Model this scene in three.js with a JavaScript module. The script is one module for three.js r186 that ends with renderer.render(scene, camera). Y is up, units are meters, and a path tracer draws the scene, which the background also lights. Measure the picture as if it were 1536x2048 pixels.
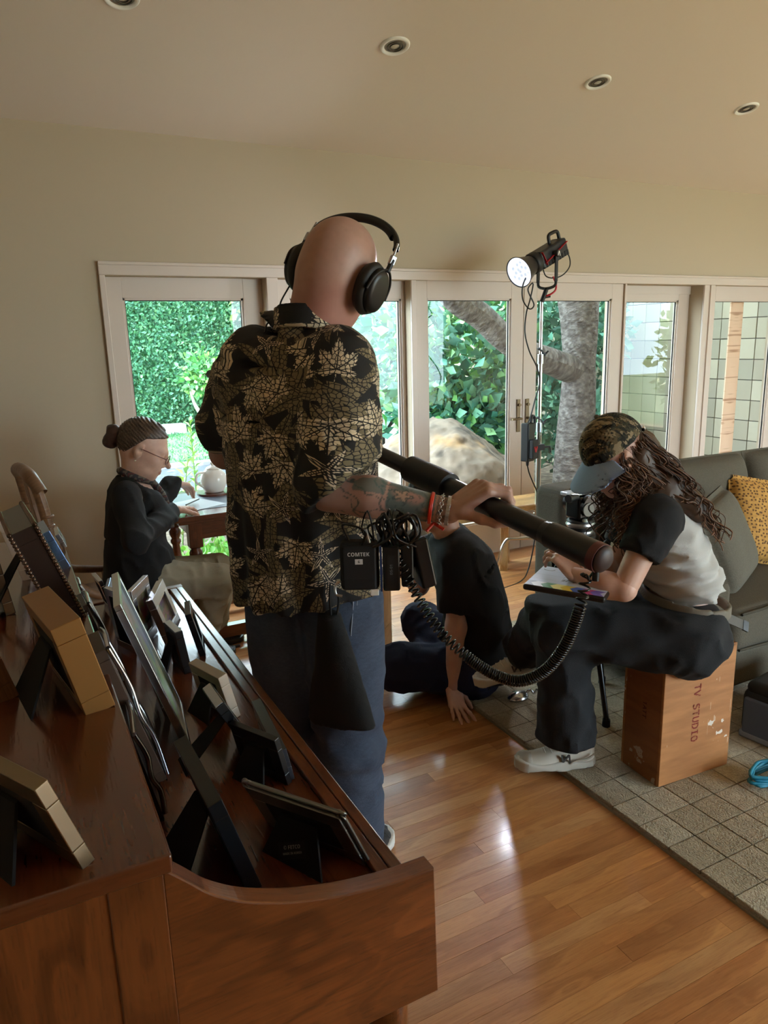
import * as THREE from 'three';
import { mergeGeometries, mergeVertices, toCreasedNormals } from 'three/addons/utils/BufferGeometryUtils.js';
import { RoundedBoxGeometry } from 'three/addons/geometries/RoundedBoxGeometry.js';
import { RectAreaLightUniformsLib } from 'three/addons/lights/RectAreaLightUniformsLib.js';

// ---------- camera, sky, sun, exposure ----------
RectAreaLightUniformsLib.init();
const scene = new THREE.Scene();
const camera = new THREE.PerspectiveCamera(70.24, 0.75, 0.05, 200);
camera.position.set(0, 1.56, 0);
camera.quaternion.setFromRotationMatrix(new THREE.Matrix4().makeBasis(
  new THREE.Vector3(0.88786, -0.02687, 0.459328), new THREE.Vector3(0.126346, 0.974156, -0.187233), new THREE.Vector3(-0.442426, 0.224271, 0.86831)));
const renderer = new THREE.WebGLRenderer({ antialias: true });
renderer.toneMapping = THREE.LinearToneMapping;
renderer.toneMappingExposure = 5.3;
renderer.shadowMap.enabled = true;
scene.background = new THREE.Color().setRGB(2.1, 2.7, 3.05);          // pale open sky above the garden
const sun = new THREE.DirectionalLight(new THREE.Color().setRGB(1, 0.93, 0.78), 6.0);
sun.position.set(9, 24, 8); sun.target.position.set(4, 0, -8);
sun.castShadow = true; sun.shadow.mapSize.set(2048, 2048);
Object.assign(sun.shadow.camera, { left: -18, right: 18, top: 18, bottom: -18, near: 1, far: 70 });
scene.add(sun, sun.target);

// ---------- helpers ----------
let seed = 12345;
const rnd = () => { seed = (seed * 1664525 + 1013904223) >>> 0; return seed / 4294967296; };
const rr = (a, b) => a + (b - a) * rnd();
const lerp = (a, b, t) => a + (b - a) * t, clamp = (x, a = 0, b = 1) => Math.min(b, Math.max(a, x));
const sstep = (a, b, x) => { const t = clamp((x - a) / (b - a)); return t * t * (3 - 2 * t); };
const hash = (x, y, z = 0) => { let h = Math.imul(x | 0, 374761393) ^ Math.imul(y | 0, 668265263) ^ Math.imul(z | 0, 2147483647 ^ 1274126177); h = Math.imul(h ^ (h >>> 13), 1274126177); return ((h ^ (h >>> 16)) >>> 0) / 4294967296; };
function noise2(x, y, px = 0, py = 0) {                   // value noise, optionally periodic
  const xi = Math.floor(x), yi = Math.floor(y), fx = x - xi, fy = y - yi, u = fx * fx * (3 - 2 * fx), v = fy * fy * (3 - 2 * fy);
  const w = (a, p) => p ? ((a % p) + p) % p : a;
  const a = hash(w(xi, px), w(yi, py)), b = hash(w(xi + 1, px), w(yi, py)), c = hash(w(xi, px), w(yi + 1, py)), d = hash(w(xi + 1, px), w(yi + 1, py));
  return lerp(lerp(a, b, u), lerp(c, d, u), v);
}
function noise3(x, y, z) {
  const xi = Math.floor(x), yi = Math.floor(y), zi = Math.floor(z), fx = x - xi, fy = y - yi, fz = z - zi;
  const u = fx * fx * (3 - 2 * fx), v = fy * fy * (3 - 2 * fy), w = fz * fz * (3 - 2 * fz), h = (a, b, c) => hash(xi + a, yi + b, zi + c);
  return lerp(lerp(lerp(h(0, 0, 0), h(1, 0, 0), u), lerp(h(0, 1, 0), h(1, 1, 0), u), v), lerp(lerp(h(0, 0, 1), h(1, 0, 1), u), lerp(h(0, 1, 1), h(1, 1, 1), u), v), w);
}
const fbm2 = (x, y, n = 4, px = 0, py = 0) => { let s = 0, a = 0.5, t = 0; for (let i = 0; i < n; i++) { s += a * noise2(x, y, px, py); t += a; a /= 2; x *= 2; y *= 2; px *= 2; py *= 2; } return s / t; };
const fbm3 = (x, y, z, n = 3) => { let s = 0, a = 0.5, t = 0; for (let i = 0; i < n; i++) { s += a * noise3(x, y, z); t += a; a /= 2; x *= 2; y *= 2; z *= 2; } return s / t; };
function tex(w, h, fn, srgb = true, rx = 1, ry = 1) {     // fn(u, v) -> [r,g,b] 0..1 or a number
  const d = new Uint8Array(w * h * 4);
  for (let j = 0; j < h; j++) for (let i = 0; i < w; i++) {
    const c = fn((i + 0.5) / w, (j + 0.5) / h), k = (j * w + i) * 4;
    if (typeof c === 'number') d[k] = d[k + 1] = d[k + 2] = clamp(c) * 255; else { d[k] = clamp(c[0]) * 255; d[k + 1] = clamp(c[1]) * 255; d[k + 2] = clamp(c[2]) * 255; }
    d[k + 3] = 255;
  }
  const t = new THREE.DataTexture(d, w, h); t.wrapS = t.wrapT = THREE.RepeatWrapping; t.magFilter = THREE.LinearFilter; t.minFilter = THREE.LinearMipmapLinearFilter; t.generateMipmaps = true;
  if (srgb) t.colorSpace = THREE.SRGBColorSpace; t.repeat.set(rx, ry); t.needsUpdate = true; return t;
}
function canvasTex(w, h, draw) {
  const c = document.createElement('canvas'); c.width = w; c.height = h; draw(c.getContext('2d'), w, h);
  const t = new THREE.CanvasTexture(c); t.colorSpace = THREE.SRGBColorSpace; return t;
}
const mixc = (a, b, t) => [lerp(a[0], b[0], t), lerp(a[1], b[1], t), lerp(a[2], b[2], t)];
const mat = (color, roughness = 0.7, o = {}) => new THREE.MeshStandardMaterial({ color, roughness, ...o });
const phys = (o) => new THREE.MeshPhysicalMaterial(o);
const V = (a, b, c) => Array.isArray(a) ? new THREE.Vector3(...a) : new THREE.Vector3(a, b, c);
const used = {};
function numbered(n) { used[n] = (used[n] ?? -1) + 1; return used[n] ? n + '_' + String(used[n]).padStart(3, '0') : n; }
function tag(o, label, category, group, kind) {
  if (label) o.userData.label = label; if (category) o.userData.category = category;
  if (group) o.userData.group = group; if (kind) o.userData.kind = kind; return o;
}
function sh(o) { o.castShadow = true; o.receiveShadow = true; return o; }
function thing(name, label, category, pos = [0, 0, 0], ry = 0, group) {
  const g = new THREE.Group(); g.name = numbered(name); g.position.set(...pos); g.rotation.y = ry; scene.add(g); return tag(g, label, category, group);
}
function part(name, geo, m, parent, label) {
  if (Array.isArray(geo)) geo = geo.length > 1 ? merge(geo) : geo[0];
  const o = sh(new THREE.Mesh(geo, m)); o.name = name; parent.add(o); if (label) o.userData.label = label; return o;
}
function solo(name, geo, m, label, category, group, kind) {
  if (Array.isArray(geo)) geo = geo.length > 1 ? merge(geo) : geo[0];
  const o = sh(new THREE.Mesh(geo, m)); o.name = numbered(name); scene.add(o); return tag(o, label, category, group, kind);
}
function structure(name, geo, m, label, parent) {
  if (Array.isArray(geo)) geo = geo.length > 1 ? merge(geo) : geo[0];
  const o = sh(new THREE.Mesh(geo, m)); o.name = parent ? name : numbered(name); (parent || scene).add(o); if (!parent) { o.userData.kind = 'structure'; if (label) o.userData.label = label; } return o;
}
function sgroup(name, label) { const g = new THREE.Group(); g.name = numbered(name); g.userData.kind = 'structure'; if (label) g.userData.label = label; scene.add(g); return g; }
function merge(list) {
  const c = list.map((g) => { let q = g.index ? g.toNonIndexed() : g.clone(); for (const k of Object.keys(q.attributes)) if (!['position', 'normal', 'uv'].includes(k)) q.deleteAttribute(k); if (!q.attributes.normal) q.computeVertexNormals(); if (!q.attributes.uv) q.setAttribute('uv', new THREE.BufferAttribute(new Float32Array(q.attributes.position.count * 2), 2)); return q; });
  return mergeGeometries(c);
}
// box with uv in metres: a = min corner, b = max corner; uv offset per box; grain axis along the longest side (u)
function bx(x0, y0, z0, x1, y1, z1, r = 0, ou = 0, ov = 0) {
  const w = Math.abs(x1 - x0), h = Math.abs(y1 - y0), d = Math.abs(z1 - z0);
  const g = r ? new RoundedBoxGeometry(w, h, d, 2, Math.min(r, w / 2.01, h / 2.01, d / 2.01)) : new THREE.BoxGeometry(w, h, d);
  boxUV(g, w, h, d, ou, ov); g.translate((x0 + x1) / 2, (y0 + y1) / 2, (z0 + z1) / 2); return g;
}
function boxUV(g, w, h, d, ou = 0, ov = 0, axis) {
  const p = g.attributes.position, n = g.attributes.normal, uv = new Float32Array(p.count * 2);
  axis = axis ?? (w >= h && w >= d ? 0 : h >= d ? 1 : 2);
  for (let i = 0; i < p.count; i++) {
    const P = [p.getX(i), p.getY(i), p.getZ(i)], N = [Math.abs(n.getX(i)), Math.abs(n.getY(i)), Math.abs(n.getZ(i))];
    const k = N[0] > N[1] && N[0] > N[2] ? 0 : N[1] > N[2] ? 1 : 2;
    let a = axis, b = 3 - axis - k; if (k === axis) { a = (axis + 1) % 3; b = (axis + 2) % 3; }
    uv[2 * i] = P[a] + ou; uv[2 * i + 1] = P[b] + ov;
  }
  g.setAttribute('uv', new THREE.BufferAttribute(uv, 2)); return g;
}
const cbox = (w, h, d, r = 0) => bx(-w / 2, -h / 2, -d / 2, w / 2, h / 2, d / 2, r, rnd() * 3, rnd() * 3);
function place(g, pos, rot = [0, 0, 0], order = 'XYZ') { const q = g.clone(); q.applyMatrix4(new THREE.Matrix4().makeRotationFromEuler(new THREE.Euler(...rot, order))); q.translate(...pos); return q; }
// cylinder between two points
function rod(a, b, r0, r1 = r0, seg = 12, caps = true) {
  const A = V(a), B = V(b), d = B.clone().sub(A), L = d.length(), g = new THREE.CylinderGeometry(r1, r0, L, seg, 1, !caps);
  g.applyQuaternion(new THREE.Quaternion().setFromUnitVectors(V(0, 1, 0), d.normalize())); g.translate((A.x + B.x) / 2, (A.y + B.y) / 2, (A.z + B.z) / 2); return g;
}
function tube(pts, r, seg = 40, rs = 8, closed = false) { return new THREE.TubeGeometry(new THREE.CatmullRomCurve3(pts.map((p) => p.isVector3 ? p : V(p)), closed, 'centripetal'), seg, r, rs, closed); }
// box beam between two points, width w across `side`, height h
function beam(a, b, w, h, up = [0, 1, 0], r = 0) {
  const A = V(a), B = V(b), z = B.clone().sub(A), L = z.length(); z.normalize(); const x = new THREE.Vector3().crossVectors(V(up), z).normalize(), y = new THREE.Vector3().crossVectors(z, x);
  const g = cbox(w, h, L, r); g.applyMatrix4(new THREE.Matrix4().makeBasis(x, y, z)); g.translate((A.x + B.x) / 2, (A.y + B.y) / 2, (A.z + B.z) / 2); return g;
}
function lathe(prof, seg = 28) { return new THREE.LatheGeometry(prof.map(([r, y]) => new THREE.Vector2(r, y)), seg); }
function orient(g, pos, zdir, up = [0, 1, 0]) {           // geometry's +z looks along zdir
  const z = V(zdir).normalize(), x = new THREE.Vector3().crossVectors(V(up), z).normalize(), y = new THREE.Vector3().crossVectors(z, x);
  const q = g.clone(); q.applyMatrix4(new THREE.Matrix4().makeBasis(x, y, z)); q.translate(...pos); return q;
}
function extrude(pts, depth, bevel = 0) {                 // pts [[x,y]..] or a Shape, extruded along +z
  const s = pts instanceof THREE.Shape ? pts : new THREE.Shape(pts.map(([x, y]) => new THREE.Vector2(x, y)));
  return new THREE.ExtrudeGeometry(s, { depth, bevelEnabled: bevel > 0, bevelSize: bevel, bevelThickness: bevel, bevelSegments: 2, curveSegments: 16 });
}
// naive surface nets of a signed distance field on a grid
function nets(sdf, lo, hi, h) {
  const n = [0, 1, 2].map((k) => Math.ceil((hi[k] - lo[k]) / h) + 1), [nx, ny, nz] = n, f = new Float32Array(nx * ny * nz);
  for (let k = 0, q = 0; k < nz; k++) for (let j = 0; j < ny; j++) for (let i = 0; i < nx; i++, q++) f[q] = sdf(lo[0] + i * h, lo[1] + j * h, lo[2] + k * h);
  const id = new Int32Array(nx * ny * nz).fill(-1), pos = [], ind = [], at = (i, j, k) => i + nx * (j + ny * k);
  const E = [[0, 1], [2, 3], [4, 5], [6, 7], [0, 2], [1, 3], [4, 6], [5, 7], [0, 4], [1, 5], [2, 6], [3, 7]];
  const v = new Float32Array(8);
  for (let k = 0; k < nz - 1; k++) for (let j = 0; j < ny - 1; j++) for (let i = 0; i < nx - 1; i++) {
    let m = 0; for (let c = 0; c < 8; c++) { v[c] = f[at(i + (c & 1), j + (c >> 1 & 1), k + (c >> 2))]; if (v[c] < 0) m |= 1 << c; }
    if (m === 0 || m === 255) continue;
    let x = 0, y = 0, z = 0, s = 0;
    for (const [a, b] of E) { if ((v[a] < 0) === (v[b] < 0)) continue; const t = v[a] / (v[a] - v[b]); x += lerp(a & 1, b & 1, t); y += lerp(a >> 1 & 1, b >> 1 & 1, t); z += lerp(a >> 2, b >> 2, t); s++; }
    id[at(i, j, k)] = pos.length / 3; pos.push(lo[0] + (i + x / s) * h, lo[1] + (j + y / s) * h, lo[2] + (k + z / s) * h);
  }
  for (let k = 1; k < nz - 1; k++) for (let j = 1; j < ny - 1; j++) for (let i = 1; i < nx - 1; i++) {
    const a = f[at(i, j, k)] < 0;
    const quad = (p, q, r, s, flip) => { if (p < 0 || q < 0 || r < 0 || s < 0) return; flip ? ind.push(p, r, q, p, s, r) : ind.push(p, q, r, p, r, s); };
    if (a !== f[at(i + 1, j, k)] < 0) quad(id[at(i, j - 1, k - 1)], id[at(i, j, k - 1)], id[at(i, j, k)], id[at(i, j - 1, k)], !a);
    if (a !== f[at(i, j + 1, k)] < 0) quad(id[at(i - 1, j, k - 1)], id[at(i - 1, j, k)], id[at(i, j, k)], id[at(i, j, k - 1)], !a);
    if (a !== f[at(i, j, k + 1)] < 0) quad(id[at(i - 1, j - 1, k)], id[at(i, j - 1, k)], id[at(i, j, k)], id[at(i - 1, j, k)], !a);
  }
  const g = new THREE.BufferGeometry(); g.setAttribute('position', new THREE.Float32BufferAttribute(pos, 3)); g.setIndex(ind); g.computeVertexNormals(); return g;
}
// distance to a tapered capsule, smooth union
function cap(px, py, pz, a, b, ra, rb) {
  const bx = b[0] - a[0], by = b[1] - a[1], bz = b[2] - a[2], qx = px - a[0], qy = py - a[1], qz = pz - a[2];
  const t = clamp((qx * bx + qy * by + qz * bz) / (bx * bx + by * by + bz * bz + 1e-9)), x = qx - bx * t, y = qy - by * t, z = qz - bz * t;
  return Math.sqrt(x * x + y * y + z * z) - (ra + (rb - ra) * t);
}
const smin = (a, b, k) => { const h = Math.max(k - Math.abs(a - b), 0) / k; return Math.min(a, b) - h * h * k * 0.25; };
const smax = (a, b, k) => -smin(-a, -b, k);
// ellipsoid with own axes: c centre, X,Y,Z unit axes (arrays), r radii
function ell(px, py, pz, c, ax, r) {
  const d = [px - c[0], py - c[1], pz - c[2]], x = (d[0] * ax[0][0] + d[1] * ax[0][1] + d[2] * ax[0][2]) / r[0], y = (d[0] * ax[1][0] + d[1] * ax[1][1] + d[2] * ax[1][2]) / r[1], z = (d[0] * ax[2][0] + d[1] * ax[2][1] + d[2] * ax[2][2]) / r[2];
  const k0 = Math.sqrt(x * x + y * y + z * z), k1 = Math.sqrt((x / r[0]) ** 2 + (y / r[1]) ** 2 + (z / r[2]) ** 2); return k1 < 1e-9 ? -Math.min(...r) : k0 * (k0 - 1) / k1;
}
function frame(f, up = [0, 1, 0]) {                        // axes [right, up, forward] of a frame that looks along f
  const z = V(f).normalize(), x = new THREE.Vector3().crossVectors(V(up), z).normalize(), y = new THREE.Vector3().crossVectors(z, x); return [x.toArray(), y.toArray(), z.toArray()];
}
const inFrame = (c, ax, x, y, z) => [0, 1, 2].map((k) => c[k] + ax[0][k] * x + ax[1][k] * y + ax[2][k] * z);
function bounds(pts, pad) { const lo = [9, 9, 9], hi = [-9, -9, -9]; for (const p of pts) for (let k = 0; k < 3; k++) { lo[k] = Math.min(lo[k], p[k] - pad); hi[k] = Math.max(hi[k], p[k] + pad); } return [lo, hi]; }
function faceUV(g, pick) { // uv per triangle: pick(centroid) gives the mapping of that triangle
  const q = g.toNonIndexed(), p = q.attributes.position, uv = new Float32Array(p.count * 2);
  for (let i = 0; i < p.count; i += 3) { const c = [0, 1, 2].map((k) => (p.array[3 * i + k] + p.array[3 * i + 3 + k] + p.array[3 * i + 6 + k]) / 3), fn = pick(...c); for (let j = 0; j < 3; j++) { const t = fn(p.getX(i + j), p.getY(i + j), p.getZ(i + j)); uv[2 * (i + j)] = t[0]; uv[2 * (i + j) + 1] = t[1]; } }
  q.setAttribute('uv', new THREE.BufferAttribute(uv, 2)); return q;
}
function vcol(g, fn) { const p = g.attributes.position, n = g.attributes.normal, c = new Float32Array(p.count * 3); for (let i = 0; i < p.count; i++) { const q = fn(p.getX(i), p.getY(i), p.getZ(i), n.getX(i), n.getY(i), n.getZ(i)); c[3 * i] = q[0]; c[3 * i + 1] = q[1]; c[3 * i + 2] = q[2]; } g.setAttribute('color', new THREE.BufferAttribute(c, 3)); return g; }
function vuv(g, fn) { const p = g.attributes.position, c = new Float32Array(p.count * 2); for (let i = 0; i < p.count; i++) { const q = fn(p.getX(i), p.getY(i), p.getZ(i)); c[2 * i] = q[0]; c[2 * i + 1] = q[1]; } g.setAttribute('uv', new THREE.BufferAttribute(c, 2)); return g; }

// ---------- materials ----------
function wood(base, dark, { su = 1.2, sv = 0.5, rough = 0.4, coat = 0, stripes = 26, ringy = 1, w = 400, h = 400, bump = 0.0004, vary = 0.25 } = {}) {
  const memo = new Map(), f = (u, v) => { const key = Math.floor(v * h) * w + Math.floor(u * w); let q = memo.get(key); if (!q) memo.set(key, q = f0(u, v)); return q; };
  const f0 = (u, v) => {
    const X = u * 4, Y = v * stripes, warp = fbm2(u * 6, v * 8, 3, 6, 8) * 2.2 * ringy;
    const ring = fbm2(X * 1, Y + warp * 3, 3, 4, stripes), fine = noise2(u * 24, v * 220, 24, 220), pore = noise2(u * 40, v * 330, 40, 330);
    return { t: clamp(ring * 1.5 - 0.35), fine, pore: pore > 0.8 ? 1 : 0, big: fbm2(u * 3, v * 4, 2, 3, 4) };
  };
  const map = tex(w, h, (u, v) => { const q = f(u, v); let c = mixc(base, dark, clamp(q.t * 0.75 + (q.fine - 0.5) * 0.3 + q.pore * 0.22)); const k = 1 + (q.big - 0.5) * vary; return c.map((x) => x * k); }, true, 1 / su, 1 / sv);
  const bm = tex(w, h, (u, v) => { const q = f(u, v); return 0.7 - q.pore * 0.35 - q.fine * 0.2; }, false, 1 / su, 1 / sv);
  const m = phys({ map, bumpMap: bm, bumpScale: bump, roughness: rough, clearcoat: coat, clearcoatRoughness: 0.12 });
  return m;
}
const s255 = (r, g, b) => [r / 255, g / 255, b / 255];
const tinted = (m, c) => { const k = m.clone(); k.color = new THREE.Color(c); return k; };
const plaster = (color, amp = 0.00025) => mat(color, 0.85, { bumpMap: tex(256, 256, (u, v) => fbm2(u * 40, v * 40, 3, 40, 40), false, 1.5, 1.5), bumpScale: amp });
const M = {};
M.wall = plaster('#b3a28a'); M.ceil = plaster('#d8cbbd'); M.trim = mat('#c6b5a6', 0.45);
M.glass = phys({ color: '#ffffff', roughness: 0.0, transmission: 1, thickness: 0, ior: 1.45, specularIntensity: 1 });
M.oak = wood(s255(208, 154, 100), s255(166, 110, 64), { su: 1.3, sv: 0.45, rough: 0.38, coat: 0.22, stripes: 22, vary: 0.2 });
M.oaks = ['#ffffff', '#f8efe4', '#f0e2d2', '#fff4e4', '#e6d3c0'].map((c) => tinted(M.oak, c));
M.mahog = wood(s255(122, 68, 32), s255(74, 38, 17), { su: 1.1, sv: 0.55, rough: 0.28, coat: 0.5, stripes: 12, ringy: 1.8, vary: 0.35 });
M.mahogTop = wood(s255(100, 54, 30), s255(72, 35, 19), { su: 1.3, sv: 0.6, rough: 0.18, coat: 0.6, stripes: 16, vary: 0.15 });
M.cherry = wood(s255(126, 66, 36), s255(80, 38, 18), { su: 1, sv: 0.4, rough: 0.25, coat: 0.6, stripes: 14 });
M.walnut = wood(s255(128, 92, 62), s255(84, 56, 34), { su: 1, sv: 0.4, rough: 0.45, coat: 0.2, stripes: 14 });
M.birch = wood(s255(222, 190, 148), s255(190, 150, 108), { su: 1, sv: 0.5, rough: 0.6, stripes: 10, vary: 0.12 });
M.honey = wood(s255(206, 164, 108), s255(160, 112, 62), { su: 1.2, sv: 0.4, rough: 0.35, coat: 0.3, stripes: 9, ringy: 2.2 });
M.black = mat('#0b0b0d', 0.5); M.matteBlack = mat('#0d0d0f', 0.85); M.gloss = mat('#0a0a0c', 0.22); M.rubber = mat('#111114', 0.4);
M.chrome = mat('#d8d8d8', 0.12, { metalness: 1 }); M.steel = mat('#b9bcc0', 0.3, { metalness: 1 }); M.silver = mat('#c9ccd2', 0.24, { metalness: 1 });
M.pewter = mat('#8a8a88', 0.38, { metalness: 1 }); M.brass = mat('#75634a', 0.4, { metalness: 0.8 }); M.goldf = mat('#a87c40', 0.42, { metalness: 0.6 });
M.velvet = mat('#08080a', 0.95); M.red = mat('#b3121c', 0.4); M.white = mat('#e8e6e0', 0.5);

// ---------- the room ----------
const ZW = -4.35, XL = -1.0, XR = 7.6, ZF = 2.6, CY = 2.70, CS = 0.2, ZRIDGE = -0.8;
const ceilY = (z) => z < ZRIDGE ? CY + CS * (z - ZW) : CY + CS * (ZRIDGE - ZW) - CS * (z - ZRIDGE) * 0.6;
// floor: strip oak boards along x
{
  const fl = sgroup('floor', 'strip oak floor of narrow honey coloured boards');
  structure('subfloor', bx(XL, -0.12, ZW - 0.15, XR, -0.012, ZF), mat('#3a2412', 0.9), null, fl);
  const W = 0.058, far = [], seen = [];
  let row = 0;
  for (let z = ZF - W / 2; z > ZW; z -= W, row++) {
    let x = XL - rr(0, 0.8);
    while (x < XR) {
      const L = rr(0.45, 1.5), x0 = Math.max(XL, x), x1 = Math.min(XR, x + L);
      if (x1 - x0 > 0.02) {
        const g = bx(x0, -0.012, z - W / 2 + 0.0004, x1 - 0.0007, rr(-0.0003, 0.0003), z + W / 2 - 0.0004, 0, rr(0, 4), rr(0, 4));
        const inView = x1 > 0.42 && x0 < 1.9 && z < -0.55 && z > -3.4 || x1 > 1.9 && x0 < 3.4 && z < -2.9 && z > -4.3 || x1 > 0.5 && x0 < 1.6 && z <= -3.4;
        (inView ? seen : far).push([g, Math.floor(rnd() * 5), z]);
      }
      x += L;
    }
  }
  seen.sort((a, b) => b[2] - a[2]);
  seen.slice(0, 300).forEach(([g, k], i) => { structure(i ? 'board_' + String(i).padStart(3, '0') : 'board', g, M.oaks[k], null, fl); });
  const rest = far.concat(seen.slice(300));
  for (let k = 0; k < 5; k++) { const o = structure('boards_beyond' + (k ? '_00' + k : ''), rest.filter((q) => q[1] === k).map((q) => q[0]), M.oaks[k], null, fl); o.userData.kind = 'stuff'; }
}
// window wall with openings
const OPEN = [[0.56, 1.465], [1.537, 2.452], [2.492, 4.35], [4.37, 5.225], [5.352, 6.35]], YH = 1.965;
{
  const s = new THREE.Shape([[XL - 0.15, -0.1], [XR + 0.15, -0.1], [XR + 0.15, CY + 0.15], [XL - 0.15, CY + 0.15]].map(([x, y]) => V(x, y, 0)));
  for (const [a, b] of OPEN) s.holes.push(new THREE.Path([[a, 0.0], [b, 0.0], [b, YH], [a, YH]].map(([x, y]) => V(x, y, 0))));
  const g = extrude(s, 0.2); g.translate(0, 0, ZW - 0.2); structure('wall_back', g, M.wall, 'long beige wall above and beside the glazed doors');
}
function wallWithHoles(name, len, h0, h1, holes, m, label) { // in xy, extruded .2
  const s = new THREE.Shape([[0, -0.1], [len, -0.1], [len, h1], ...(h1 !== h0 ? [] : []), [0, h0]].map(([x, y]) => V(x, y, 0)));
  for (const [a, b, c, d] of holes) s.holes.push(new THREE.Path([[a, c], [b, c], [b, d], [a, d]].map(([x, y]) => V(x, y, 0))));
  return extrude(s, 0.2);
}
{
  const H = 3.7, L = ZF - ZW;
  let g = wallWithHoles('l', L + 0.4, H, H, [], M.wall); g.rotateY(-Math.PI / 2); g.translate(XL, 0, ZW - 0.2); structure('wall_left', g, M.wall, 'plain beige wall on the cabinet side');
  g = wallWithHoles('r', L + 0.4, H, H, [[2.2, 3.5, 0.4, 2.1]], M.wall); g.rotateY(-Math.PI / 2); g.translate(XR + 0.2, 0, ZW - 0.2); structure('wall_right', g, M.wall, 'beige wall beyond the sofa');
  g = wallWithHoles('f', XR - XL + 0.4, H, H, [[4.5, 8.4, 0.15, 2.5]], M.wall); g.translate(XL - 0.2, 0, ZF); structure('wall_front', g, M.wall, 'beige wall behind the viewer');
  const cs = new THREE.Shape([[ZW - 0.6, ceilY(ZW - 0.6)], [ZRIDGE, ceilY(ZRIDGE)], [ZF + 0.2, ceilY(ZF + 0.2)], [ZF + 0.2, 4.2], [ZW - 0.6, 4.2]].map(([x, y]) => V(x, y, 0)));
  // recessed cans are cut as round wells below
  const roof = extrude(cs, XR - XL + 0.4); roof.rotateY(-Math.PI / 2); roof.translate(XR + 0.2, 0, 0);
  structure('ceiling', roof, M.ceil, 'sloping off-white plaster ceiling');
}
// trim: header casing, side casing, mullion faces, baseboard, sill
{
  const t = M.trim;
  structure('trim_1', [bx(0.529, 1.965, ZW, XR, 2.029, ZW + 0.022, 0.004), bx(0.529, 2.018, ZW, XR, 2.036, ZW + 0.03, 0.004)], t, 'long painted head casing over the glazed doors');
  structure('trim_2', [bx(0.529, 0, ZW, 0.56, 1.965, ZW + 0.022, 0.004)], t, 'painted side casing of the first window');
  structure('trim_3', [bx(1.465, 0, ZW, 1.537, 1.965, ZW + 0.02, 0.004)], t, 'painted mullion between the first two windows');
  structure('trim_4', [bx(2.452, 0, ZW, 2.492, 1.965, ZW + 0.02, 0.004)], t, 'painted post left of the double doors');
  structure('trim_5', [bx(4.35, 0, ZW, 4.37, 1.965, ZW + 0.012, 0.003)], t, 'thin painted post right of the double doors');
  structure('trim_6', [bx(5.225, 0, ZW, 5.262, 1.965, ZW + 0.02, 0.004), bx(5.3, 0, ZW, 5.352, 1.965, ZW + 0.02, 0.004), bx(5.262, 0, ZW, 5.3, 1.965, ZW + 0.008)], t, 'fluted painted post between the last two windows');
  structure('baseboard_back', [bx(XL, 0, ZW, 0.529, 0.09, ZW + 0.014, 0.004)], t, 'painted baseboard left of the windows');
}
// glazed units: stiles, rails and panes
function glazed(n, label, x0, x1, gx0, gx1, zf, depth = 0.045, gy0 = 0.24, gy1 = 1.852, y1 = YH) {
  const w = sgroup('window_' + n, label), t = M.trim, z0 = zf - depth;
  structure('stile', bx(x0, 0.0, z0, gx0, y1, zf, 0.004), t, null, w); structure('stile', bx(gx1, 0.0, z0, x1, y1, zf, 0.004), t, null, w);
  structure('rail', bx(gx0, gy1, z0, gx1, y1, zf - 0.001), t, null, w); structure('rail', bx(gx0, 0.0, z0, gx1, gy0, zf - 0.001), t, null, w);
  const b = 0.012, zb = zf - 0.012;                                    // glazing beads step back to the glass
  structure('glazing_bead', [bx(gx0, gy0, z0 + 0.004, gx0 + b, gy1, zb), bx(gx1 - b, gy0, z0 + 0.004, gx1, gy1, zb), bx(gx0, gy1 - b, z0 + 0.004, gx1, gy1, zb), bx(gx0, gy0, z0 + 0.004, gx1, gy0 + b, zb)], t, null, w);
  structure('gasket', [bx(gx0 + b, gy0 + b, z0 + 0.016, gx0 + b + 0.004, gy1 - b, zb - 0.008), bx(gx1 - b - 0.004, gy0 + b, z0 + 0.016, gx1 - b, gy1 - b, zb - 0.008), bx(gx0 + b, gy1 - b - 0.004, z0 + 0.016, gx1 - b, gy1 - b, zb - 0.008)], M.matteBlack, null, w);
  const p = new THREE.PlaneGeometry(gx1 - gx0 - b, gy1 - gy0 - b); p.translate((gx0 + gx1) / 2, (gy0 + gy1) / 2, z0 + 0.02); structure('pane', p, M.glass, null, w);
  return w;
}
glazed(1, 'first glazed door looking out on the hedge and lawn', 0.56, 1.465, 0.652, 1.345, ZW - 0.07);
glazed(2, 'second glazed door half hidden behind the standing man', 1.537, 2.452, 1.64, 2.425, ZW - 0.07, 0.045, 0.24, 1.852);
const doors = [glazed(3, 'left leaf of the double doors in front of the boulder', 2.492, 3.39, 2.586, 3.281, ZW - 0.004), glazed(4, 'right leaf of the double doors behind the light stand', 3.394, 4.348, 3.509, 4.232, ZW - 0.004)];
glazed(5, 'narrow glazed door showing the tan block wall', 4.37, 5.225, 4.44, 5.1, ZW - 0.13);
glazed(6, 'last glazed door at the right edge', 5.352, 6.35, 5.46, 6.25, ZW - 0.06);
structure('trim_7', [bx(4.37, 1.9, ZW - 0.128, 5.225, YH, ZW - 0.12), bx(XL, 2.2, ZW - 0.001, XL + 0.01, 2.21, ZW)], M.trim, 'reveal over the narrow glazed door');
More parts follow.
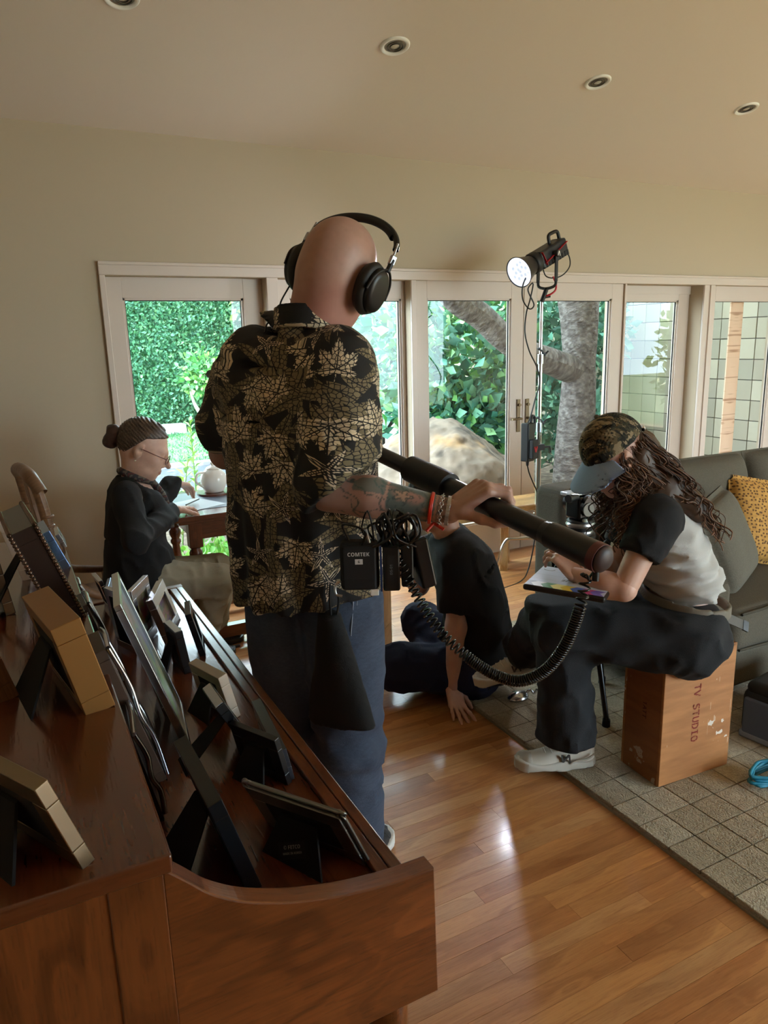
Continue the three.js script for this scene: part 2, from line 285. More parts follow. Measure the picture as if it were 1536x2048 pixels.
// brass lever plates on the meeting stiles
for (const [x, d] of [[3.352, doors[0]], [3.432, doors[1]]]) {
  const h = structure('lock_plate', bx(x - 0.016, 0.9, ZW, x + 0.016, 1.14, ZW + 0.006, 0.003), M.brass, null, d);
  const z = ZW + 0.006; structure('lever', [rod([x, 1.0, z], [x, 1.0, z + 0.04], 0.009), rod([x, 1.0, z + 0.036], [x + (x < 3.4 ? -0.085 : 0.085), 1.0, z + 0.036], 0.008, 0.007), rod([x, 1.1, z], [x, 1.1, z + 0.016], 0.011)], M.brass, null, d);
}
// recessed ceiling cans
{
  const n = V(0, -1, CS).normalize();
  for (const [x, lab] of [[0.60, 'recessed ceiling can at the top left edge'], [1.81, 'recessed ceiling can above the bald man'], [3.05, 'recessed ceiling can above the light stand'], [4.25, 'recessed ceiling can at the far right']]) {
    const z = -3.31, y = ceilY(z), g = thing('ceiling_light', lab, 'ceiling light', [x, y, z]);
    g.quaternion.setFromUnitVectors(V(0, -1, 0), n);
    part('trim_ring', lathe([[0.05, 0.0], [0.052, -0.006], [0.064, -0.011], [0.07, -0.005], [0.071, 0.001]], 40), M.white, g);
    part('baffle', lathe([[0.05, -0.002], [0.044, 0.02], [0.034, 0.05], [0.0, 0.052]].map(([r, y]) => [r, y * 0.001 - 0.002]), 32), mat('#8a8378', 0.6), g);
    part('reflector', [new THREE.TorusGeometry(0.037, 0.003, 6, 32), new THREE.TorusGeometry(0.024, 0.003, 6, 32)].map((q) => { q.rotateX(Math.PI / 2); q.translate(0.004, -0.004, -0.004); return q; }), mat('#57524a', 0.3, { metalness: 0.6 }), g);
    part('lamp_face', lathe([[0.02, -0.003], [0.012, -0.007], [0, -0.008]], 20), mat('#b7b0a2', 0.3), g, 'unlit lamp');
  }
}
// tufted rug cut in squares
{
  const rug = thing('rug', 'grey tufted area rug cut in a grid of small squares', 'rug'), S = 0.1175, x0 = 1.645, z1 = -3.12;
  const pile = tex(256, 256, (u, v) => { const a = fbm2(u * 60, v * 60, 2, 60, 60), b = fbm2(u * 7, v * 7, 3, 7, 7); return s255(172, 160, 138).map((c) => c * (0.78 + 0.22 * a + 0.16 * b)); }, true, 4, 4);
  const pileB = tex(256, 256, (u, v) => fbm2(u * 70, v * 70, 2, 70, 70), false, 4, 4);
  const ms = ['#ffffff', '#f2f0ee', '#e9e6e0'].map((color) => mat(color, 0.95, { map: pile, bumpMap: pileB, bumpScale: 0.003 }));
  part('backing', bx(x0 - 0.004, 0.0005, z1, 5.2, 0.007, 0.9), mat('#8a7e66', 0.95), rug);
  const far = [[], [], []], list = [];
  for (let i = 0; i < 30; i++) for (let j = 0; j < 34; j++) {
    const a = x0 + i * S, b = z1 + j * S, g = new RoundedBoxGeometry(S - 0.0014, 0.016, S - 0.0014, 2, 0.0035); boxUV(g, S, 0.01, S, rnd() * 4, rnd() * 4); g.translate(a + S / 2 + (i ? 0 : rr(-0.0015, 0.0015)), 0.0135, b + S / 2);
    const k = Math.floor(rnd() * 3); (i < 17 && j < 19 && !(i > 9 && j > 14) ? list : far[k]).push(i < 17 && j < 19 && !(i > 9 && j > 14) ? [g, k] : g);
  }
  list.slice(0, 300).forEach(([g, k], i) => part('pile_square', g, ms[k], rug)); list.slice(300).forEach(([g, k]) => far[k].push(g));
  far.forEach((l, k) => { const o = part('pile_squares_beyond', l, ms[k], rug); o.userData.kind = 'stuff'; });
}

// ---------- the garden ----------
const GY = -0.08;
{
  const soil = mat('#ffffff', 0.95, { map: tex(256, 256, (u, v) => mixc(s255(66, 52, 40), s255(118, 104, 86), clamp(fbm2(u * 24, v * 24, 4, 24, 24) * 1.6 - 0.4)), true, 0.8, 0.8) });
  const gs = bx(-12, -0.4, -26, 16, GY - 0.02, ZW - 0.2); structure('garden_ground', gs, soil, 'bare soil of the garden');
  structure('garden_path', bx(-6, GY - 0.02, -10.5, 4.6, GY, -7.4), mat('#50545a', 0.9, { map: tex(256, 256, (u, v) => { const k = 0.75 + 0.3 * fbm2(u * 50, v * 50, 3, 50, 50); return [k, k, k]; }, true, 1, 1) }), 'pale concrete garden path');
  const back = bx(-20, -0.4, ZF + 0.2, 30, -0.1, 16); structure('front_yard', [back, bx(XR + 0.2, -0.4, -26, 30, -0.1, 2.8)], mat('#6f7a55', 0.95), 'ground outside the far windows');
  structure('path_edging', bx(-6, GY - 0.02, -10.72, 4.6, GY + 0.05, -10.5), mat('#8e8b98', 0.9), 'low stone edging between path and lawn');
}
const leafG = (l, w) => { const g = new THREE.BufferGeometry(); g.setAttribute('position', new THREE.Float32BufferAttribute([0, 0, 0, -w, l * 0.25, l * 0.5, 0, 0, l * 0.45, w, l * 0.25, l * 0.5, 0, -l * 0.1, l].map((x, i) => i % 3 === 1 ? x * 0.5 : x), 3)); g.setIndex([0, 2, 1, 0, 3, 2, 1, 2, 4, 2, 3, 4]); g.computeVertexNormals(); return g; };
function foliage(name, parent, count, where, size, cols, m, up = 0.35) {
  const im = new THREE.InstancedMesh(leafG(1, 0.32), m, count), o = new THREE.Object3D(), c = new THREE.Color();
  for (let i = 0; i < count; i++) {
    const [x, y, z, nx, ny, nz] = where(i); o.position.set(x, y, z);
    o.lookAt(x + nx + rr(-0.9, 0.9), y + ny + rr(-0.6, 0.6) + up * 0.3, z + nz + rr(-0.9, 0.9)); o.rotateZ(rr(0, 6.28)); o.rotateX(rr(-0.9, 0.5));
    o.scale.setScalar(rr(size[0], size[1])); o.updateMatrix(); im.setMatrixAt(i, o.matrix);
    const k = cols[Math.floor(rnd() * cols.length)], b = rr(0.7, 1.25); im.setColorAt(i, c.setRGB(k[0] * b, k[1] * b, k[2] * b));
  }
  im.name = name; im.userData.kind = 'stuff'; sh(im); parent.add(im); return im;
}
const leafM = phys({ color: '#ffffff', roughness: 0.55, transmission: 0.25, thickness: 0, side: THREE.DoubleSide });
const GRN = [[0.15, 0.4, 0.23], [0.2, 0.48, 0.28], [0.11, 0.3, 0.18], [0.27, 0.52, 0.28], [0.09, 0.25, 0.16]];
const CAM = [[0.07, 0.26, 0.18], [0.12, 0.36, 0.25], [0.055, 0.19, 0.13], [0.18, 0.44, 0.27], [0.27, 0.52, 0.22]];
const SUN = [[0.3, 0.42, 0.08], [0.42, 0.5, 0.12], [0.2, 0.34, 0.07], [0.5, 0.5, 0.2]];
const onBlob = (c, r, fill = 0.35) => () => { let a, b, d, l; do { a = rr(-1, 1); b = rr(-1, 1); d = rr(-1, 1); l = Math.hypot(a, b, d); } while (l > 1 || l < 0.05); const s = (1 - rnd() * fill) / l; a *= s; b *= s; d *= s; const k = 0.85 + 0.3 * noise3(a * 3 + c[0], b * 3 + c[1], d * 3); return [c[0] + a * r[0] * k, c[1] + b * r[1] * k, c[2] + d * r[2] * k, a, b, d]; };
// hedge: clipped wall of leaves
{
  const h = thing('hedge', 'tall clipped green hedge beyond the lawn', 'hedge', [0, GY, 0]);
  part('core', bx(-3, 0, -16.6, 6.6, 5.2, -15.55), mat('#5a9a68', 0.95), h, 'dense green inside');
  foliage('leaves', h, 42000, () => { const x = rr(0.6, 6.6), y = rr(0.02, 4.6); return [x, y, -15.5 + 0.18 * fbm2(x * 1.3, y * 1.3, 3) + rr(-0.08, 0.05), 0, 0.3, 1]; }, [0.07, 0.12], GRN, leafM);
}
{
  const l = solo('lawn', bx(-8, GY - 0.02, -15.3, 6.4, GY + 0.02, -10.7), mat('#ffffff', 0.95, { map: tex(256, 256, (u, v) => mixc(s255(44, 92, 52), s255(76, 124, 70), fbm2(u * 60, v * 60, 3, 60, 60)), true, 1, 1) }), 'short green lawn in front of the hedge', 'lawn', null, 'stuff');
  const g = new THREE.InstancedMesh(leafG(1, 0.1), leafM, 16000); g.name = 'grass'; const o = new THREE.Object3D(), c = new THREE.Color();
  for (let i = 0; i < 16000; i++) { o.position.set(rr(0.4, 6), GY + 0.01, rr(-15.3, -10.7)); o.rotation.set(-1.5 + rr(-0.5, 0.5), rr(0, 6.3), 0); o.scale.setScalar(rr(0.05, 0.09)); o.updateMatrix(); g.setMatrixAt(i, o.matrix); const b = rr(0.7, 1.3); g.setColorAt(i, c.setRGB(0.05 * b, 0.21 * b, 0.09 * b)); }
  tag(g, 'grass blades of the lawn', 'grass', null, 'stuff'); sh(g); scene.add(g);
}
const bark = mat('#ffffff', 0.9, { map: tex(256, 256, (u, v) => mixc(s255(70, 62, 58), s255(128, 120, 114), clamp(fbm2(u * 10, v * 22, 4, 10, 22) * 1.5 - 0.25)), true, 1.5, 1.5), bumpMap: tex(256, 256, (u, v) => fbm2(u * 12, v * 26, 4, 12, 26), false, 1.5, 1.5), bumpScale: 0.02 });
function limb(pts, rads, seg = 40, rs = 14, wob = 0.12) { // tapered tube with lumps
  const cv = new THREE.CatmullRomCurve3(pts.map((p) => V(p))), g = new THREE.TubeGeometry(cv, seg, 1, rs, false), p = g.attributes.position, c = new THREE.Vector3();
  for (let i = 0; i < p.count; i++) { const s = Math.floor(i / (rs + 1)) / seg; cv.getPointAt(clamp(s), c); const k = s * (rads.length - 1), a = Math.min(rads.length - 2, Math.floor(k)), r = lerp(rads[a], rads[a + 1], k - a); const d = new THREE.Vector3(p.getX(i) - c.x, p.getY(i) - c.y, p.getZ(i) - c.z).normalize(), q = r * (1 - wob / 2 + wob * fbm3(d.x * 2 + c.x * 3, d.y * 2 + c.y * 3, d.z * 2 + c.z * 3)); p.setXYZ(i, c.x + d.x * q, c.y + d.y * q, c.z + d.z * q); }
  const uv = g.attributes.uv, L = cv.getLength(); for (let i = 0; i < uv.count; i++) uv.setXY(i, uv.getY(i) * rads[0] * 6.28, uv.getX(i) * L);
  g.computeVertexNormals(); return g;
}
// small tree by the hedge, pot, slab
{
  const t = thing('young_tree', 'small pale stemmed young tree before the hedge', 'tree', [3.5, GY, -14.6]);
  part('trunk', [limb([[0, 0, 0], [-0.03, 0.25, 0], [-0.2, 0.6, 0.05], [-0.3, 1.0, 0.1]], [0.05, 0.045, 0.03, 0.015]), limb([[0, 0.2, 0], [0.1, 0.5, 0.05], [0.3, 0.95, 0.1]], [0.04, 0.03, 0.015]), limb([[-0.02, 0.3, 0], [0.0, 0.7, 0.1], [0.02, 1.2, 0.1]], [0.03, 0.025, 0.012])], mat('#b9b3ac', 0.8), t);
  const w1 = onBlob([0, 1.15, 0.1], [0.48, 0.55, 0.4], 0.8); foliage('leaves', t, 500, w1, [0.1, 0.17], [[0.14, 0.4, 0.12], [0.25, 0.45, 0.12], [0.1, 0.32, 0.12]], leafM);
  const p = solo('terracotta_pot', place(lathe([[0, 0.0], [0.17, 0], [0.24, 0.3], [0.26, 0.3], [0.27, 0.38], [0.24, 0.38], [0.22, 0.3], [0, 0.29]]), [4.25, GY + 0.02, -14.45]), mat('#b5573a', 0.8), 'terracotta pot at the foot of the hedge', 'pot');
  solo('stone_slab', bx(2.6, GY, -15.1, 3.15, 0.12, -14.75, 0.03), mat('#a9a7a0', 0.9), 'grey stone block at the foot of the hedge', 'stone');
}
function stemPlant(name, label, base, h, n, leaf, cols, lean = [0, 0]) {
  const t = thing(name, label, 'plant', base); part('stem', limb([[0, 0, 0], [lean[0] * 0.4, h * 0.5, lean[1] * 0.4], [lean[0], h, lean[1]]], [0.008, 0.006, 0.003], 16, 6, 0), mat('#5c7a3a', 0.7), t);
  const g = leafG(1, 0.22), ms = cols.map((c) => phys({ color: new THREE.Color().setRGB(...c), roughness: 0.5, transmission: 0.25, thickness: 0, side: THREE.DoubleSide }));
  for (let i = 0; i < n; i++) { const s = 0.12 + 0.88 * i / n, o = part('leaf', g, ms[i % ms.length], t); o.position.set(lean[0] * s * s, h * s, lean[1] * s * s); o.rotation.set(0, i * 2.4, 0); o.rotateX(-0.35 - 0.5 * s); o.scale.setScalar(leaf * (1.15 - 0.5 * s)); }
  return t;
}
stemPlant('lily_stalk', 'upright leafy stalk right behind the glass by the teapot', [1.3923,-0.08,-6.3738].map((v, i) => i === 1 ? GY : v), 1.05, 44, 0.12, [[0.28, 0.5, 0.1], [0.16, 0.4, 0.1], [0.4, 0.55, 0.15]]);
stemPlant('leafy_seedling', 'yellow green seedling behind the seated woman at the table', [1.2, GY, -6.2], 0.75, 26, 0.16, [[0.4, 0.5, 0.1], [0.2, 0.42, 0.12]], [0.1, 0.05]);
stemPlant('leafy_seedling', 'low leafy plant behind the glass under the hands', [1.42, GY, -5.9], 0.55, 40, 0.15, [[0.25, 0.45, 0.12], [0.35, 0.5, 0.18]], [0.08, 0.0]);
{ const t = thing('ground_cover', 'low bright green ground cover just outside the first door', 'plant', [1.4, GY, -5.3]); foliage('leaves', t, 1600, () => [rr(-0.9, 0.9), rr(0, 0.16), rr(-0.35, 0.3), 0, 1, 0], [0.04, 0.08], [[0.25, 0.5, 0.08], [0.15, 0.4, 0.08]], leafM); }
// camellia with flowers
function shrub(name, label, base, blobs, n, size, cols, stems, flowers = 0) {
  const t = thing(name, label, /tree/.test(name) ? 'tree' : 'shrub', base); part('trunk', stems.map(([p, r]) => limb(p, r, 20, 8)), bark, t);
  for (const [c, r, k] of blobs) foliage('leaves', t, Math.round(n * k), onBlob(c, r, 0.55), size, cols, leafM);
  if (flowers) { const pet = new THREE.SphereGeometry(1, 8, 6); pet.scale(1, 1, 0.6); const fm = [mat('#e8709a', 0.6), mat('#f7e9ee', 0.6)]; for (let i = 0; i < flowers; i++) { const w = onBlob(blobs[0][0], blobs[0][1], 0.05)(); const f = part('blossom', pet, fm[i % 3 ? 1 : 0], t); f.position.set(w[0], w[1], Math.abs(w[2]) + 0.05); f.scale.setScalar(rr(0.035, 0.06)); } }
  return t;
}
shrub('camellia_bush', 'dark leaved camellia bush with pale blossoms seen past the headphones', [4.4, GY, -8.7], [[[0, 1.75, 0], [1.1, 0.95, 0.8], 1], [[-0.5, 1.0, 0.1], [0.6, 0.5, 0.5], 0.35], [[0.6, 0.9, 0.2], [0.5, 0.4, 0.4], 0.25]], 3400, [0.09, 0.15], CAM, [[[[0, 0, 0], [0.02, 0.5, 0], [-0.05, 1.1, 0]], [0.07, 0.05, 0.03]], [[[0, 0.45, 0], [0.3, 0.75, 0.1], [0.7, 0.9, 0.2]], [0.04, 0.03, 0.02]], [[[0, 0.6, 0], [-0.3, 1.0, 0.1]], [0.04, 0.02]]], 46);
shrub('broadleaf_shrub', 'dense broad leaved shrub behind the boulder', [4.55, GY, -7.1], [[[0, 1.55, 0], [1.15, 1.0, 0.7], 1], [[-0.1, 0.75, 0.35], [0.5, 0.5, 0.4], 0.3], [[-0.5, 0.7, 0.3], [0.5, 0.5, 0.3], 0.2]], 3000, [0.11, 0.19], CAM.concat([[0.15, 0.4, 0.1]]), [[[[0, 0, 0], [0.02, 0.6, 0], [-0.1, 1.4, 0]], [0.05, 0.04, 0.02]], [[[0.3, 0, 0], [0.4, 0.6, 0], [0.6, 1.1, 0]], [0.04, 0.03, 0.02]]]);
shrub('shade_shrub', 'dark shrub between the tree trunk and the block wall', [5.75, GY, -6.6], [[[0, 1.75, 0], [0.75, 0.75, 0.6], 1], [[-0.2, 0.75, 0.2], [0.6, 0.5, 0.4], 0.5]], 2200, [0.09, 0.15], CAM.slice(0, 4), [[[[0, 0, 0], [0.05, 0.7, 0], [-0.05, 1.5, 0]], [0.04, 0.03, 0.02]]]);
shrub('sunlit_bush', 'yellow green sunlit bush high behind the branch', [7.4, GY, -12.5], [[[0, 2.9, 0], [2.4, 1.3, 0.8], 1]], 3200, [0.14, 0.24], SUN, [[[[0, 0, 0], [0.1, 1.2, 0], [0, 2.6, 0]], [0.12, 0.1, 0.06]]]);
shrub('tall_tree_crown', 'tall pale crown behind the camellia', [6.6, GY, -14.6], [[[0, 3.0, 0], [2.4, 1.6, 0.9], 1]], 3600, [0.14, 0.24], GRN.concat(SUN), [[[[0, 0, 0], [0.1, 1.2, 0], [0, 2.6, 0]], [0.12, 0.1, 0.06]]]);
shrub('shade_tree', 'tall shade tree whose crown hangs over the lawn', [0.2, GY + 0.02, -11.6], [[[1.6, 6.4, -0.2], [3.4, 1.2, 1.8], 1]], 5000, [0.2, 0.36], GRN, [[[[0, 0, 0], [0.1, 2.2, 0], [0.3, 5.6, 0]], [0.22, 0.18, 0.1]]]);
// low pale garden wall behind the camellia
solo('low_garden_wall', bx(4.2, GY, -10.6, 6.5, 0.75, -10.35, 0.02), mat('#b8b8c4', 0.9), 'low pale garden wall behind the camellia', 'garden wall');
// block wall along the side
{
  const w = thing('block_wall', 'tall wall of square concrete blocks along the garden side', 'garden wall', [6.55, GY, 0]);
  part('mortar', bx(0.012, 0, -11, 0.2, 2.9, ZW - 0.22), mat('#57514a', 0.95), w);
  const cm = ['#b3a892', '#a99e8a', '#bbb09a', '#a39a88'].map((c) => mat(c, 0.9)), S = 0.2; const g = bx(0, 0.004, 0.004, 0.05, S - 0.004, S - 0.004, 0.003), rest = []; let n = 0;
  for (let j = 0; j < 14; j++) for (let i = 0; i < 33; i++) { const z = ZW - 0.25 - S * (i + 1), y = j * S; if (n < 300 && i < 25 && j < 12) { const o = part('block', g, cm[Math.floor(rnd() * 4)], w); o.position.set(rr(-0.002, 0.002), y, z); n++; } else { const q = g.clone(); q.translate(0, y, z); rest.push(q); } }
  part('blocks_beyond', rest, cm[0], w).userData.kind = 'stuff';
}
// old tree with its leaning limb
{
  const t = thing('old_tree', 'thick grey trunk with a long leaning limb outside the double doors', 'tree', [0, 0, 0]);
  part('trunk', limb([[5.2, GY, -5.75], [5.17, 0.5, -5.75], [5.14, 1.2, -5.7], [5.14, 1.75, -5.72], [5.05, 2.4, -5.75], [4.95, 3.4, -5.8]], [0.26, 0.19, 0.16, 0.2, 0.3, 0.3], 60, 22), bark, t);
  foliage('crown', t, 4200, onBlob([3.9, 4.7, -6.3], [2.2, 1.0, 1.7], 0.7), [0.12, 0.2], GRN, leafM);
  part('limb', limb([[5.12, 1.24, -5.7], [4.7, 1.36, -5.62], [4.2, 1.52, -5.55], [3.85, 1.78, -5.55], [3.55, 1.96, -5.55], [3.35, 2.3, -5.6], [3.1, 2.7, -5.7]], [0.14, 0.125, 0.115, 0.115, 0.12, 0.1, 0.09], 60, 18), bark, t);
}
// boulder
{
  const g = nets((x, y, z) => { const e = ell(x, y, z, [0, 0.2, 0], [[1, 0, 0], [0, 1, 0], [0, 0, 1]], [1.02, 0.84, 0.72]); const cut = (x * 0.15 + y * -0.25 + z * 0.95) - 0.5, cut2 = (-x * 0.6 + y * 0.72 + z * 0.3) - 0.76, cut3 = (x * 0.6 + y * 0.72 + z * 0.3) - 0.74; return smax(smax(smax(e, cut, 0.12), cut2, 0.2), cut3, 0.2) + 0.10 * (fbm3(x * 3, y * 3, z * 3, 4) - 0.5) + 0.035 * (fbm3(x * 12, y * 12, z * 12, 3) - 0.5); }, [-1.2, -0.4, -1], [1.2, 1.2, 1], 0.02);
  vcol(g, (x, y, z) => { const a = fbm3(x * 2.5 + 4, y * 2.5, z * 2.5, 4), b = fbm3(x * 14, y * 14, z * 14, 3); const tan = [0.66, 0.37, 0.15], grey = [0.42, 0.31, 0.225], dk = [0.09, 0.06, 0.04]; let c = mixc(grey, tan, sstep(0.45, 0.6, a + (0.35 - y) * 0.35)); c = mixc(c, dk, sstep(0.62, 0.75, fbm3(x * 5, y * 5 + 7, z * 5, 4)) * 0.8); return c.map((v) => v * (0.24 + 0.5 * b)); });
  const b = solo('boulder', g, mat('#ffffff', 0.9, { vertexColors: true }), 'large rounded tan boulder right outside the double doors', 'boulder'); b.position.set(3.55, GY, -5.6);
}
// river pebbles
{
  const pg = new THREE.IcosahedronGeometry(1, 1), ms = ['#b9b4a6', '#9c988c', '#cfcabb', '#8b8678'].map((c) => mat(c, 0.85)); const taken = [];
  for (let i = 0; i < 70; i++) { const o = sh(new THREE.Mesh(pg, ms[i % 4])); o.name = numbered('pebble'); const s = rr(0.03, 0.075), sx = s * rr(0.9, 1.4); let X, Z, tries = 0; do { X = rr(2.0, 4.9); Z = rr(-4.92, -4.64); } while (tries++ < 400 && taken.some(([a, b, c]) => Math.hypot(a - X, b - Z) < c + sx * 1.25)); if (tries > 400) continue; taken.push([X, Z, sx * 1.25]); o.scale.set(sx, s * 0.6, s); o.position.set(X, GY - 0.02 + s * 0.55, Z); o.rotation.y = rr(0, 6); scene.add(o); tag(o, 'rounded pebble on the ground outside the doors', 'pebble', 'pebbles outside the glazed doors'); }
}
function strapPlant(label, base, n, len, cols) {
  const t = thing('strap_leaf_plant', label, 'plant', base), ms = cols.map((c) => phys({ color: new THREE.Color().setRGB(...c), roughness: 0.5, transmission: 0.2, thickness: 0, side: THREE.DoubleSide }));
  for (let i = 0; i < n; i++) {
    const a = i * 2.4 + rr(-0.3, 0.3), l = len * rr(0.7, 1.1), out = rr(0.35, 0.95), P = [], I = [];
    for (let k = 0; k <= 8; k++) { const s = k / 8, d = l * out * s, y = l * (s * 1.1 - 0.75 * out * s * s), w = 0.022 * (1 - s * s) + 0.001; P.push(Math.cos(a) * d - Math.sin(a) * w, y, Math.sin(a) * d + Math.cos(a) * w, Math.cos(a) * d, y - w * 0.5, Math.sin(a) * d, Math.cos(a) * d + Math.sin(a) * w, y, Math.sin(a) * d - Math.cos(a) * w); if (k) { const q = 3 * k; I.push(q - 3, q - 2, q, q - 2, q + 1, q, q - 2, q - 1, q + 1, q - 1, q + 2, q + 1); } }
    const g = new THREE.BufferGeometry(); g.setAttribute('position', new THREE.Float32BufferAttribute(P, 3)); g.setIndex(I); g.computeVertexNormals(); part('leaf', g, ms[i % ms.length], t);
  }
}
strapPlant('pale strap leaved plant at the foot of the light stand window', [4.72, GY, -4.98], 18, 0.34, [[0.3, 0.45, 0.22], [0.45, 0.55, 0.35]]);
strapPlant('dark grassy clump below the tree limb', [5.95, GY, -5.35], 36, 0.5, [[0.05, 0.16, 0.07], [0.08, 0.22, 0.09]]);
strapPlant('blue green strappy clump beside the camellia', [4.0, GY, -8.1], 40, 0.6, [[0.12, 0.32, 0.22], [0.08, 0.25, 0.16]]);
// narrow reed screen hanging outside the last door
{
  const g = thing('reed_screen', 'narrow hanging reed screen outside the last door', 'reed screen', [6.06, 0, -4.66]);
  const rm = mat('#ffffff', 0.8, { map: tex(64, 512, (u, v) => mixc(s255(220, 186, 156), s255(160, 118, 90), sstep(0.62, 0.8, noise2(u * 2, v * 260, 2, 260) * 0.5 + 0.5 * noise2(3, v * 130, 0, 130)) * 0.8), true, 1, 0.4) });
  part('cloth', vuvBox(bx(-0.085, 0.0, -0.006, 0.085, 2.3, 0.006)), rm, g); part('batten', bx(-0.07, 2.28, -0.012, 0.07, 2.32, 0.012, 0.003), M.walnut, g);
}
function vuvBox(g) { return vuv(g, (x, y) => [x * 4, y]); }
// bush and curtain at the side window (mirrored in the narrow door)
shrub('yard_bush', 'sunlit bush outside the side window', [9.6, -0.1, -1.7], [[[0, 1.4, 0], [0.7, 1.3, 1.4], 1]], 2500, [0.12, 0.22], SUN, [[[[0, 0, 0], [0.1, 0.7, 0], [0, 1.2, 0]], [0.08, 0.06, 0.03]]]);

// ---------- cabinet with curved arm ends ----------
const SHELF = 1.02, TRAY = 0.79;
{
  const c = thing('open_tray_cabinet', 'dark mahogany cabinet with raised shelf, sunken tray and curved end panels', 'cabinet', [0, 0, 0]);
  const z0 = -0.738, z1 = -2.36, m = M.mahog;
  part('shelf_top', bx(-0.42, SHELF - 0.024, z1 - 0.01, 0.1, SHELF, z0 + 0.006, 0.004), M.mahogTop, c);
  part('riser', bx(0.075, TRAY, z1 + 0.02, 0.093, SHELF - 0.024, z0 - 0.03), m, c);
  part('tray', bx(0.093, TRAY - 0.02, z1 + 0.02, 0.42, TRAY, z0 - 0.03, 0, 1, 1), M.mahogTop, c);
  part('front_board', bx(0.42, 0.66, z1 + 0.02, 0.44, TRAY + 0.012, z0 - 0.03, 0.003), m, c);
  part('lip', bx(0.398, TRAY, z1 + 0.02, 0.42, TRAY + 0.01, z0 - 0.03, 0.003), m, c);
  const prof = [[0.09, 0.996], [0.114, 0.971], [0.138, 0.945], [0.174, 0.919], [0.217, 0.899], [0.254, 0.886], [0.314, 0.871], [0.378, 0.862], [0.437, 0.86]];
  const sp = new THREE.SplineCurve(prof.map(([x, y]) => new THREE.Vector2(x, y))).getPoints(36).map((p) => [p.x, p.y]);
  for (const z of [z0 - 0.03, z1 - 0.008]) {
    const g = extrude(z > -1 ? [...sp, [0.441, 0.66], [0.09, 0.66]] : [[0.09, TRAY], [0.439, TRAY + 0.01], [0.441, 0.66], [0.09, 0.66]], 0.026, 0.002); boxUV(g, 1, 0.1, 0.03, 0.3, 0.2, 0); g.translate(0, 0, z); part('end_panel', g, m, c);
    part('carcass_side', bx(-0.42, 0.1, z, 0.03, SHELF - 0.024, z + 0.028, 0, 0.4, 2.2), m, c); part('stile', bx(0.03, 0.1, z + 0.001, 0.089, SHELF - 0.024, z + 0.031, 0.002, 0.2, 1.1), m, c);
  }
  part('back_board', bx(-0.42, 0.1, z1, -0.405, SHELF - 0.024, z0 - 0.03), m, c); part('lower_front', bx(0.06, 0.1, z1 + 0.02, 0.075, TRAY, z0 - 0.03), m, c);
  part('bottom_board', bx(0.089, 0.655, z1 + 0.02, 0.42, 0.67, z0 - 0.03), m, c);
  const leg = lathe([[0, 0], [0.02, 0], [0.024, 0.03], [0.018, 0.07], [0.026, 0.14], [0.032, 0.26], [0.026, 0.4], [0.019, 0.46], [0.03, 0.49], [0.03, 0.52], [0.022, 0.54], [0.03, 0.56], [0.03, 0.657], [0, 0.657]], 24);
  for (const z of [z0 - 0.07, z1 + 0.07]) part('front_leg', place(leg, [0.395, 0, z]), m, c);
  for (const [x, z] of [[-0.38, z0 - 0.05], [0.04, z0 - 0.05], [-0.38, z1 + 0.05], [0.04, z1 + 0.05]]) part('foot', bx(x - 0.025, 0, z - 0.025, x + 0.025, 0.1, z + 0.025, 0.004), m, c);
}
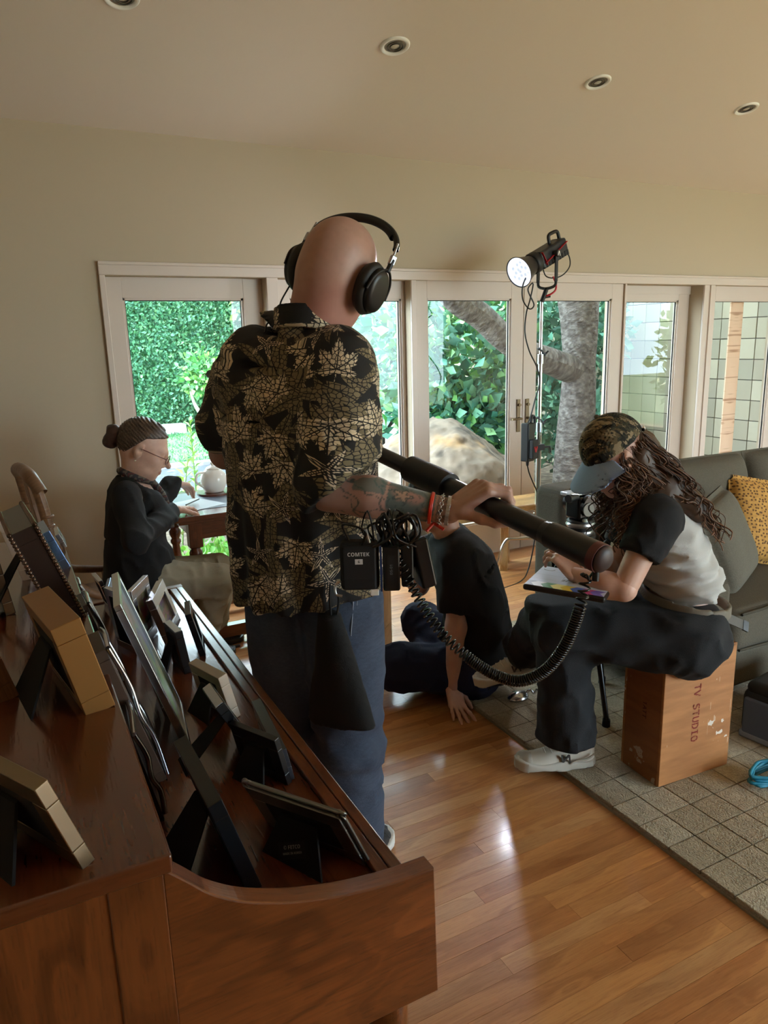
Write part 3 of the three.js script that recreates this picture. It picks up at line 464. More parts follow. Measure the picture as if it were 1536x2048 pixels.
// ---------- picture frames ----------
{
  const pic = (k) => canvasTex(128, 160, (g, w, h) => { seed = 77 + k * 31; const hue = ['#8d7f6c', '#6b7484', '#77705f', '#8a6f66'][k % 4]; g.fillStyle = hue; g.fillRect(0, 0, w, h); for (let i = 0; i < 26; i++) { g.fillStyle = `rgba(${rr(30, 220) | 0},${rr(30, 200) | 0},${rr(30, 180) | 0},0.35)`; g.beginPath(); g.ellipse(rr(0, w), rr(0, h), rr(6, 40), rr(8, 46), rr(0, 3), 0, 7); g.fill(); } });
  const pm = [0, 1, 2, 3].map((k) => mat('#ffffff', 0.35, { map: pic(k) }));
  const zeb = mat('#ffffff', 0.4, { map: tex(256, 256, (u, v) => { const k = Math.sin((u * 9 + v * 26 + 4 * fbm2(u * 5, v * 5, 3)) * 3.14); return k > 0.15 ? s255(226, 214, 204) : s255(34, 22, 18); }) });
  const wing = mat('#ffffff', 0.12, { metalness: 0.85, color: '#aeb6c6' });
  const S = { champagne: mat('#8f7f68', 0.28, { metalness: 0.9 }), goldbox: mat('#946a38', 0.36, { metalness: 0.45 }), beaded: mat('#2a1a14', 0.3), zebra: zeb, bluemetal: mat('#7f9cc4', 0.16, { metalness: 0.9 }), silver: M.silver, carved: M.walnut, black: mat('#15171b', 0.28), pewter: M.pewter, slate: mat('#33373f', 0.3), blacksilver: mat('#101114', 0.25), lightwood: mat('#a89a8c', 0.35, { metalness: 0.35 }), blackthin: mat('#0c0d12', 0.2), silverpic: M.silver, acrylic: M.silver, camera: mat('#4a3a30', 0.35), ornate: mat('#1c1a19', 0.3) };
  const list = [
  [[0.024,1.020,-0.762], [-0.028,0.117,0.000], [-0.089,0.000,-0.179], 0.016, 'champagne', 1, 'champagne metal photo frame nearest the lower left edge, seen from behind'],
  [[0.093,1.020,-1.125], [-0.032,0.154,0.000], [-0.033,0.000,-0.204], 0.045, 'goldbox', 1, 'deep gold box photo frame on the upper shelf, turned away'],
  [[0.090,1.020,-1.580], [-0.067,0.207,0.000], [-0.018,0.000,-0.268], 0.05, 'beaded', 1, 'tall dark photo frame with beaded edges on the upper shelf'],
  [[0.000,1.020,-1.918], [-0.043,0.151,0.000], [0.041,0.000,-0.134], 0.02, 'zebra', 0, 'zebra patterned photo frame behind the beaded one'],
  [[0.096,1.020,-1.979], [-0.038,0.103,0.000], [-0.007,0.000,-0.146], 0.025, 'bluemetal', 0, 'narrow frame with a bright blue top edge by the beaded frame'],
  [[0.104,1.020,-2.198], [-0.017,0.042,0.000], [0.002,0.000,-0.100], 0.012, 'silver', 0, 'small clear silver frame in front of the wooden chair'],
  [[-0.037,1.020,-1.671], [-0.015,0.117,0.000], [-0.023,0.000,-0.148], 0.02, 'silver', 0, 'silver frame cut by the left edge beside the black easel leg'],
  [[-0.040,1.020,-1.241], [-0.020,0.097,0.000], [-0.058,0.000,-0.170], 0.03, 'carved', 0, 'dark carved wooden frame at the left edge of the upper shelf'],
  [[0.244,0.790,-0.904], [-0.047,0.161,0.000], [-0.005,0.000,-0.202], 0.022, 'black', 1, 'plain black photo frame leaning near the curved end panel'],
  [[0.408,0.790,-0.880], [-0.037,0.112,0.000], [-0.085,0.000,-0.162], 0.014, 'pewter', 1, 'pewter frame with knotted corners at the near end of the tray'],
  [[0.382,0.790,-1.137], [-0.013,0.065,0.000], [0.019,0.000,-0.207], 0.02, 'slate', 0, 'slate grey frame along the front lip of the tray'],
  [[0.359,0.790,-1.235], [-0.070,0.134,0.000], [-0.002,0.000,-0.095], 0.02, 'blacksilver', 1, 'black frame with a silver top edge in the middle of the tray'],
  [[0.364,0.790,-1.418], [-0.021,0.106,0.000], [-0.035,0.000,-0.118], 0.022, 'lightwood', 1, 'pale silvery wooden frame behind the black and silver one'],
  [[0.376,0.790,-1.770], [-0.031,0.118,0.000], [0.020,0.000,-0.098], 0.016, 'blackthin', 0, 'slim black frame standing by the bright front lip'],
  [[0.323,0.790,-1.690], [-0.014,0.111,0.000], [-0.010,0.000,-0.089], 0.02, 'blacksilver', 1, 'small black frame with silver rim next to the slim black one'],
  [[0.316,0.790,-1.896], [-0.047,0.127,0.000], [0.055,0.000,-0.139], 0.02, 'silverpic', 1, 'silver frame turned to show its picture near the far end'],
  [[0.236,0.790,-1.879], [-0.014,0.168,0.000], [0.061,0.000,-0.115], 0.014, 'silverpic', 0, 'folding silver frame leaf showing a dim photograph'],
  [[0.233,0.790,-1.881], [-0.017,0.168,0.000], [-0.034,0.000,-0.094], 0.014, 'silver', 0, 'white edged leaf of the folding silver frame'],
  [[0.241,0.790,-1.334], [-0.108,0.319,0.000], [0.023,0.000,-0.199], 0.014, 'acrylic', 0, 'large clear acrylic frame standing in the middle of the tray'],
  [[0.235,0.790,-1.498], [-0.058,0.225,0.000], [0.006,0.000,-0.120], 0.016, 'silver', 0, 'tall thin silver frame against the acrylic one'],
  [[0.159,0.790,-1.963], [-0.051,0.182,0.000], [-0.005,0.000,-0.070], 0.03, 'camera', 0, 'rounded silver frame farthest along the riser'],
  [[0.167,0.790,-1.617], [-0.066,0.241,0.000], [-0.003,0.000,-0.090], 0.03, 'camera', 0, 'rounded silver frame second from the far end along the riser'],
  [[0.177,0.790,-1.254], [-0.078,0.274,0.000], [-0.001,0.000,-0.100], 0.03, 'camera', 0, 'rounded silver frame third along the riser'],
  [[0.149,0.790,-1.136], [-0.038,0.165,0.000], [0.008,0.000,-0.130], 0.025, 'ornate', 1, 'dark ornate frame behind the plain black frame'],
  [[0.218,0.790,-2.232], [-0.028,0.108,0.000], [-0.010,0.000,-0.099], 0.012, 'silverpic', 0, 'silver hinged frame below the seated woman'],
  [[0.225,0.790,-2.156], [-0.033,0.099,0.000], [0.021,0.000,-0.098], 0.012, 'bluemetal', 0, 'small blue lit frame next to the hinged one'],
  [[0.375,0.790,-1.131], [-0.018,0.100,0.000], [-0.050,0.000,-0.109], 0.012, 'black', 1, 'dark easel backed frame between the slate and pewter ones'],
  ];
  list.forEach(([B, U, W, th, st, easel, lab], k) => {
    const up = V(U), w = V(W), h = up.length(), L = w.length(), x = w.clone().normalize(), y = up.clone().normalize(); let n = new THREE.Vector3().crossVectors(x, y); if (n.x < 0) n.negate();
    const g = thing('photo_frame', lab, 'photo frame', [0, 0, 0], 0, 'photo frames on the cabinet');
    // local axes: X along the width from the near corner, Y up the frame, Z to the face
    const mtx = new THREE.Matrix4().makeBasis(x, y, n); const rh = new THREE.Vector3().crossVectors(x, y).dot(n) < 0;
    g.applyMatrix4(mtx.clone().setPosition(B[0], B[1] + 0.002, B[2]));
    if (rh) { g.matrix.identity(); g.position.set(0, 0, 0); g.quaternion.identity(); g.scale.set(1, 1, 1); const mm = new THREE.Matrix4().makeBasis(x.clone().negate(), y, n).setPosition(B[0] + W[0], B[1] + 0.002 + W[1], B[2] + W[2]); g.applyMatrix4(mm); }
    const b = st === 'acrylic' ? 0.012 : Math.min(0.028, L * 0.2), m = S[st];
    const bar = (x0, y0, x1, y1) => bx(x0, y0, -th, x1, y1, 0, Math.min(0.0014, th / 4), k, k * 0.7);
    part('rail', bar(0, 0, L, b), m, g); part('rail', bar(0, h - b, L, h), m, g); part('stile', bar(0, b, b, h - b), m, g); part('stile', bar(L - b, b, L, h - b), m, g);
    part('backing', bx(b * 0.5, b * 0.5, -th + 0.001, L - b * 0.5, h - b * 0.5, -th + 0.005), st === 'acrylic' ? wing : M.velvet, g);
    part('picture', new THREE.PlaneGeometry(L - 2 * b, h - 2 * b).translate(L / 2, h / 2, -th * 0.45), pm[k % 4], g);
    if (st === 'silverpic' || st === 'silver') part('inner_bevel', [bx(b, b, -th * 0.4, L - b, b + 0.004, -0.002), bx(b, h - b - 0.004, -th * 0.4, L - b, h - b, -0.002)], M.chrome, g);
    if (st === 'beaded') { const bead = new THREE.SphereGeometry(0.0052, 8, 6), gs = []; for (let i = 0; i <= 28; i++) for (const [a, zz] of [[0, 0], [0, -th], [L, 0]]) gs.push(place(bead, [a, h * i / 28, zz])); for (let i = 0; i <= 34; i++) for (const zz of [0, -th]) gs.push(place(bead, [L * i / 34, h, zz])); part('beading', gs, mat('#6a5346', 0.22, { metalness: 0.7 }), g); }
    if (st === 'pewter') { const gs = [new THREE.TorusKnotGeometry(0.006, 0.0022, 40, 6).translate(0, 0, 0)]; for (const [a, q] of [[0, 0], [L, 0], [0, h], [L, h]]) part('corner_knot', gs.map((o) => place(o, [a, q, -th / 2])), M.pewter, g); part('twist_bar', [tube([[0, h + 0.004, -th / 2], [L, h + 0.004, -th / 2]], 0.003, 2), tube([[L + 0.004, 0, -th / 2], [L + 0.004, h, -th / 2]], 0.003, 2), tube([[-0.004, 0, -th / 2], [-0.004, h, -th / 2]], 0.003, 2)], M.pewter, g); }
    if (st === 'camera' || st === 'ornate') { part('scrollwork', [tube([[0, 0.01, 0.004], [0.006, h * 0.3, 0.01], [0, h * 0.5, 0.005], [0.006, h * 0.7, 0.01], [0, h, 0.004]], 0.0045, 30, 6), tube([[L, 0.01, 0.004], [L - 0.006, h * 0.3, 0.01], [L, h * 0.5, 0.005], [L - 0.006, h * 0.7, 0.01], [L, h, 0.004]], 0.0045, 30, 6), tube([[0, h, 0.004], [L / 2, h + 0.008, 0.008], [L, h, 0.004]], 0.0045, 20, 6)], M.silver, g); }
    if (st === 'blacksilver') part('rim', bx(0.002, h - 0.0005, -th + 0.002, L - 0.002, h + 0.0015, -0.002), M.silver, g);
    if (easel) {                                                     // hinged velvet strut from the back down to the shelf
      const a = Math.atan2(-U[0], U[1]), foot = h * 0.62, ew = Math.min(0.1, L * 0.55), topY = h * 0.66, zf = -th - Math.max(0.035, foot * Math.tan(0.38 + a));
      const pts = [[L / 2 - ew * 0.35, topY, -th], [L / 2 + ew * 0.35, topY, -th], [L / 2 + ew * 0.65, 0.0, zf], [L / 2 - ew * 0.65, 0.0, zf]];
      // put the foot of the strut on the shelf: solve height along the frame's lean
      const yf = (p) => p[1] * y.y + p[2] * n.y; for (const q of [2, 3]) pts[q][1] = -pts[q][2] * n.y / y.y * -1 * -1 + 0.001;
      const e = new THREE.BufferGeometry(), P = []; for (const dz of [0, -0.004]) for (const p of pts) P.push(p[0], p[1], p[2] + dz); e.setAttribute('position', new THREE.Float32BufferAttribute(P, 3)); e.setIndex([0, 1, 2, 0, 2, 3, 4, 6, 5, 4, 7, 6, 0, 4, 5, 0, 5, 1, 1, 5, 6, 1, 6, 2, 2, 6, 7, 2, 7, 3, 3, 7, 4, 3, 4, 0]); const e2 = e.toNonIndexed(); e2.computeVertexNormals();
      const eo = part('easel_strut', e2, M.velvet, g, 'black velvet easel strut');
      if (st === 'pewter') { const tx = canvasTex(256, 128, (q, w2, h2) => { q.fillStyle = '#060607'; q.fillRect(0, 0, w2, h2); q.fillStyle = '#8a8a8a'; q.font = 'bold 40px sans-serif'; q.textAlign = 'center'; q.fillText('© FETCO', 128, 54); q.font = 'bold 24px sans-serif'; q.fillText('MADE IN KOREA', 128, 92); }); const pl = new THREE.PlaneGeometry(0.05, 0.025); const lo = part('maker_mark', pl, mat('#ffffff', 0.8, { map: tx }), eo, 'small maker print'); const c0 = V(pts[0]).add(V(pts[1])).add(V(pts[2])).add(V(pts[3])).multiplyScalar(0.25), ey = V(pts[0]).sub(V(pts[3])).normalize(), ez = new THREE.Vector3().crossVectors(ey, V(1, 0, 0)).normalize(), exx = new THREE.Vector3().crossVectors(ey, ez); if (ez.z > 0) { ez.negate(); } exx.crossVectors(ey, ez); lo.applyMatrix4(new THREE.Matrix4().makeBasis(exx, ey, ez).setPosition(c0.x, c0.y, c0.z - 0.0055)); }
    }
  });
}
// ---------- table, teapot, papers ----------
{
  const t = thing('dining_table', 'small cherry table with turned legs by the first window', 'table', [0, 0, 0]);
  part('table_top', [bx(0.665, 0.722, -4.27, 1.42, 0.75, -3.585, 0.005)], M.cherry, t); part('under_moulding', bx(0.69, 0.704, -4.25, 1.4, 0.722, -3.61, 0.004), M.cherry, t);
  const x0 = 0.775, x1 = 1.32, z0 = -3.67, z1 = -4.19;
  part('apron', [bx(x0, 0.61, z0 - 0.012, x1, 0.705, z0 + 0.01), bx(x0, 0.61, z1 - 0.01, x1, 0.705, z1 + 0.012), bx(x0 - 0.01, 0.61, z1, x0 + 0.012, 0.705, z0), bx(x1 - 0.012, 0.61, z1, x1 + 0.01, 0.705, z0)], M.cherry, t);
  const leg = lathe([[0, 0], [0.026, 0], [0.03, 0.03], [0.03, 0.14], [0.022, 0.16], [0.022, 0.2], [0.034, 0.27], [0.036, 0.31], [0.026, 0.4], [0.021, 0.46], [0.03, 0.475], [0.03, 0.49], [0.022, 0.5], [0.034, 0.525], [0.034, 0.545], [0.024, 0.56], [0.03, 0.575], [0, 0.576]], 24);
  for (const [x, z] of [[x0, z0], [x0, z1], [x1, z0], [x1, z1]]) { const l = part('leg', [place(leg, [x, 0, z]), bx(x - 0.034, 0.572, z - 0.034, x + 0.034, 0.705, z + 0.034, 0.003)], M.cherry, t); }
  const st = (a, b, c, d) => part('stretcher', bx(a, 0.05, b, c, 0.115, d, 0.004), M.cherry, t);
  st(x0, z0 - 0.035, x1, z0 + 0.02); st(x0, z1 - 0.02, x1, z1 + 0.035); st(x0 - 0.02, z1, x0 + 0.035, z0); st(x1 - 0.05, z1, x1 + 0.02, z0);
  const tp = thing('teapot', 'white china teapot on the table', 'teapot', [1.0, 0.764, -4.1], 0.35), wm = mat('#e9e4da', 0.12);
  part('body', lathe([[0, 0], [0.05, 0], [0.056, 0.006], [0.072, 0.04], [0.076, 0.07], [0.068, 0.105], [0.045, 0.128], [0.04, 0.132], [0, 0.132]], 40), wm, tp);
  const lid = part('lid', lathe([[0.042, 0.132], [0.036, 0.142], [0.018, 0.15], [0.008, 0.153], [0.01, 0.16], [0.013, 0.166], [0.01, 0.173], [0, 0.175]], 32), wm, tp);
  part('spout', limb([[0.06, 0.045, 0], [0.09, 0.06, 0], [0.105, 0.095, 0], [0.13, 0.125, 0]], [0.02, 0.015, 0.011, 0.009], 24, 14, 0), wm, tp); part('handle', tube([[-0.05, 0.115, 0], [-0.1, 0.115, 0], [-0.115, 0.075, 0], [-0.068, 0.035, 0]], 0.007, 30), wm, tp);
  solo('trivet', place(new THREE.CylinderGeometry(0.1, 0.1, 0.013, 40), [1.0, 0.757, -4.1]), M.cherry, 'round wooden trivet under the teapot', 'trivet');
  solo('placemat', bx(0.74, 0.75, -4.2, 1.2, 0.7525, -3.72), mat('#5c6472', 0.35), 'dark glossy placemat spread on the table', 'placemat');
  solo('sheet_of_paper', place(cbox(0.2, 0.001, 0.26), [0.84, 0.7535, -3.86], [0, 0.4, 0]), mat('#cfd3da', 0.6), 'pale sheet of paper under the resting hand', 'paper');
}
// ---------- wooden armchair ----------
{
  const c = thing('wooden_armchair', 'carved wooden armchair under the woman at the table', 'chair', [0.34, 0, -3.5], 0.15), m = M.walnut; // faces +x
  part('seat', extrude([[-0.24, -0.22], [0.24, -0.25], [0.27, 0], [0.24, 0.25], [-0.24, 0.22]], 0.03, 0.012).rotateX(-Math.PI / 2).translate(0, 0.41, 0), m, c);
  for (const s of [-1, 1]) {
    part('back_post', limb([[-0.23, 0.43, 0.18 * s], [-0.26, 0.7, 0.19 * s], [-0.29, 0.95, 0.185 * s], [-0.305, 1.04, 0.17 * s]], [0.017, 0.02, 0.022, 0.022], 30, 12, 0), m, c);
    part('post_collar', [0.86, 0.9].map((y) => place(new THREE.TorusGeometry(0.022, 0.006, 8, 20).rotateX(Math.PI / 2), [-0.278, y, 0.187 * s])), m, c);
    part('arm', limb([[-0.26, 0.78, 0.19 * s], [-0.23, 0.64, 0.22 * s], [-0.15, 0.55, 0.25 * s], [-0.04, 0.515, 0.26 * s], [0.05, 0.5, 0.255 * s]], [0.022, 0.02, 0.018, 0.02, 0.016], 30, 12, 0), m, c);
    part('arm_support', limb([[0.02, 0.43, 0.235 * s], [0.03, 0.47, 0.25 * s], [0.03, 0.505, 0.255 * s]], [0.018, 0.014, 0.016], 16, 10, 0), m, c);
    part('front_leg', rod([0.22, 0, 0.22 * s], [0.2, 0.41, 0.2 * s], 0.016, 0.024), m, c); part('back_leg', rod([-0.27, 0, 0.2 * s], [-0.2, 0.41, 0.17 * s], 0.016, 0.022), m, c);
  }
  part('crest_rail', limb([[-0.285, 1.0, -0.19], [-0.31, 1.055, -0.15], [-0.315, 1.075, -0.05], [-0.315, 1.075, 0.05], [-0.31, 1.055, 0.15], [-0.285, 1.0, 0.19]], [0.024, 0.03, 0.028, 0.028, 0.03, 0.024], 40, 14, 0), m, c);
  part('splat', extrude([[-0.05, 0], [0.05, 0], [0.035, 0.2], [0.06, 0.36], [0.03, 0.5], [0.05, 0.63], [-0.05, 0.63], [-0.03, 0.5], [-0.06, 0.36], [-0.035, 0.2]], 0.014, 0.003).rotateY(Math.PI / 2).rotateZ(0.13).translate(-0.235, 0.43, 0), m, c);
}
// ---------- slab bench under the window ----------
{
  const b = thing('slab_bench', 'low honey coloured bench with wavy slab legs under the double doors', 'bench');
  part('seat', bx(2.96, 0.405, -4.24, 4.35, 0.45, -3.93, 0.012), M.honey, b);
  const leg = new THREE.Shape(); leg.moveTo(-0.13, 0); leg.lineTo(-0.075, 0); leg.bezierCurveTo(-0.07, 0.06, -0.03, 0.09, 0, 0.07); leg.bezierCurveTo(0.03, 0.09, 0.07, 0.06, 0.075, 0); leg.lineTo(0.13, 0); leg.bezierCurveTo(0.14, 0.1, 0.06, 0.16, 0.08, 0.26); leg.bezierCurveTo(0.09, 0.32, 0.13, 0.34, 0.13, 0.405); leg.lineTo(-0.13, 0.405); leg.bezierCurveTo(-0.13, 0.34, -0.09, 0.32, -0.08, 0.26); leg.bezierCurveTo(-0.06, 0.16, -0.14, 0.1, -0.13, 0);
  for (const x of [3.0, 4.2]) { const g = extrude(leg, 0.045, 0.004); boxUV(g, 0.1, 0.4, 0.05, x, 0, 1); g.rotateY(Math.PI / 2 - 0.7); part('slab_leg', place(g, [x, 0.004, -4.06]), M.honey, b); }
}
// ---------- sofa ----------
{
  const fab = (c) => mat(c, 0.9, { map: tex(128, 128, (u, v) => { const k = 0.86 + 0.14 * noise2(u * 64, v * 64, 64, 64) - 0.06 * (Math.sin(u * 400) > 0 ? 1 : 0); return [k, k, k]; }, true, 8, 8), bumpMap: tex(128, 128, (u, v) => noise2(u * 64, v * 64, 64, 64), false, 8, 8), bumpScale: 0.001 });
  const f = fab('#5b5344'), s = thing('sofa', 'grey green upholstered sofa behind the woman in the cap', 'sofa');
  const pillow = (w, h, d, p = 2.6) => nets((x, y, z) => { const k = Math.pow(Math.abs(x / (w / 2)), p * 1.6), q = Math.pow(Math.abs(y / (h / 2)), p * 1.6), e = Math.max(0.001, 1 - k) ** 0.35 * Math.max(0.001, 1 - q) ** 0.35; return (Math.abs(z) - d / 2 * e + 0.012 * (fbm3(x * 6, y * 6, z * 3 + w * 9) - 0.5)) * 0.6; }, [-w / 2 - 0.02, -h / 2 - 0.02, -d / 2 - 0.02], [w / 2 + 0.02, h / 2 + 0.02, d / 2 + 0.02], 0.014);
  const uvp = (g) => vuv(g, (x, y) => [x, y]);
  part('base', bx(2.3, 0.1, -2.78, 4.6, 0.27, -1.86, 0.02), f, s);
  for (const x of [2.3, 4.4]) part('arm', bx(x, 0.1, -2.75, x + 0.22, 0.6, -1.84, 0.05), f, s);
  part('back', bx(2.3, 0.25, -2.86, 4.6, 0.86, -2.62, 0.05), f, s);
  part('back_piping', tube([[2.34, 0.858, -2.63], [3.4, 0.862, -2.63], [4.56, 0.858, -2.63]], 0.006, 30, 8), f, s);
  for (const [a, b] of [[2.52, 3.45], [3.46, 4.39]]) { const q = part('seat_cushion', bx(a, 0.265, -2.6, b, 0.455, -1.83, 0.055), f, s); part('piping', [tube([[a + 0.05, 0.44, -1.838], [(a + b) / 2, 0.448, -1.832], [b - 0.05, 0.44, -1.838]], 0.006, 24, 8), tube([[a + 0.05, 0.283, -1.838], [(a + b) / 2, 0.275, -1.832], [b - 0.05, 0.283, -1.838]], 0.006, 24, 8)], f, q); }
  for (const [x, w] of [[2.98, 0.86], [3.92, 0.94]]) { const g = uvp(pillow(w, 0.52, 0.24)); part('back_cushion', place(g, [x, 0.69, -2.5], [-0.18, 0, 0]), f, s); }
  for (const [x, z] of [[2.46, -1.92], [4.5, -1.92], [2.4, -2.75], [4.5, -2.75]]) part('foot', bx(x - 0.035, 0.0222, z - 0.035, x + 0.035, 0.1, z + 0.035, 0.006), M.mahog, s);
  const tp = solo('throw_pillow', place(uvp(pillow(0.42, 0.4, 0.15, 2.2)), [0, 0, 0], [-0.42, 0.35, 0.25]), fab('#625b4d'), 'plain grey throw pillow leaning on the sofa', 'pillow'); tp.position.set(2.86, 0.64, -2.16);
  const spot = mat('#ffffff', 0.85, { map: tex(512, 512, (u, v) => { let best = 9; const n = 26; const iu = Math.floor(u * n), iv = Math.floor(v * n); for (let a = -1; a <= 1; a++) for (let b = -1; b <= 1; b++) { const X = iu + a, Y = iv + b, wx = ((X % n) + n) % n, wy = ((Y % n) + n) % n; const d = Math.hypot(u * n - X - 0.5 - (hash(wx, wy) - 0.5) * 0.7, v * n - Y - 0.5 - (hash(wx, wy, 3) - 0.5) * 0.7); best = Math.min(best, d); } return best < 0.27 ? s255(94, 62, 26) : mixc(s255(196, 148, 74), s255(170, 122, 56), noise2(u * 40, v * 40, 40, 40)); }, true, 2.2, 2.2) });
  const yp = solo('throw_pillow', place(uvp(pillow(0.4, 0.4, 0.15, 2.2)), [0, 0, 0], [-0.45, -0.25, -0.35]), spot, 'mustard throw pillow with dark spots', 'pillow'); yp.position.set(3.3, 0.64, -2.27);
}
// ---------- apple boxes ----------
{
  const paint = (seedk) => tex(512, 768, (u, v) => { const g = fbm2(u * 6, v * 40, 4), q = fbm2(u * 3 + 4, v * 3, 3); let c = mixc(s255(186, 126, 72), s255(144, 90, 47), clamp(g * 0.8 + q * 0.5 - 0.2)); const sp = fbm2(u * 26 + seedk, v * 30, 3), reg = fbm2(u * 4 + seedk * 3, v * 5 + 2, 3); if (sp > 0.66 && reg > (seedk === 1 ? 0.68 : 0.46)) c = s255(214, 200, 184); const scuff = noise2(u * 90 + seedk, v * 14); if (scuff > 0.93 && reg > 0.5) c = mixc(c, s255(210, 190, 170), 0.6); return c; }, true);
  const t1 = paint(1), plain = mat('#ffffff', 0.55, { map: t1 });
  const b = thing('apple_box', 'worn wooden box on end with red stencilled letters, used as a seat', 'wooden box', [2.028, 0.0225, -1.676], -0.06);
  const W = 0.33, D = 0.19, H = 0.48, panel = (g) => vuv(g, (x, y, z) => [(x + z) * 1.6 + 0.5, y * 1.4]);
  part('front_panel', panel(bx(-W / 2, 0, D / 2 - 0.012, W / 2, H, D / 2, 0.003)), plain, b); part('rear_panel', panel(bx(-W / 2, 0, -D / 2, W / 2, H, -D / 2 + 0.012, 0.003)), plain, b);
  part('side_panel', panel(bx(-W / 2 + 0.0005, 0, -D / 2 + 0.012, -W / 2 + 0.0125, H, D / 2 - 0.012)), mat('#d8c8b8', 0.55, { map: paint(5) }), b); part('side_panel', panel(bx(W / 2 - 0.0125, 0, -D / 2 + 0.012, W / 2 - 0.0005, H, D / 2 - 0.012)), plain, b);
  part('end_panel', panel(bx(-W / 2, H - 0.012, -D / 2, W / 2, H, D / 2, 0.002)), plain, b);
  const pm = mat('#ffffff', 0.7, { transparent: true, map: canvasTex(256, 1024, (g, w, h) => { g.clearRect(0, 0, w, h); g.translate(w / 2, h / 2); g.rotate(Math.PI / 2); g.fillStyle = '#7a1408'; g.font = 'bold 132px monospace'; g.textAlign = 'center'; g.fillText('TV STUDIO', 0, 36); g.globalCompositeOperation = 'destination-out'; seed = 5; for (let i = 0; i < 420; i++) { g.beginPath(); g.arc(rr(-460, 460), rr(-100, 100), rr(1, 6), 0, 7); g.fill(); } for (let i = -4; i < 5; i++) g.fillRect(i * 72 - 3, -80, 5, 160); }) });
  const pl = new THREE.PlaneGeometry(0.08, 0.32).translate(-0.015, 0.25, D / 2 + 0.0012); part('stencil', pl, pm, b, 'red stencilled lettering');
  const pm2 = mat('#ffffff', 0.7, { transparent: true, map: canvasTex(256, 512, (g, w, h) => { g.clearRect(0, 0, w, h); g.translate(w / 2, h / 2); g.rotate(Math.PI / 2); g.fillStyle = '#571a12'; g.font = 'bold 120px monospace'; g.textAlign = 'center'; g.fillText('1ATT', 0, 36); }) });
  part('stencil', new THREE.PlaneGeometry(0.05, 0.12).rotateY(-Math.PI / 2).translate(-W / 2 - 0.0012, 0.26, 0.01), pm2, b, 'faint dark stencil');
  part('handle_slot', bx(-0.05, H - 0.001, -0.015, 0.05, H + 0.0005, 0.015), M.matteBlack, b);
  // pale plywood boxes behind the standing man
  const q = -Math.PI / 4;
  for (const [y, h, lab] of [[0.0, 0.203, 'lower pale plywood box behind the standing man'], [0.2035, 0.305, 'upper pale plywood box behind the standing man']]) {
    const g = thing('plywood_box', lab, 'wooden box', [1.34, y + 0.001, -3.1], q), w = 0.4, d = 0.305;
    part('panel', bx(-w / 2, 0, d / 2 - 0.016, w / 2, h, d / 2, 0.002, rnd(), 1), M.birch, g); part('panel', bx(-w / 2, 0, -d / 2, w / 2, h, -d / 2 + 0.016, 0.002), M.birch, g); part('end_panel', bx(-w / 2, 0, -d / 2 + 0.016, -w / 2 + 0.016, h, d / 2 - 0.016, 0.002), M.birch, g); part('end_panel', bx(w / 2 - 0.016, 0, -d / 2 + 0.016, w / 2, h, d / 2 - 0.016, 0.002), tinted(M.birch, '#f6e6d2'), g); part('lid', bx(-w / 2, h - 0.014, -d / 2, w / 2, h, d / 2, 0.003), M.birch, g);
  }
}

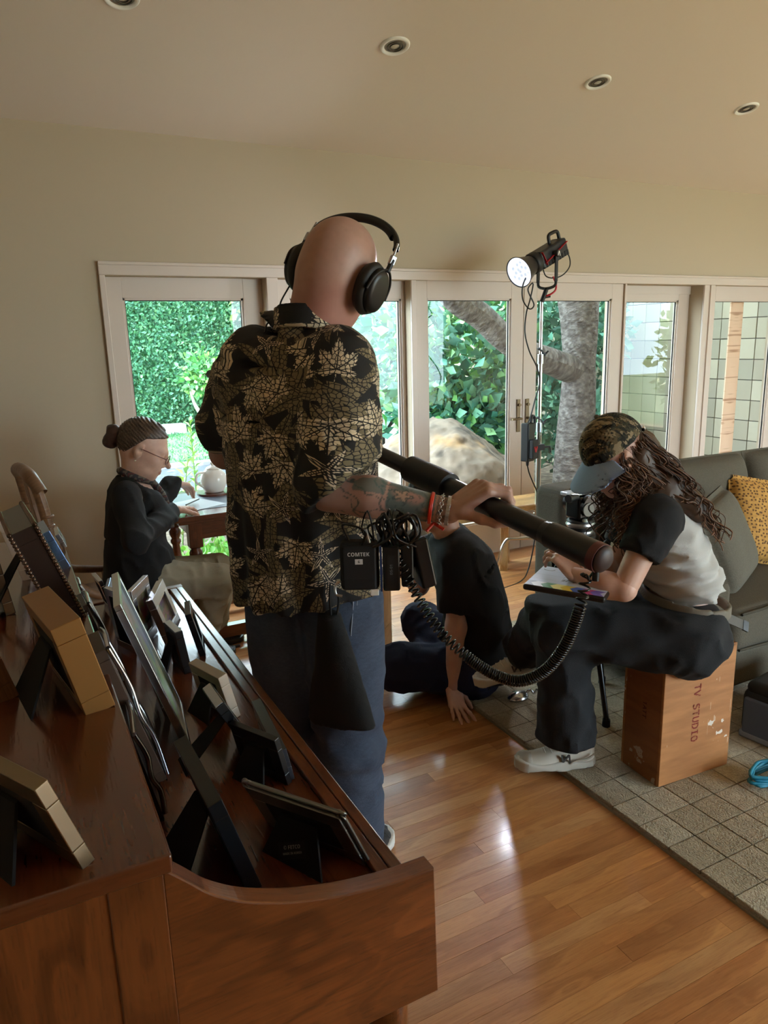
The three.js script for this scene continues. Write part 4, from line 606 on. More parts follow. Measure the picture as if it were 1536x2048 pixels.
// ---------- film light on a stand ----------
{
  const px = 3.1, pz = -3.8, A = V(-0.9, -0.4, 0.17).normalize(), face = V(2.86, 1.962, -3.73);
  const st = thing('light_stand', 'chrome light stand with spread legs in front of the double doors', 'light stand', [px, 0, pz]);
  part('lower_tube', rod([0, 0.2, 0], [0, 1.02, 0], 0.0175, 0.0175, 20), M.chrome, st); part('middle_tube', rod([0, 1.02, 0], [0, 1.46, 0], 0.014, 0.014, 20), M.chrome, st); part('upper_tube', rod([0, 1.46, 0], [0, 1.8, 0], 0.0105, 0.0105, 18), M.chrome, st);
  for (const y of [1.02, 1.46]) { const c = part('locking_collar', [rod([0, y - 0.05, 0], [0, y + 0.012, 0], 0.021, 0.021, 18)], M.steel, st); part('lever', [rod([0, y - 0.02, 0], [0.05, y + 0.03, 0.015], 0.008, 0.006, 10), beam([0.03, y + 0.005, 0.01], [-0.02, y + 0.05, 0.0], 0.012, 0.02, [0, 0, 1], 0.003)], M.black, c); }
  part('hub', rod([0, 0.2, 0], [0, 0.3, 0], 0.026, 0.026, 20), M.steel, st);
  for (const a of [2.75, 4.75, 0.75]) { const d = V(Math.cos(a), 0, -Math.sin(a)); const q = (r, y) => [d.x * r, y, d.z * r]; part('leg', [tube([q(0.02, 0.25), q(0.12, 0.25), q(0.2, 0.245), q(0.235, 0.2), q(0.26, 0.1), q(0.285, 0.012)], 0.0125, 40, 12)], M.chrome, st); part('foot_cap', rod(q(0.283, 0.0), q(0.281, 0.02), 0.015, 0.014), M.rubber, st); }
  part('clamp', [bx(-0.03, 0.85, -0.022, 0.028, 0.89, 0.03, 0.005), rod([0.02, 0.87, 0.02], [0.07, 0.87, 0.03], 0.006), rod([0.07, 0.87, 0.03], [0.075, 0.83, 0.032], 0.005)], M.black, st);
  // head
  const head = thing('film_light', 'black and red studio light head glowing on the stand', 'studio light', [0, 0, 0]);
  const put = (g) => orient(g, face.toArray(), A.toArray()); // local +z = beam, origin at the face
  const lz = (prof, seg = 48) => { const g = lathe(prof, seg); g.rotateX(Math.PI / 2); return g; };
  const R = part('reflector', put(lz([[0.093, 0.0], [0.095, -0.002], [0.09, -0.01], [0.074, -0.06], [0.058, -0.115], [0.056, -0.125], [0.05, -0.125]])), mat('#141416', 0.3), head);
  const gm = mat('#dfe8ff', 0.35, { emissive: new THREE.Color(0.82, 0.9, 1.0), emissiveIntensity: 0.19 });
  part('lamp_face', put(lz([[0, -0.022], [0.05, -0.02], [0.089, -0.006]])), gm, head, 'glowing white lamp face');
  part('lens_facets', [...Array(14)].map((_, i) => { const a = i * 2.4, r = 0.018 * Math.sqrt(i); return put(new THREE.SphereGeometry(0.011, 8, 6).scale(1, 1, 0.35).translate(Math.cos(a) * r, Math.sin(a) * r, -0.018)); }), mat('#c8d6f4', 0.2, { emissive: new THREE.Color(0.75, 0.85, 1.0), emissiveIntensity: 0.13 }), head);
  part('mount_ring', put(lz([[0.05, -0.12], [0.062, -0.122], [0.066, -0.135], [0.066, -0.165], [0.06, -0.175], [0, -0.175]])), M.black, head);
  part('housing', put(bx(-0.055, -0.055, -0.43, 0.055, 0.055, -0.172, 0.014)), mat('#191a1d', 0.4), head);
  part('cooling_fins', [...Array(9)].map((_, i) => put(bx(-0.058, -0.05, -0.42 + i * 0.026, 0.058, -0.02, -0.408 + i * 0.026))), M.black, head);
  part('red_stripe', [put(beam([0.0565, -0.02, -0.185], [0.0565, 0.03, -0.42], 0.003, 0.026, [1, 0, 0])), put(beam([-0.0565, -0.02, -0.185], [-0.0565, 0.03, -0.42], 0.003, 0.026, [1, 0, 0])), put(beam([0.0565, 0.05, -0.178], [0.0565, -0.035, -0.2], 0.003, 0.02, [1, 0, 0])), put(beam([-0.0565, 0.05, -0.178], [-0.0565, -0.035, -0.2], 0.003, 0.02, [1, 0, 0]))], M.red, head);
  part('carry_handle', put(tube([[0, 0.05, -0.43], [0, 0.095, -0.425], [0, 0.105, -0.38], [0, 0.1, -0.34], [0, 0.052, -0.33]], 0.011, 30, 10)), M.black, head);
  const piv = face.clone().addScaledVector(A, -0.29), side = new THREE.Vector3().crossVectors(V(0, 1, 0), A).normalize(), yk = (s, y, f = 0) => piv.clone().addScaledVector(side, s).add(V(0, y, 0)).toArray();
  part('yoke', [beam(yk(0.072, 0.02), yk(0.072, -0.165), 0.026, 0.009, side.toArray(), 0.003), beam(yk(-0.072, 0.02), yk(-0.072, -0.165), 0.026, 0.009, side.toArray(), 0.003), tube([yk(-0.072, -0.15), yk(-0.066, -0.185), yk(-0.03, -0.2), yk(0.03, -0.2), yk(0.066, -0.185), yk(0.072, -0.15)], 0.009, 30, 8)], M.black, head);
  part('yoke_knob', [rod(yk(0.06, 0.0), yk(0.09, 0.0), 0.022, 0.02, 18), rod(yk(-0.06, 0), yk(-0.09, 0), 0.022, 0.02, 18)], M.black, head);
  const emb = new THREE.Shape([[-0.012, -0.014], [-0.007, -0.014], [0, 0.006], [0.007, -0.014], [0.012, -0.014], [0.004, 0.014], [-0.004, 0.014]].map(([x, y]) => V(x, y, 0))); part('emblem', [orient(extrude(emb, 0.001), yk(0.091, 0.0), side.toArray()), orient(extrude(emb, 0.001), yk(-0.091, 0.0), side.clone().negate().toArray())], M.white, head, 'white letter mark on the knob');
  part('receiver', [rod([px, 1.795, pz], yk(0, -0.2), 0.014, 0.014, 14), rod([px, 1.82, pz], [px + 0.05, 1.83, pz + 0.02], 0.006, 0.009, 10)], M.black, head);
  const key = new THREE.SpotLight(new THREE.Color(0.84, 0.88, 1.0), 0.6, 0, 1.2, 0.4, 2); key.position.copy(face).addScaledVector(A, 0.012); key.target.position.copy(face).addScaledVector(A, 2); key.castShadow = true; key.shadow.radius = 3; key.shadow.mapSize.set(1024, 1024); scene.add(key, key.target);
  // power pack
  const b = thing('power_pack', 'black power pack with red mark clamped on the light stand', 'battery pack', [2.985, 0.79, -3.77], 0.3);
  part('case', bx(-0.038, 0, -0.03, 0.038, 0.25, 0.03, 0.008), mat('#121316', 0.35), b); part('battery', bx(-0.03, 0.02, 0.03, 0.034, 0.145, 0.062, 0.006), M.black, b);
  part('v_mark', [beam([-0.014, 0.1, 0.0635], [0, 0.065, 0.0635], 0.012, 0.003, [0, 0, 1]), beam([0.014, 0.1, 0.0635], [0, 0.065, 0.0635], 0.012, 0.003, [0, 0, 1])], M.red, b, 'red wedge mark'); part('bracket', [bx(0.038, 0.06, -0.02, 0.075, 0.11, 0.02, 0.004), tube([[0.03, 0.25, 0], [0.045, 0.29, 0], [0.07, 0.28, 0], [0.065, 0.18, 0]], 0.01, 24)], M.black, b); part('port_panel', bx(0.035, 0.01, -0.025, 0.062, 0.055, 0.03, 0.004), mat('#3a3b3e', 0.5), b); part('plug', rod([0, -0.03, 0], [0, 0.002, 0], 0.008, 0.012), M.black, b);
  const Q = (l) => l.map((p) => V(p));
  solo('power_cable', tube(Q([yk(-0.03, 0.02), [2.8725,1.8879,-3.7], [2.8897,1.8018,-3.72], [2.9604,1.7495,-3.74], [3.0069,1.7746,-3.76], [2.958,1.87,-3.76], [2.996,1.906,-3.76], [2.975,1.8045,-3.76], [2.9416,1.7292,-3.75], [2.9246,1.6086,-3.74], [2.9581,1.5013,-3.74], [3.0446,1.3805,-3.76], [3.0752,1.2935,-3.775], [3.0414,1.1835,-3.775], [3.0112,1.0889,-3.775], [2.985, 1.042, -3.77]]), 0.0045, 160, 8), M.rubber, 'black cable looping from the light head to the power pack', 'cable');
  solo('power_cable', tube(Q([[2.985, 0.762, -3.77], [2.9994,0.7132,-3.77], [3.0341,0.6425,-3.77], [3.0774,0.5682,-3.78], [3.0837,0.4809,-3.785], [3.07, 0.3, -3.775], [3.0, 0.05, -3.76], [2.9, 0.006, -3.7], [2.5, 0.006, -3.6]]), 0.0045, 120, 8), M.rubber, 'black cable hanging from the power pack to the floor', 'cable');
  solo('power_cable', tube(Q([put(new THREE.BufferGeometry().setFromPoints([V(0.0, -0.02, -0.43)])).attributes.position.array, [3.3078,2.0841,-3.8], [3.3138,2.0224,-3.79], [3.2579,1.9656,-3.78], [3.1608,1.9381,-3.76], [3.0885,1.948,-3.75], [3.0433,1.9955,-3.73]].map((p) => Array.from(p))), 0.004, 80, 8), M.rubber, 'thin black cable looped behind the light head', 'cable');
  solo('safety_strap', tube(Q([[3.1525,1.947,-3.76], [3.1696,1.9012,-3.75], [3.1668,1.865,-3.75], [3.1399,1.8413,-3.76], [3.1168,1.8304,-3.78]]), 0.006, 40, 6), M.red, 'short red strap hanging from the light yoke', 'strap');
}
// ---------- tripod with fluid head ----------
{
  const t = thing('camera_tripod', 'black camera tripod with fluid head behind the slate', 'tripod', [2.1, 0.0225, -2.29]);
  for (const [i, a] of [2.2, 4.4, 6.3].entries()) {
    const d = [Math.cos(a), -Math.sin(a)], r1 = i === 2 ? 0.17 : 0.32, q = (s, y, o = 0) => [d[0] * lerp(0.05, r1, s) - d[1] * o, y, d[1] * lerp(0.05, r1, s) + d[0] * o];
    const g = new THREE.Group(); g.name = 'leg'; t.add(g);
    part('upper_tubes', [rod(q(0, 0.68, 0.02), q(0.55, 0.3, 0.024), 0.011, 0.011, 12), rod(q(0, 0.68, -0.02), q(0.55, 0.3, -0.024), 0.011, 0.011, 12)], M.gloss, g); part('lower_tube', rod(q(0.3, 0.48), q(0.97, 0.02), 0.012, 0.011, 12), M.gloss, g);
    part('clamp_block', [beam(q(0.5, 0.34, -0.036), q(0.5, 0.34, 0.036), 0.03, 0.035, [0, 1, 0], 0.005), rod(q(0.5, 0.34, 0.03), q(0.5, 0.34, 0.065), 0.014, 0.012)], M.black, g); part('foot', rod(q(0.955, 0.0), q(0.96, 0.03), 0.017, 0.015, 14), M.rubber, g);
    part('shoulder', beam(q(-0.3, 0.71), q(0.3, 0.66), 0.055, 0.03, [0, 1, 0], 0.006), M.black, g);
  }
  part('spreader', [0, 1, 2].map((i) => { const a = [2.2, 4.4, 6.3][i], r = i === 2 ? 0.12 : 0.2; return beam([0, 0.2, 0], [Math.cos(a) * r, 0.22, -Math.sin(a) * r], 0.02, 0.012, [0, 1, 0], 0.003); }), M.black, t);
  part('bowl', lathe([[0, 0.66], [0.055, 0.67], [0.065, 0.72], [0.062, 0.735], [0, 0.735]], 32), M.black, t);
  part('levelling_ring', [lathe([[0.052, 0.735], [0.056, 0.742], [0.052, 0.75]], 32), lathe([[0.056, 0.765], [0.062, 0.775], [0.056, 0.785]], 32)], M.steel, t); part('neck', lathe([[0.05, 0.735], [0.052, 0.765], [0.058, 0.79], [0.045, 0.8], [0, 0.8]], 32), M.black, t);
  part('fluid_head', [bx(-0.05, 0.8, -0.045, 0.05, 0.9, 0.045, 0.014), place(new THREE.CylinderGeometry(0.045, 0.045, 0.13, 24).rotateX(Math.PI / 2), [0, 0.86, 0])], M.gloss, t); part('front_plate', place(new THREE.CylinderGeometry(0.028, 0.028, 0.004, 24).rotateX(Math.PI / 2), [-0.02, 0.85, 0.068]), mat('#6a6458', 0.4), t); part('bubble_level', place(new THREE.SphereGeometry(0.014, 14, 8).scale(1, 0.6, 1), [-0.02, 0.8, 0.05]), mat('#c8d4cc', 0.1), t);
  part('camera_plate', bx(-0.09, 0.905, -0.03, 0.05, 0.92, 0.035, 0.004), M.steel, t); part('pan_lock', [rod([-0.05, 0.9, 0.03], [-0.1, 0.905, 0.05], 0.012, 0.014), rod([-0.1, 0.905, 0.05], [-0.12, 0.906, 0.055], 0.017, 0.017)], M.black, t);
  part('pan_bar', [rod([0.03, 0.85, 0.06], [0.1, 0.72, 0.22], 0.009, 0.009), rod([0.1, 0.72, 0.22], [0.14, 0.65, 0.32], 0.016, 0.018, 16)], M.rubber, t);
  solo('metal_clip', [place(lathe([[0, 0], [0.05, 0.004], [0.052, 0.012], [0.035, 0.03], [0, 0.034]], 24).scale(1, 1, 0.7), [1.84, 0.0225, -2.36]), tube([[1.87, 0.03, -2.36], [1.9, 0.055, -2.35], [1.91, 0.04, -2.34], [1.92, 0.06, -2.33]], 0.006, 24)], M.silver, 'small shiny metal clip on the rug by the raised shoe', 'clip');
}
// ---------- boom pole with coiled cable ----------
const BOOM0 = V(1.005, 1.138, -1.049), BOOMH = V(0.967, 1.187, -1.346), BD = BOOMH.clone().sub(BOOM0).normalize();
{
  const at = (d) => BOOM0.clone().addScaledVector(BD, d).toArray();
  const b = thing('boom_pole', 'long black boom pole held across by the standing man', 'boom pole');
  part('base_section', [rod(at(0.0), at(0.12), 0.0305, 0.0285, 28), rod(at(0.12), at(0.14), 0.0285, 0.0245, 28), rod(at(0.14), at(0.46), 0.0245, 0.0245, 28)], mat('#17171a', 0.3), b);
  part('locking_collar', [rod(at(0.46), at(0.5), 0.034, 0.036, 28), rod(at(0.5), at(0.62), 0.036, 0.035, 28)], mat('#141518', 0.55), b); part('middle_section', rod(at(0.62), at(1.35), 0.0215, 0.0215, 24), mat('#17171a', 0.3), b); part('tip_section', rod(at(1.35), at(2.0), 0.018, 0.018, 20), mat('#17171a', 0.3), b);
  part('end_ring', rod(at(-0.016), at(0.002), 0.031, 0.031, 32), mat('#5c2a2c', 0.45), b, 'dark red end ring'); part('end_cap', orient(lathe([[0, 0.012], [0.018, 0.011], [0.027, 0.003], [0.03, -0.004], [0, -0.004]], 32).rotateX(Math.PI / 2), at(-0.018), BD.clone().negate().toArray()), mat('#3a2a2a', 0.5), b); part('cable_connector', [rod([1.0, 1.118, -1.042], [0.998, 1.09, -1.04], 0.008, 0.007), rod(at(0.01), [1.0, 1.116, -1.042], 0.006)], M.black, b);
  // coil
  const pts = [[0.7114,1.118,-1.3488], [0.7242,1.0712,-1.3244], [0.7454,1.0085,-1.2917], [0.7709,0.9501,-1.252], [0.8004,0.9112,-1.2097], [0.8365,0.8801,-1.1602], [0.8696,0.8724,-1.1183], [0.9057,0.8971,-1.0833], [0.9352,0.9492,-1.0587], [0.9605,1.0112,-1.0503], [0.9774,1.0662,-1.0501], [0.9855,1.1017,-1.0494], [0.995, 1.1, -1.04]];
  const cv = new THREE.CatmullRomCurve3(pts.map((p) => V(p)), false, 'centripetal'), N = 5200, out = [], L = cv.getLength(); let ang = 0;
  const fr = cv.computeFrenetFrames(400, false);
  for (let i = 0; i <= N; i++) { const u = i / N, p = cv.getPointAt(u), k = Math.round(u * 400), pitch = u < 0.36 ? 0.0125 : u < 0.86 ? lerp(0.0125, 0.005, sstep(0.36, 0.42, u)) : lerp(0.005, 0.016, sstep(0.86, 0.92, u)); ang += L / N / pitch * 6.2832; const r = 0.0105; out.push(p.clone().addScaledVector(fr.normals[k], Math.cos(ang) * r).addScaledVector(fr.binormals[k], Math.sin(ang) * r)); }
  class Poly extends THREE.Curve { getPoint(t) { const f = t * N, i = Math.min(N - 1, Math.floor(f)); return out[i].clone().lerp(out[i + 1], f - i); } getPointAt(t) { return this.getPoint(t); } getTangentAt(t) { return this.getTangent(t); } getTangent(t) { const f = Math.min(N - 2, Math.max(1, Math.floor(t * N))); return out[f + 1].clone().sub(out[f - 1]).normalize(); } }
  solo('coiled_cable', new THREE.TubeGeometry(new Poly(), N, 0.0024, 5, false), mat('#101013', 0.25), 'black coiled cable hanging from the belt pack to the boom end', 'cable');
}
// ---------- sound pack on the belt ----------
{
  const p = thing('sound_pack', 'black belt pack with a printed pouch and radio receivers on the hip', 'sound bag', [0.6486,1.0912,-1.3911], -0.48);
  part('pouch', [bx(-0.045, -0.055, -0.02, 0.04, 0.055, 0.025, 0.012), bx(-0.04, -0.05, 0.02, 0.034, 0.05, 0.031, 0.006)], mat('#0d0d10', 0.75), p);
  const pr = canvasTex(512, 512, (g) => { g.fillStyle = '#0f0f12'; g.fillRect(0, 0, 512, 512); g.fillStyle = '#c9c9c9'; g.font = 'bold 92px sans-serif'; g.textAlign = 'center'; g.fillText('COMTEK', 250, 110); g.fillRect(190, 160, 130, 92); g.fillStyle = '#111'; g.font = 'bold 60px sans-serif'; g.fillText('6', 255, 226); });
  part('printed_front', new THREE.PlaneGeometry(0.066, 0.066).translate(-0.003, 0.008, 0.0316), mat('#ffffff', 0.7, { map: pr }), p, 'white printed brand name and number tag');
  part('blue_divider', bx(0.042, -0.055, -0.015, 0.046, 0.045, 0.028), mat('#16336e', 0.5), p); part('clip_tag', bx(0.02, -0.064, 0.024, 0.038, -0.05, 0.03, 0.002), M.white, p);
  part('receiver', bx(0.048, -0.055, -0.02, 0.085, 0.045, 0.03, 0.005), mat('#141417', 0.3), p); part('receiver', bx(0.088, -0.05, -0.03, 0.115, 0.05, 0.02, 0.005), mat('#101012', 0.35), p); part('monitor', place(bx(-0.015, -0.06, -0.03, 0.02, 0.055, 0.03, 0.006), [0.13, 0, -0.02], [0, 0.3, 0.2]), mat('#0d0d10', 0.3), p);
  part('display', place(bx(-0.016, 0, -0.026, 0.02, 0.002, 0.026), [0.122, 0.06, -0.02], [0.1, 0.3, 0.2]), mat('#8d99b0', 0.12), p);
  part('engraving', new THREE.PlaneGeometry(0.02, 0.07).translate(0.066, -0.005, 0.0306), mat('#ffffff', 0.5, { map: canvasTex(128, 384, (g) => { g.fillStyle = '#121214'; g.fillRect(0, 0, 128, 384); g.translate(64, 192); g.rotate(-Math.PI / 2); g.fillStyle = '#6c6f76'; g.font = 'bold 50px sans-serif'; g.textAlign = 'center'; g.fillText('DS-01', 0, 18); }) }), p);
  seed = 4242; const cab = []; for (let i = 0; i < 16; i++) { const x = rr(-0.01, 0.11), z = rr(-0.02, 0.03); cab.push(tube([[x, 0.04, z], [x + rr(-0.03, 0.03), rr(0.07, 0.1), z + rr(-0.02, 0.03)], [x + rr(-0.04, 0.04), rr(0.09, 0.125), z + rr(-0.02, 0.03)], [x + rr(-0.04, 0.04), rr(0.06, 0.09), z + rr(-0.02, 0.03)], [x + rr(-0.02, 0.03), 0.04, z + rr(-0.01, 0.01)]], rr(0.002, 0.0036), 28, 6)); }
  part('cable_tangle', cab, mat('#0e0e10', 0.28), p); part('plug', [rod([0.05, 0.045, 0.01], [0.056, 0.075, 0.02], 0.005), rod([0.075, 0.045, 0.0], [0.09, 0.08, 0.012], 0.005), rod([0.1, 0.05, 0.0], [0.12, 0.078, 0.02], 0.005), rod([0.02, 0.05, 0.015], [0.012, 0.085, 0.02], 0.005)], M.steel, p); part('wire_hook', tube([[-0.045, -0.03, 0.02], [-0.056, -0.04, 0.024], [-0.055, -0.06, 0.026], [-0.042, -0.064, 0.026]], 0.003, 20), M.steel, p);
}
// ---------- slate ----------
{
  const s = thing('film_slate', 'film slate lying on the lap with a coloured stripe along its edge', 'slate', [1.62, 0.765, -1.8], 0);
  const f = (px) => px;
  const o = [1.4133,0.7913,-1.7993], X = V([1.5613,0.7816,-1.5831]).sub(V(o)), Y = V([1.6081,0.7886,-1.9181]).sub(V(o)); const w = X.length(), d = Y.length(); X.normalize(); const N = new THREE.Vector3().crossVectors(X, Y.clone().normalize()); if (N.y < 0) N.negate(); N.normalize(); const Z = new THREE.Vector3().crossVectors(N, X).negate();
  s.position.set(0, 0, 0); s.applyMatrix4(new THREE.Matrix4().makeBasis(X, N, new THREE.Vector3().crossVectors(X, N)).setPosition(...o)); // local -z goes across the slate
  part('board', bx(0, -0.02, -d, w, 0, 0, 0.008), mat('#1d1512', 0.4), s);
  const tx = canvasTex(512, 512, (g) => { g.fillStyle = '#b9c2d4'; g.fillRect(0, 0, 512, 512); g.strokeStyle = '#7d8798'; g.lineWidth = 3; for (const y of [110, 220, 330]) { g.beginPath(); g.moveTo(0, y); g.lineTo(512, y); g.stroke(); } g.beginPath(); g.moveTo(200, 110); g.lineTo(200, 330); g.moveTo(360, 110); g.lineTo(360, 330); g.stroke(); g.save(); g.translate(300, 290); g.rotate(Math.PI); g.fillStyle = '#10131a'; g.font = 'italic bold 74px sans-serif'; g.textAlign = 'center'; g.fillText('201 B', 0, 26); g.restore(); const cs = ['#8f98a8', '#dfe3e8', '#4d8a5f', '#e8dc8a', '#d8b83a', '#2a56a8', '#b82f6a', '#6a5ab0']; cs.forEach((c, i) => { g.fillStyle = c; g.beginPath(); const x = i * 64; g.moveTo(x, 512); g.lineTo(x + 64, 512); g.lineTo(x + 30, 455); g.lineTo(x + 64, 400); g.lineTo(x, 400); g.lineTo(x - 34, 455); g.fill(); }); g.fillStyle = '#c9b89a'; g.fillRect(150, 40, 60, 34); g.strokeStyle = '#15171c'; g.lineWidth = 9; g.beginPath(); g.arc(60, 60, 40, 0.2, 2.6); g.stroke(); g.fillStyle = '#e8ecf2'; g.fillRect(330, 150, 60, 40); g.fillStyle = '#2c3340'; g.fillRect(270, 150, 54, 40); });
  const pl = new THREE.PlaneGeometry(w - 0.01, d - 0.01).rotateX(-Math.PI / 2).translate(w / 2, 0.001, -d / 2); part('printed_face', pl, mat('#ffffff', 0.3, { map: tx }), s, 'pale writing face with coloured chevrons');
}
// ---------- tool bag and rope ----------
{
  const b = thing('tool_bag', 'black and slate tool bag at the right edge', 'bag', [2.56, 0.0225, -1.6], 0.15);
  part('body', bx(-0.14, 0, -0.12, 0.3, 0.2, 0.12, 0.04), mat('#14161b', 0.8), b); part('side_panel', bx(-0.15, 0.01, -0.1, -0.13, 0.17, 0.1, 0.01), mat('#4a5568', 0.6), b); part('front_pocket', bx(-0.1, 0.015, 0.11, 0.28, 0.13, 0.15, 0.02), mat('#3c4658', 0.65), b); part('flap', bx(-0.13, 0.17, -0.11, 0.29, 0.23, 0.11, 0.03), mat('#0f1013', 0.8), b); part('zip_pull', rod([-0.135, 0.15, 0.09], [-0.137, 0.19, 0.1], 0.004), mat('#b87a50', 0.5), b); part('base_trim', bx(-0.152, 0.0, -0.11, 0.3, 0.03, 0.128, 0.01), mat('#7d8491', 0.6), b);
  part('leather_strap', [tube([[-0.04, 0.05, 0.17], [-0.02, 0.02, 0.21], [0.05, 0.014, 0.25], [0.14, 0.014, 0.28]], 0.013, 30, 8)], mat('#8a4526', 0.5), b); part('buckle', [new THREE.TorusGeometry(0.02, 0.004, 8, 20).translate(-0.05, 0.1, 0.16), rod([-0.05, 0.08, 0.162], [-0.045, 0.04, 0.18], 0.006)], M.chrome, b); part('tan_patch', bx(-0.04, 0.1, 0.15, 0.06, 0.14, 0.158, 0.003), mat('#c49a64', 0.6), b);
  const r = [], q = thing('rope_coil', 'small coil of teal cord on the rug at the right edge', 'rope', [2.22, 0.03, -1.43]); seed = 99; const q2 = []; for (let k = 0; k < 5; k++) { const y = 0.008 + k * 0.009, ph = rr(0, 6); q2.push(tube([...Array(12)].map((_, i) => { const a = i / 12 * 6.283; return [Math.cos(a) * (0.085 + rr(-0.01, 0.012)), y + rr(-0.003, 0.006), Math.sin(a) * (0.035 + rr(-0.006, 0.008))]; }), 0.006, 60, 7, true)); }
  part('loops', q2, mat('#157a96', 0.5), q); part('binding', bx(-0.03, 0.0, 0.015, 0.03, 0.03, 0.05, 0.006), M.matteBlack, q);
}

// ---------- people: bodies are meshed from smooth unions of tapered bones ----------
function loft(secs, right) {                              // secs: [centre, half width, half depth]; returns distance and surface coordinates
  const S = secs.map(([c, w, d]) => ({ c, w, d })), r = V(right).normalize().toArray(), seg = []; let len = 0;
  for (let i = 0; i < S.length - 1; i++) { const a = S[i].c, b = S[i + 1].c, t = V(b).sub(V(a)), L = t.length(); t.normalize(); const rt = V(r).addScaledVector(t, -V(r).dot(t)).normalize(), f = new THREE.Vector3().crossVectors(rt, t); seg.push({ a, t: t.toArray(), L, r: rt.toArray(), f: f.toArray(), A: S[i], B: S[i + 1], s0: len }); len += L; }
  const q = (x, y, z) => {
    let best = 1e9, out = null;
    for (let i = 0; i < seg.length; i++) {
      const g = seg[i], dx = x - g.a[0], dy = y - g.a[1], dz = z - g.a[2], h = dx * g.t[0] + dy * g.t[1] + dz * g.t[2], k = clamp(h / g.L), u = dx * g.r[0] + dy * g.r[1] + dz * g.r[2], v = dx * g.f[0] + dy * g.f[1] + dz * g.f[2];
      const w = lerp(g.A.w, g.B.w, k), d = lerp(g.A.d, g.B.d, k), m = Math.hypot(u / w, v / d); let D = (m - 1) * Math.min(w, d) * (m > 1 ? 1 : 1);
      const over = h < 0 ? -h : h > g.L ? h - g.L : 0; if (over > 0) D = D > 0 ? Math.hypot(D, over) : over;
      if (D < best) { best = D; out = [g.s0 + clamp(h, 0, g.L), Math.atan2(u / w, -v / d), (w + d) / 2]; }
    }
    return [best, out];
  };
  return { d: (x, y, z) => q(x, y, z)[0], uv: (x, y, z) => { const o = q(x, y, z)[1]; return [o[1] * o[2], o[0]]; } };
}
const bones = (list, k = 0.03) => (x, y, z) => { let d = 1e9; for (const [a, b, ra, rb] of list) d = smin(d, cap(x, y, z, a, b, ra, rb), k); return d; };
const chain = (pts, rads) => pts.slice(1).map((p, i) => [pts[i], p, rads[i], rads[i + 1]]);
function boneBox(list, pad) { return bounds(list.flatMap(([a, b]) => [a, b]), pad + Math.max(...list.map((b) => Math.max(b[2], b[3])))); }
function handBones(W, dir, palm, thumb, curl, s = 1, spread = 0.012) { // thumb: +1/-1 picks the thumb side along dir x palm
  const d = V(dir).normalize(), n0 = V(palm), n = n0.addScaledVector(d, -n0.dot(d)).normalize(), ac = new THREE.Vector3().crossVectors(d, n).multiplyScalar(thumb), w = V(W), L = [];
  const at = (a, b, c) => w.clone().addScaledVector(d, a * s).addScaledVector(ac, b * s).addScaledVector(n, c * s);
  const F = [[0.03, 0.092, [0.044, 0.026, 0.02], 0.0088], [0.0095, 0.096, [0.049, 0.03, 0.021], 0.009], [-0.011, 0.091, [0.045, 0.028, 0.02], 0.0085], [-0.03, 0.082, [0.035, 0.021, 0.018], 0.0075]];
  const P = (v) => v.toArray();
  F.forEach(([o, k, seg, r], i) => {
    let p = at(k, o, 0); L.push([P(at(0.0, o * 0.62, 0)), P(p), 0.0165 * s, 0.0115 * s]); let a = curl[i][0] ?? curl[i]; const cs = Array.isArray(curl[i]) ? curl[i] : [curl[i], curl[i], curl[i] * 0.7]; a = 0; const sp = o / 0.03 * spread * 8;
    seg.forEach((l, j) => { a += cs[j]; const q = p.clone().addScaledVector(d, Math.cos(a) * l * s).addScaledVector(n, Math.sin(a) * l * s).addScaledVector(ac, sp * l * s * Math.max(0, Math.cos(a))); L.push([P(p), P(q), r * s * (1 - j * 0.1), r * s * (0.92 - j * 0.1)]); p = q; });
  });
  const tc = curl[4] ?? [0.3, 0.3]; let tp = at(0.022, 0.028, 0.006), td = d.clone().multiplyScalar(0.72).addScaledVector(ac, 0.62).addScaledVector(n, 0.3 + tc[0]).normalize(); let tq = tp.clone().addScaledVector(td, 0.042 * s); L.push([P(at(0.01, 0.012, 0)), P(tp), 0.016 * s, 0.014 * s], [P(tp), P(tq), 0.0135 * s, 0.0105 * s]);
  td = td.clone().addScaledVector(d, 0.45).addScaledVector(n, tc[1]).normalize(); let t2 = tq.clone().addScaledVector(td, 0.032 * s); L.push([P(tq), P(t2), 0.0102 * s, 0.0094 * s]); const t3 = t2.clone().addScaledVector(td.clone().addScaledVector(d, 0.3).normalize(), 0.022 * s); L.push([P(t2), P(t3), 0.0092 * s, 0.0075 * s]);
  return L;
}
function meshBones(list, h, k, extra) { const [lo, hi] = boneBox(list, 0.02); const f = bones(list, k); return nets(extra ? (x, y, z) => extra(f(x, y, z), x, y, z) : f, lo, hi, h); }
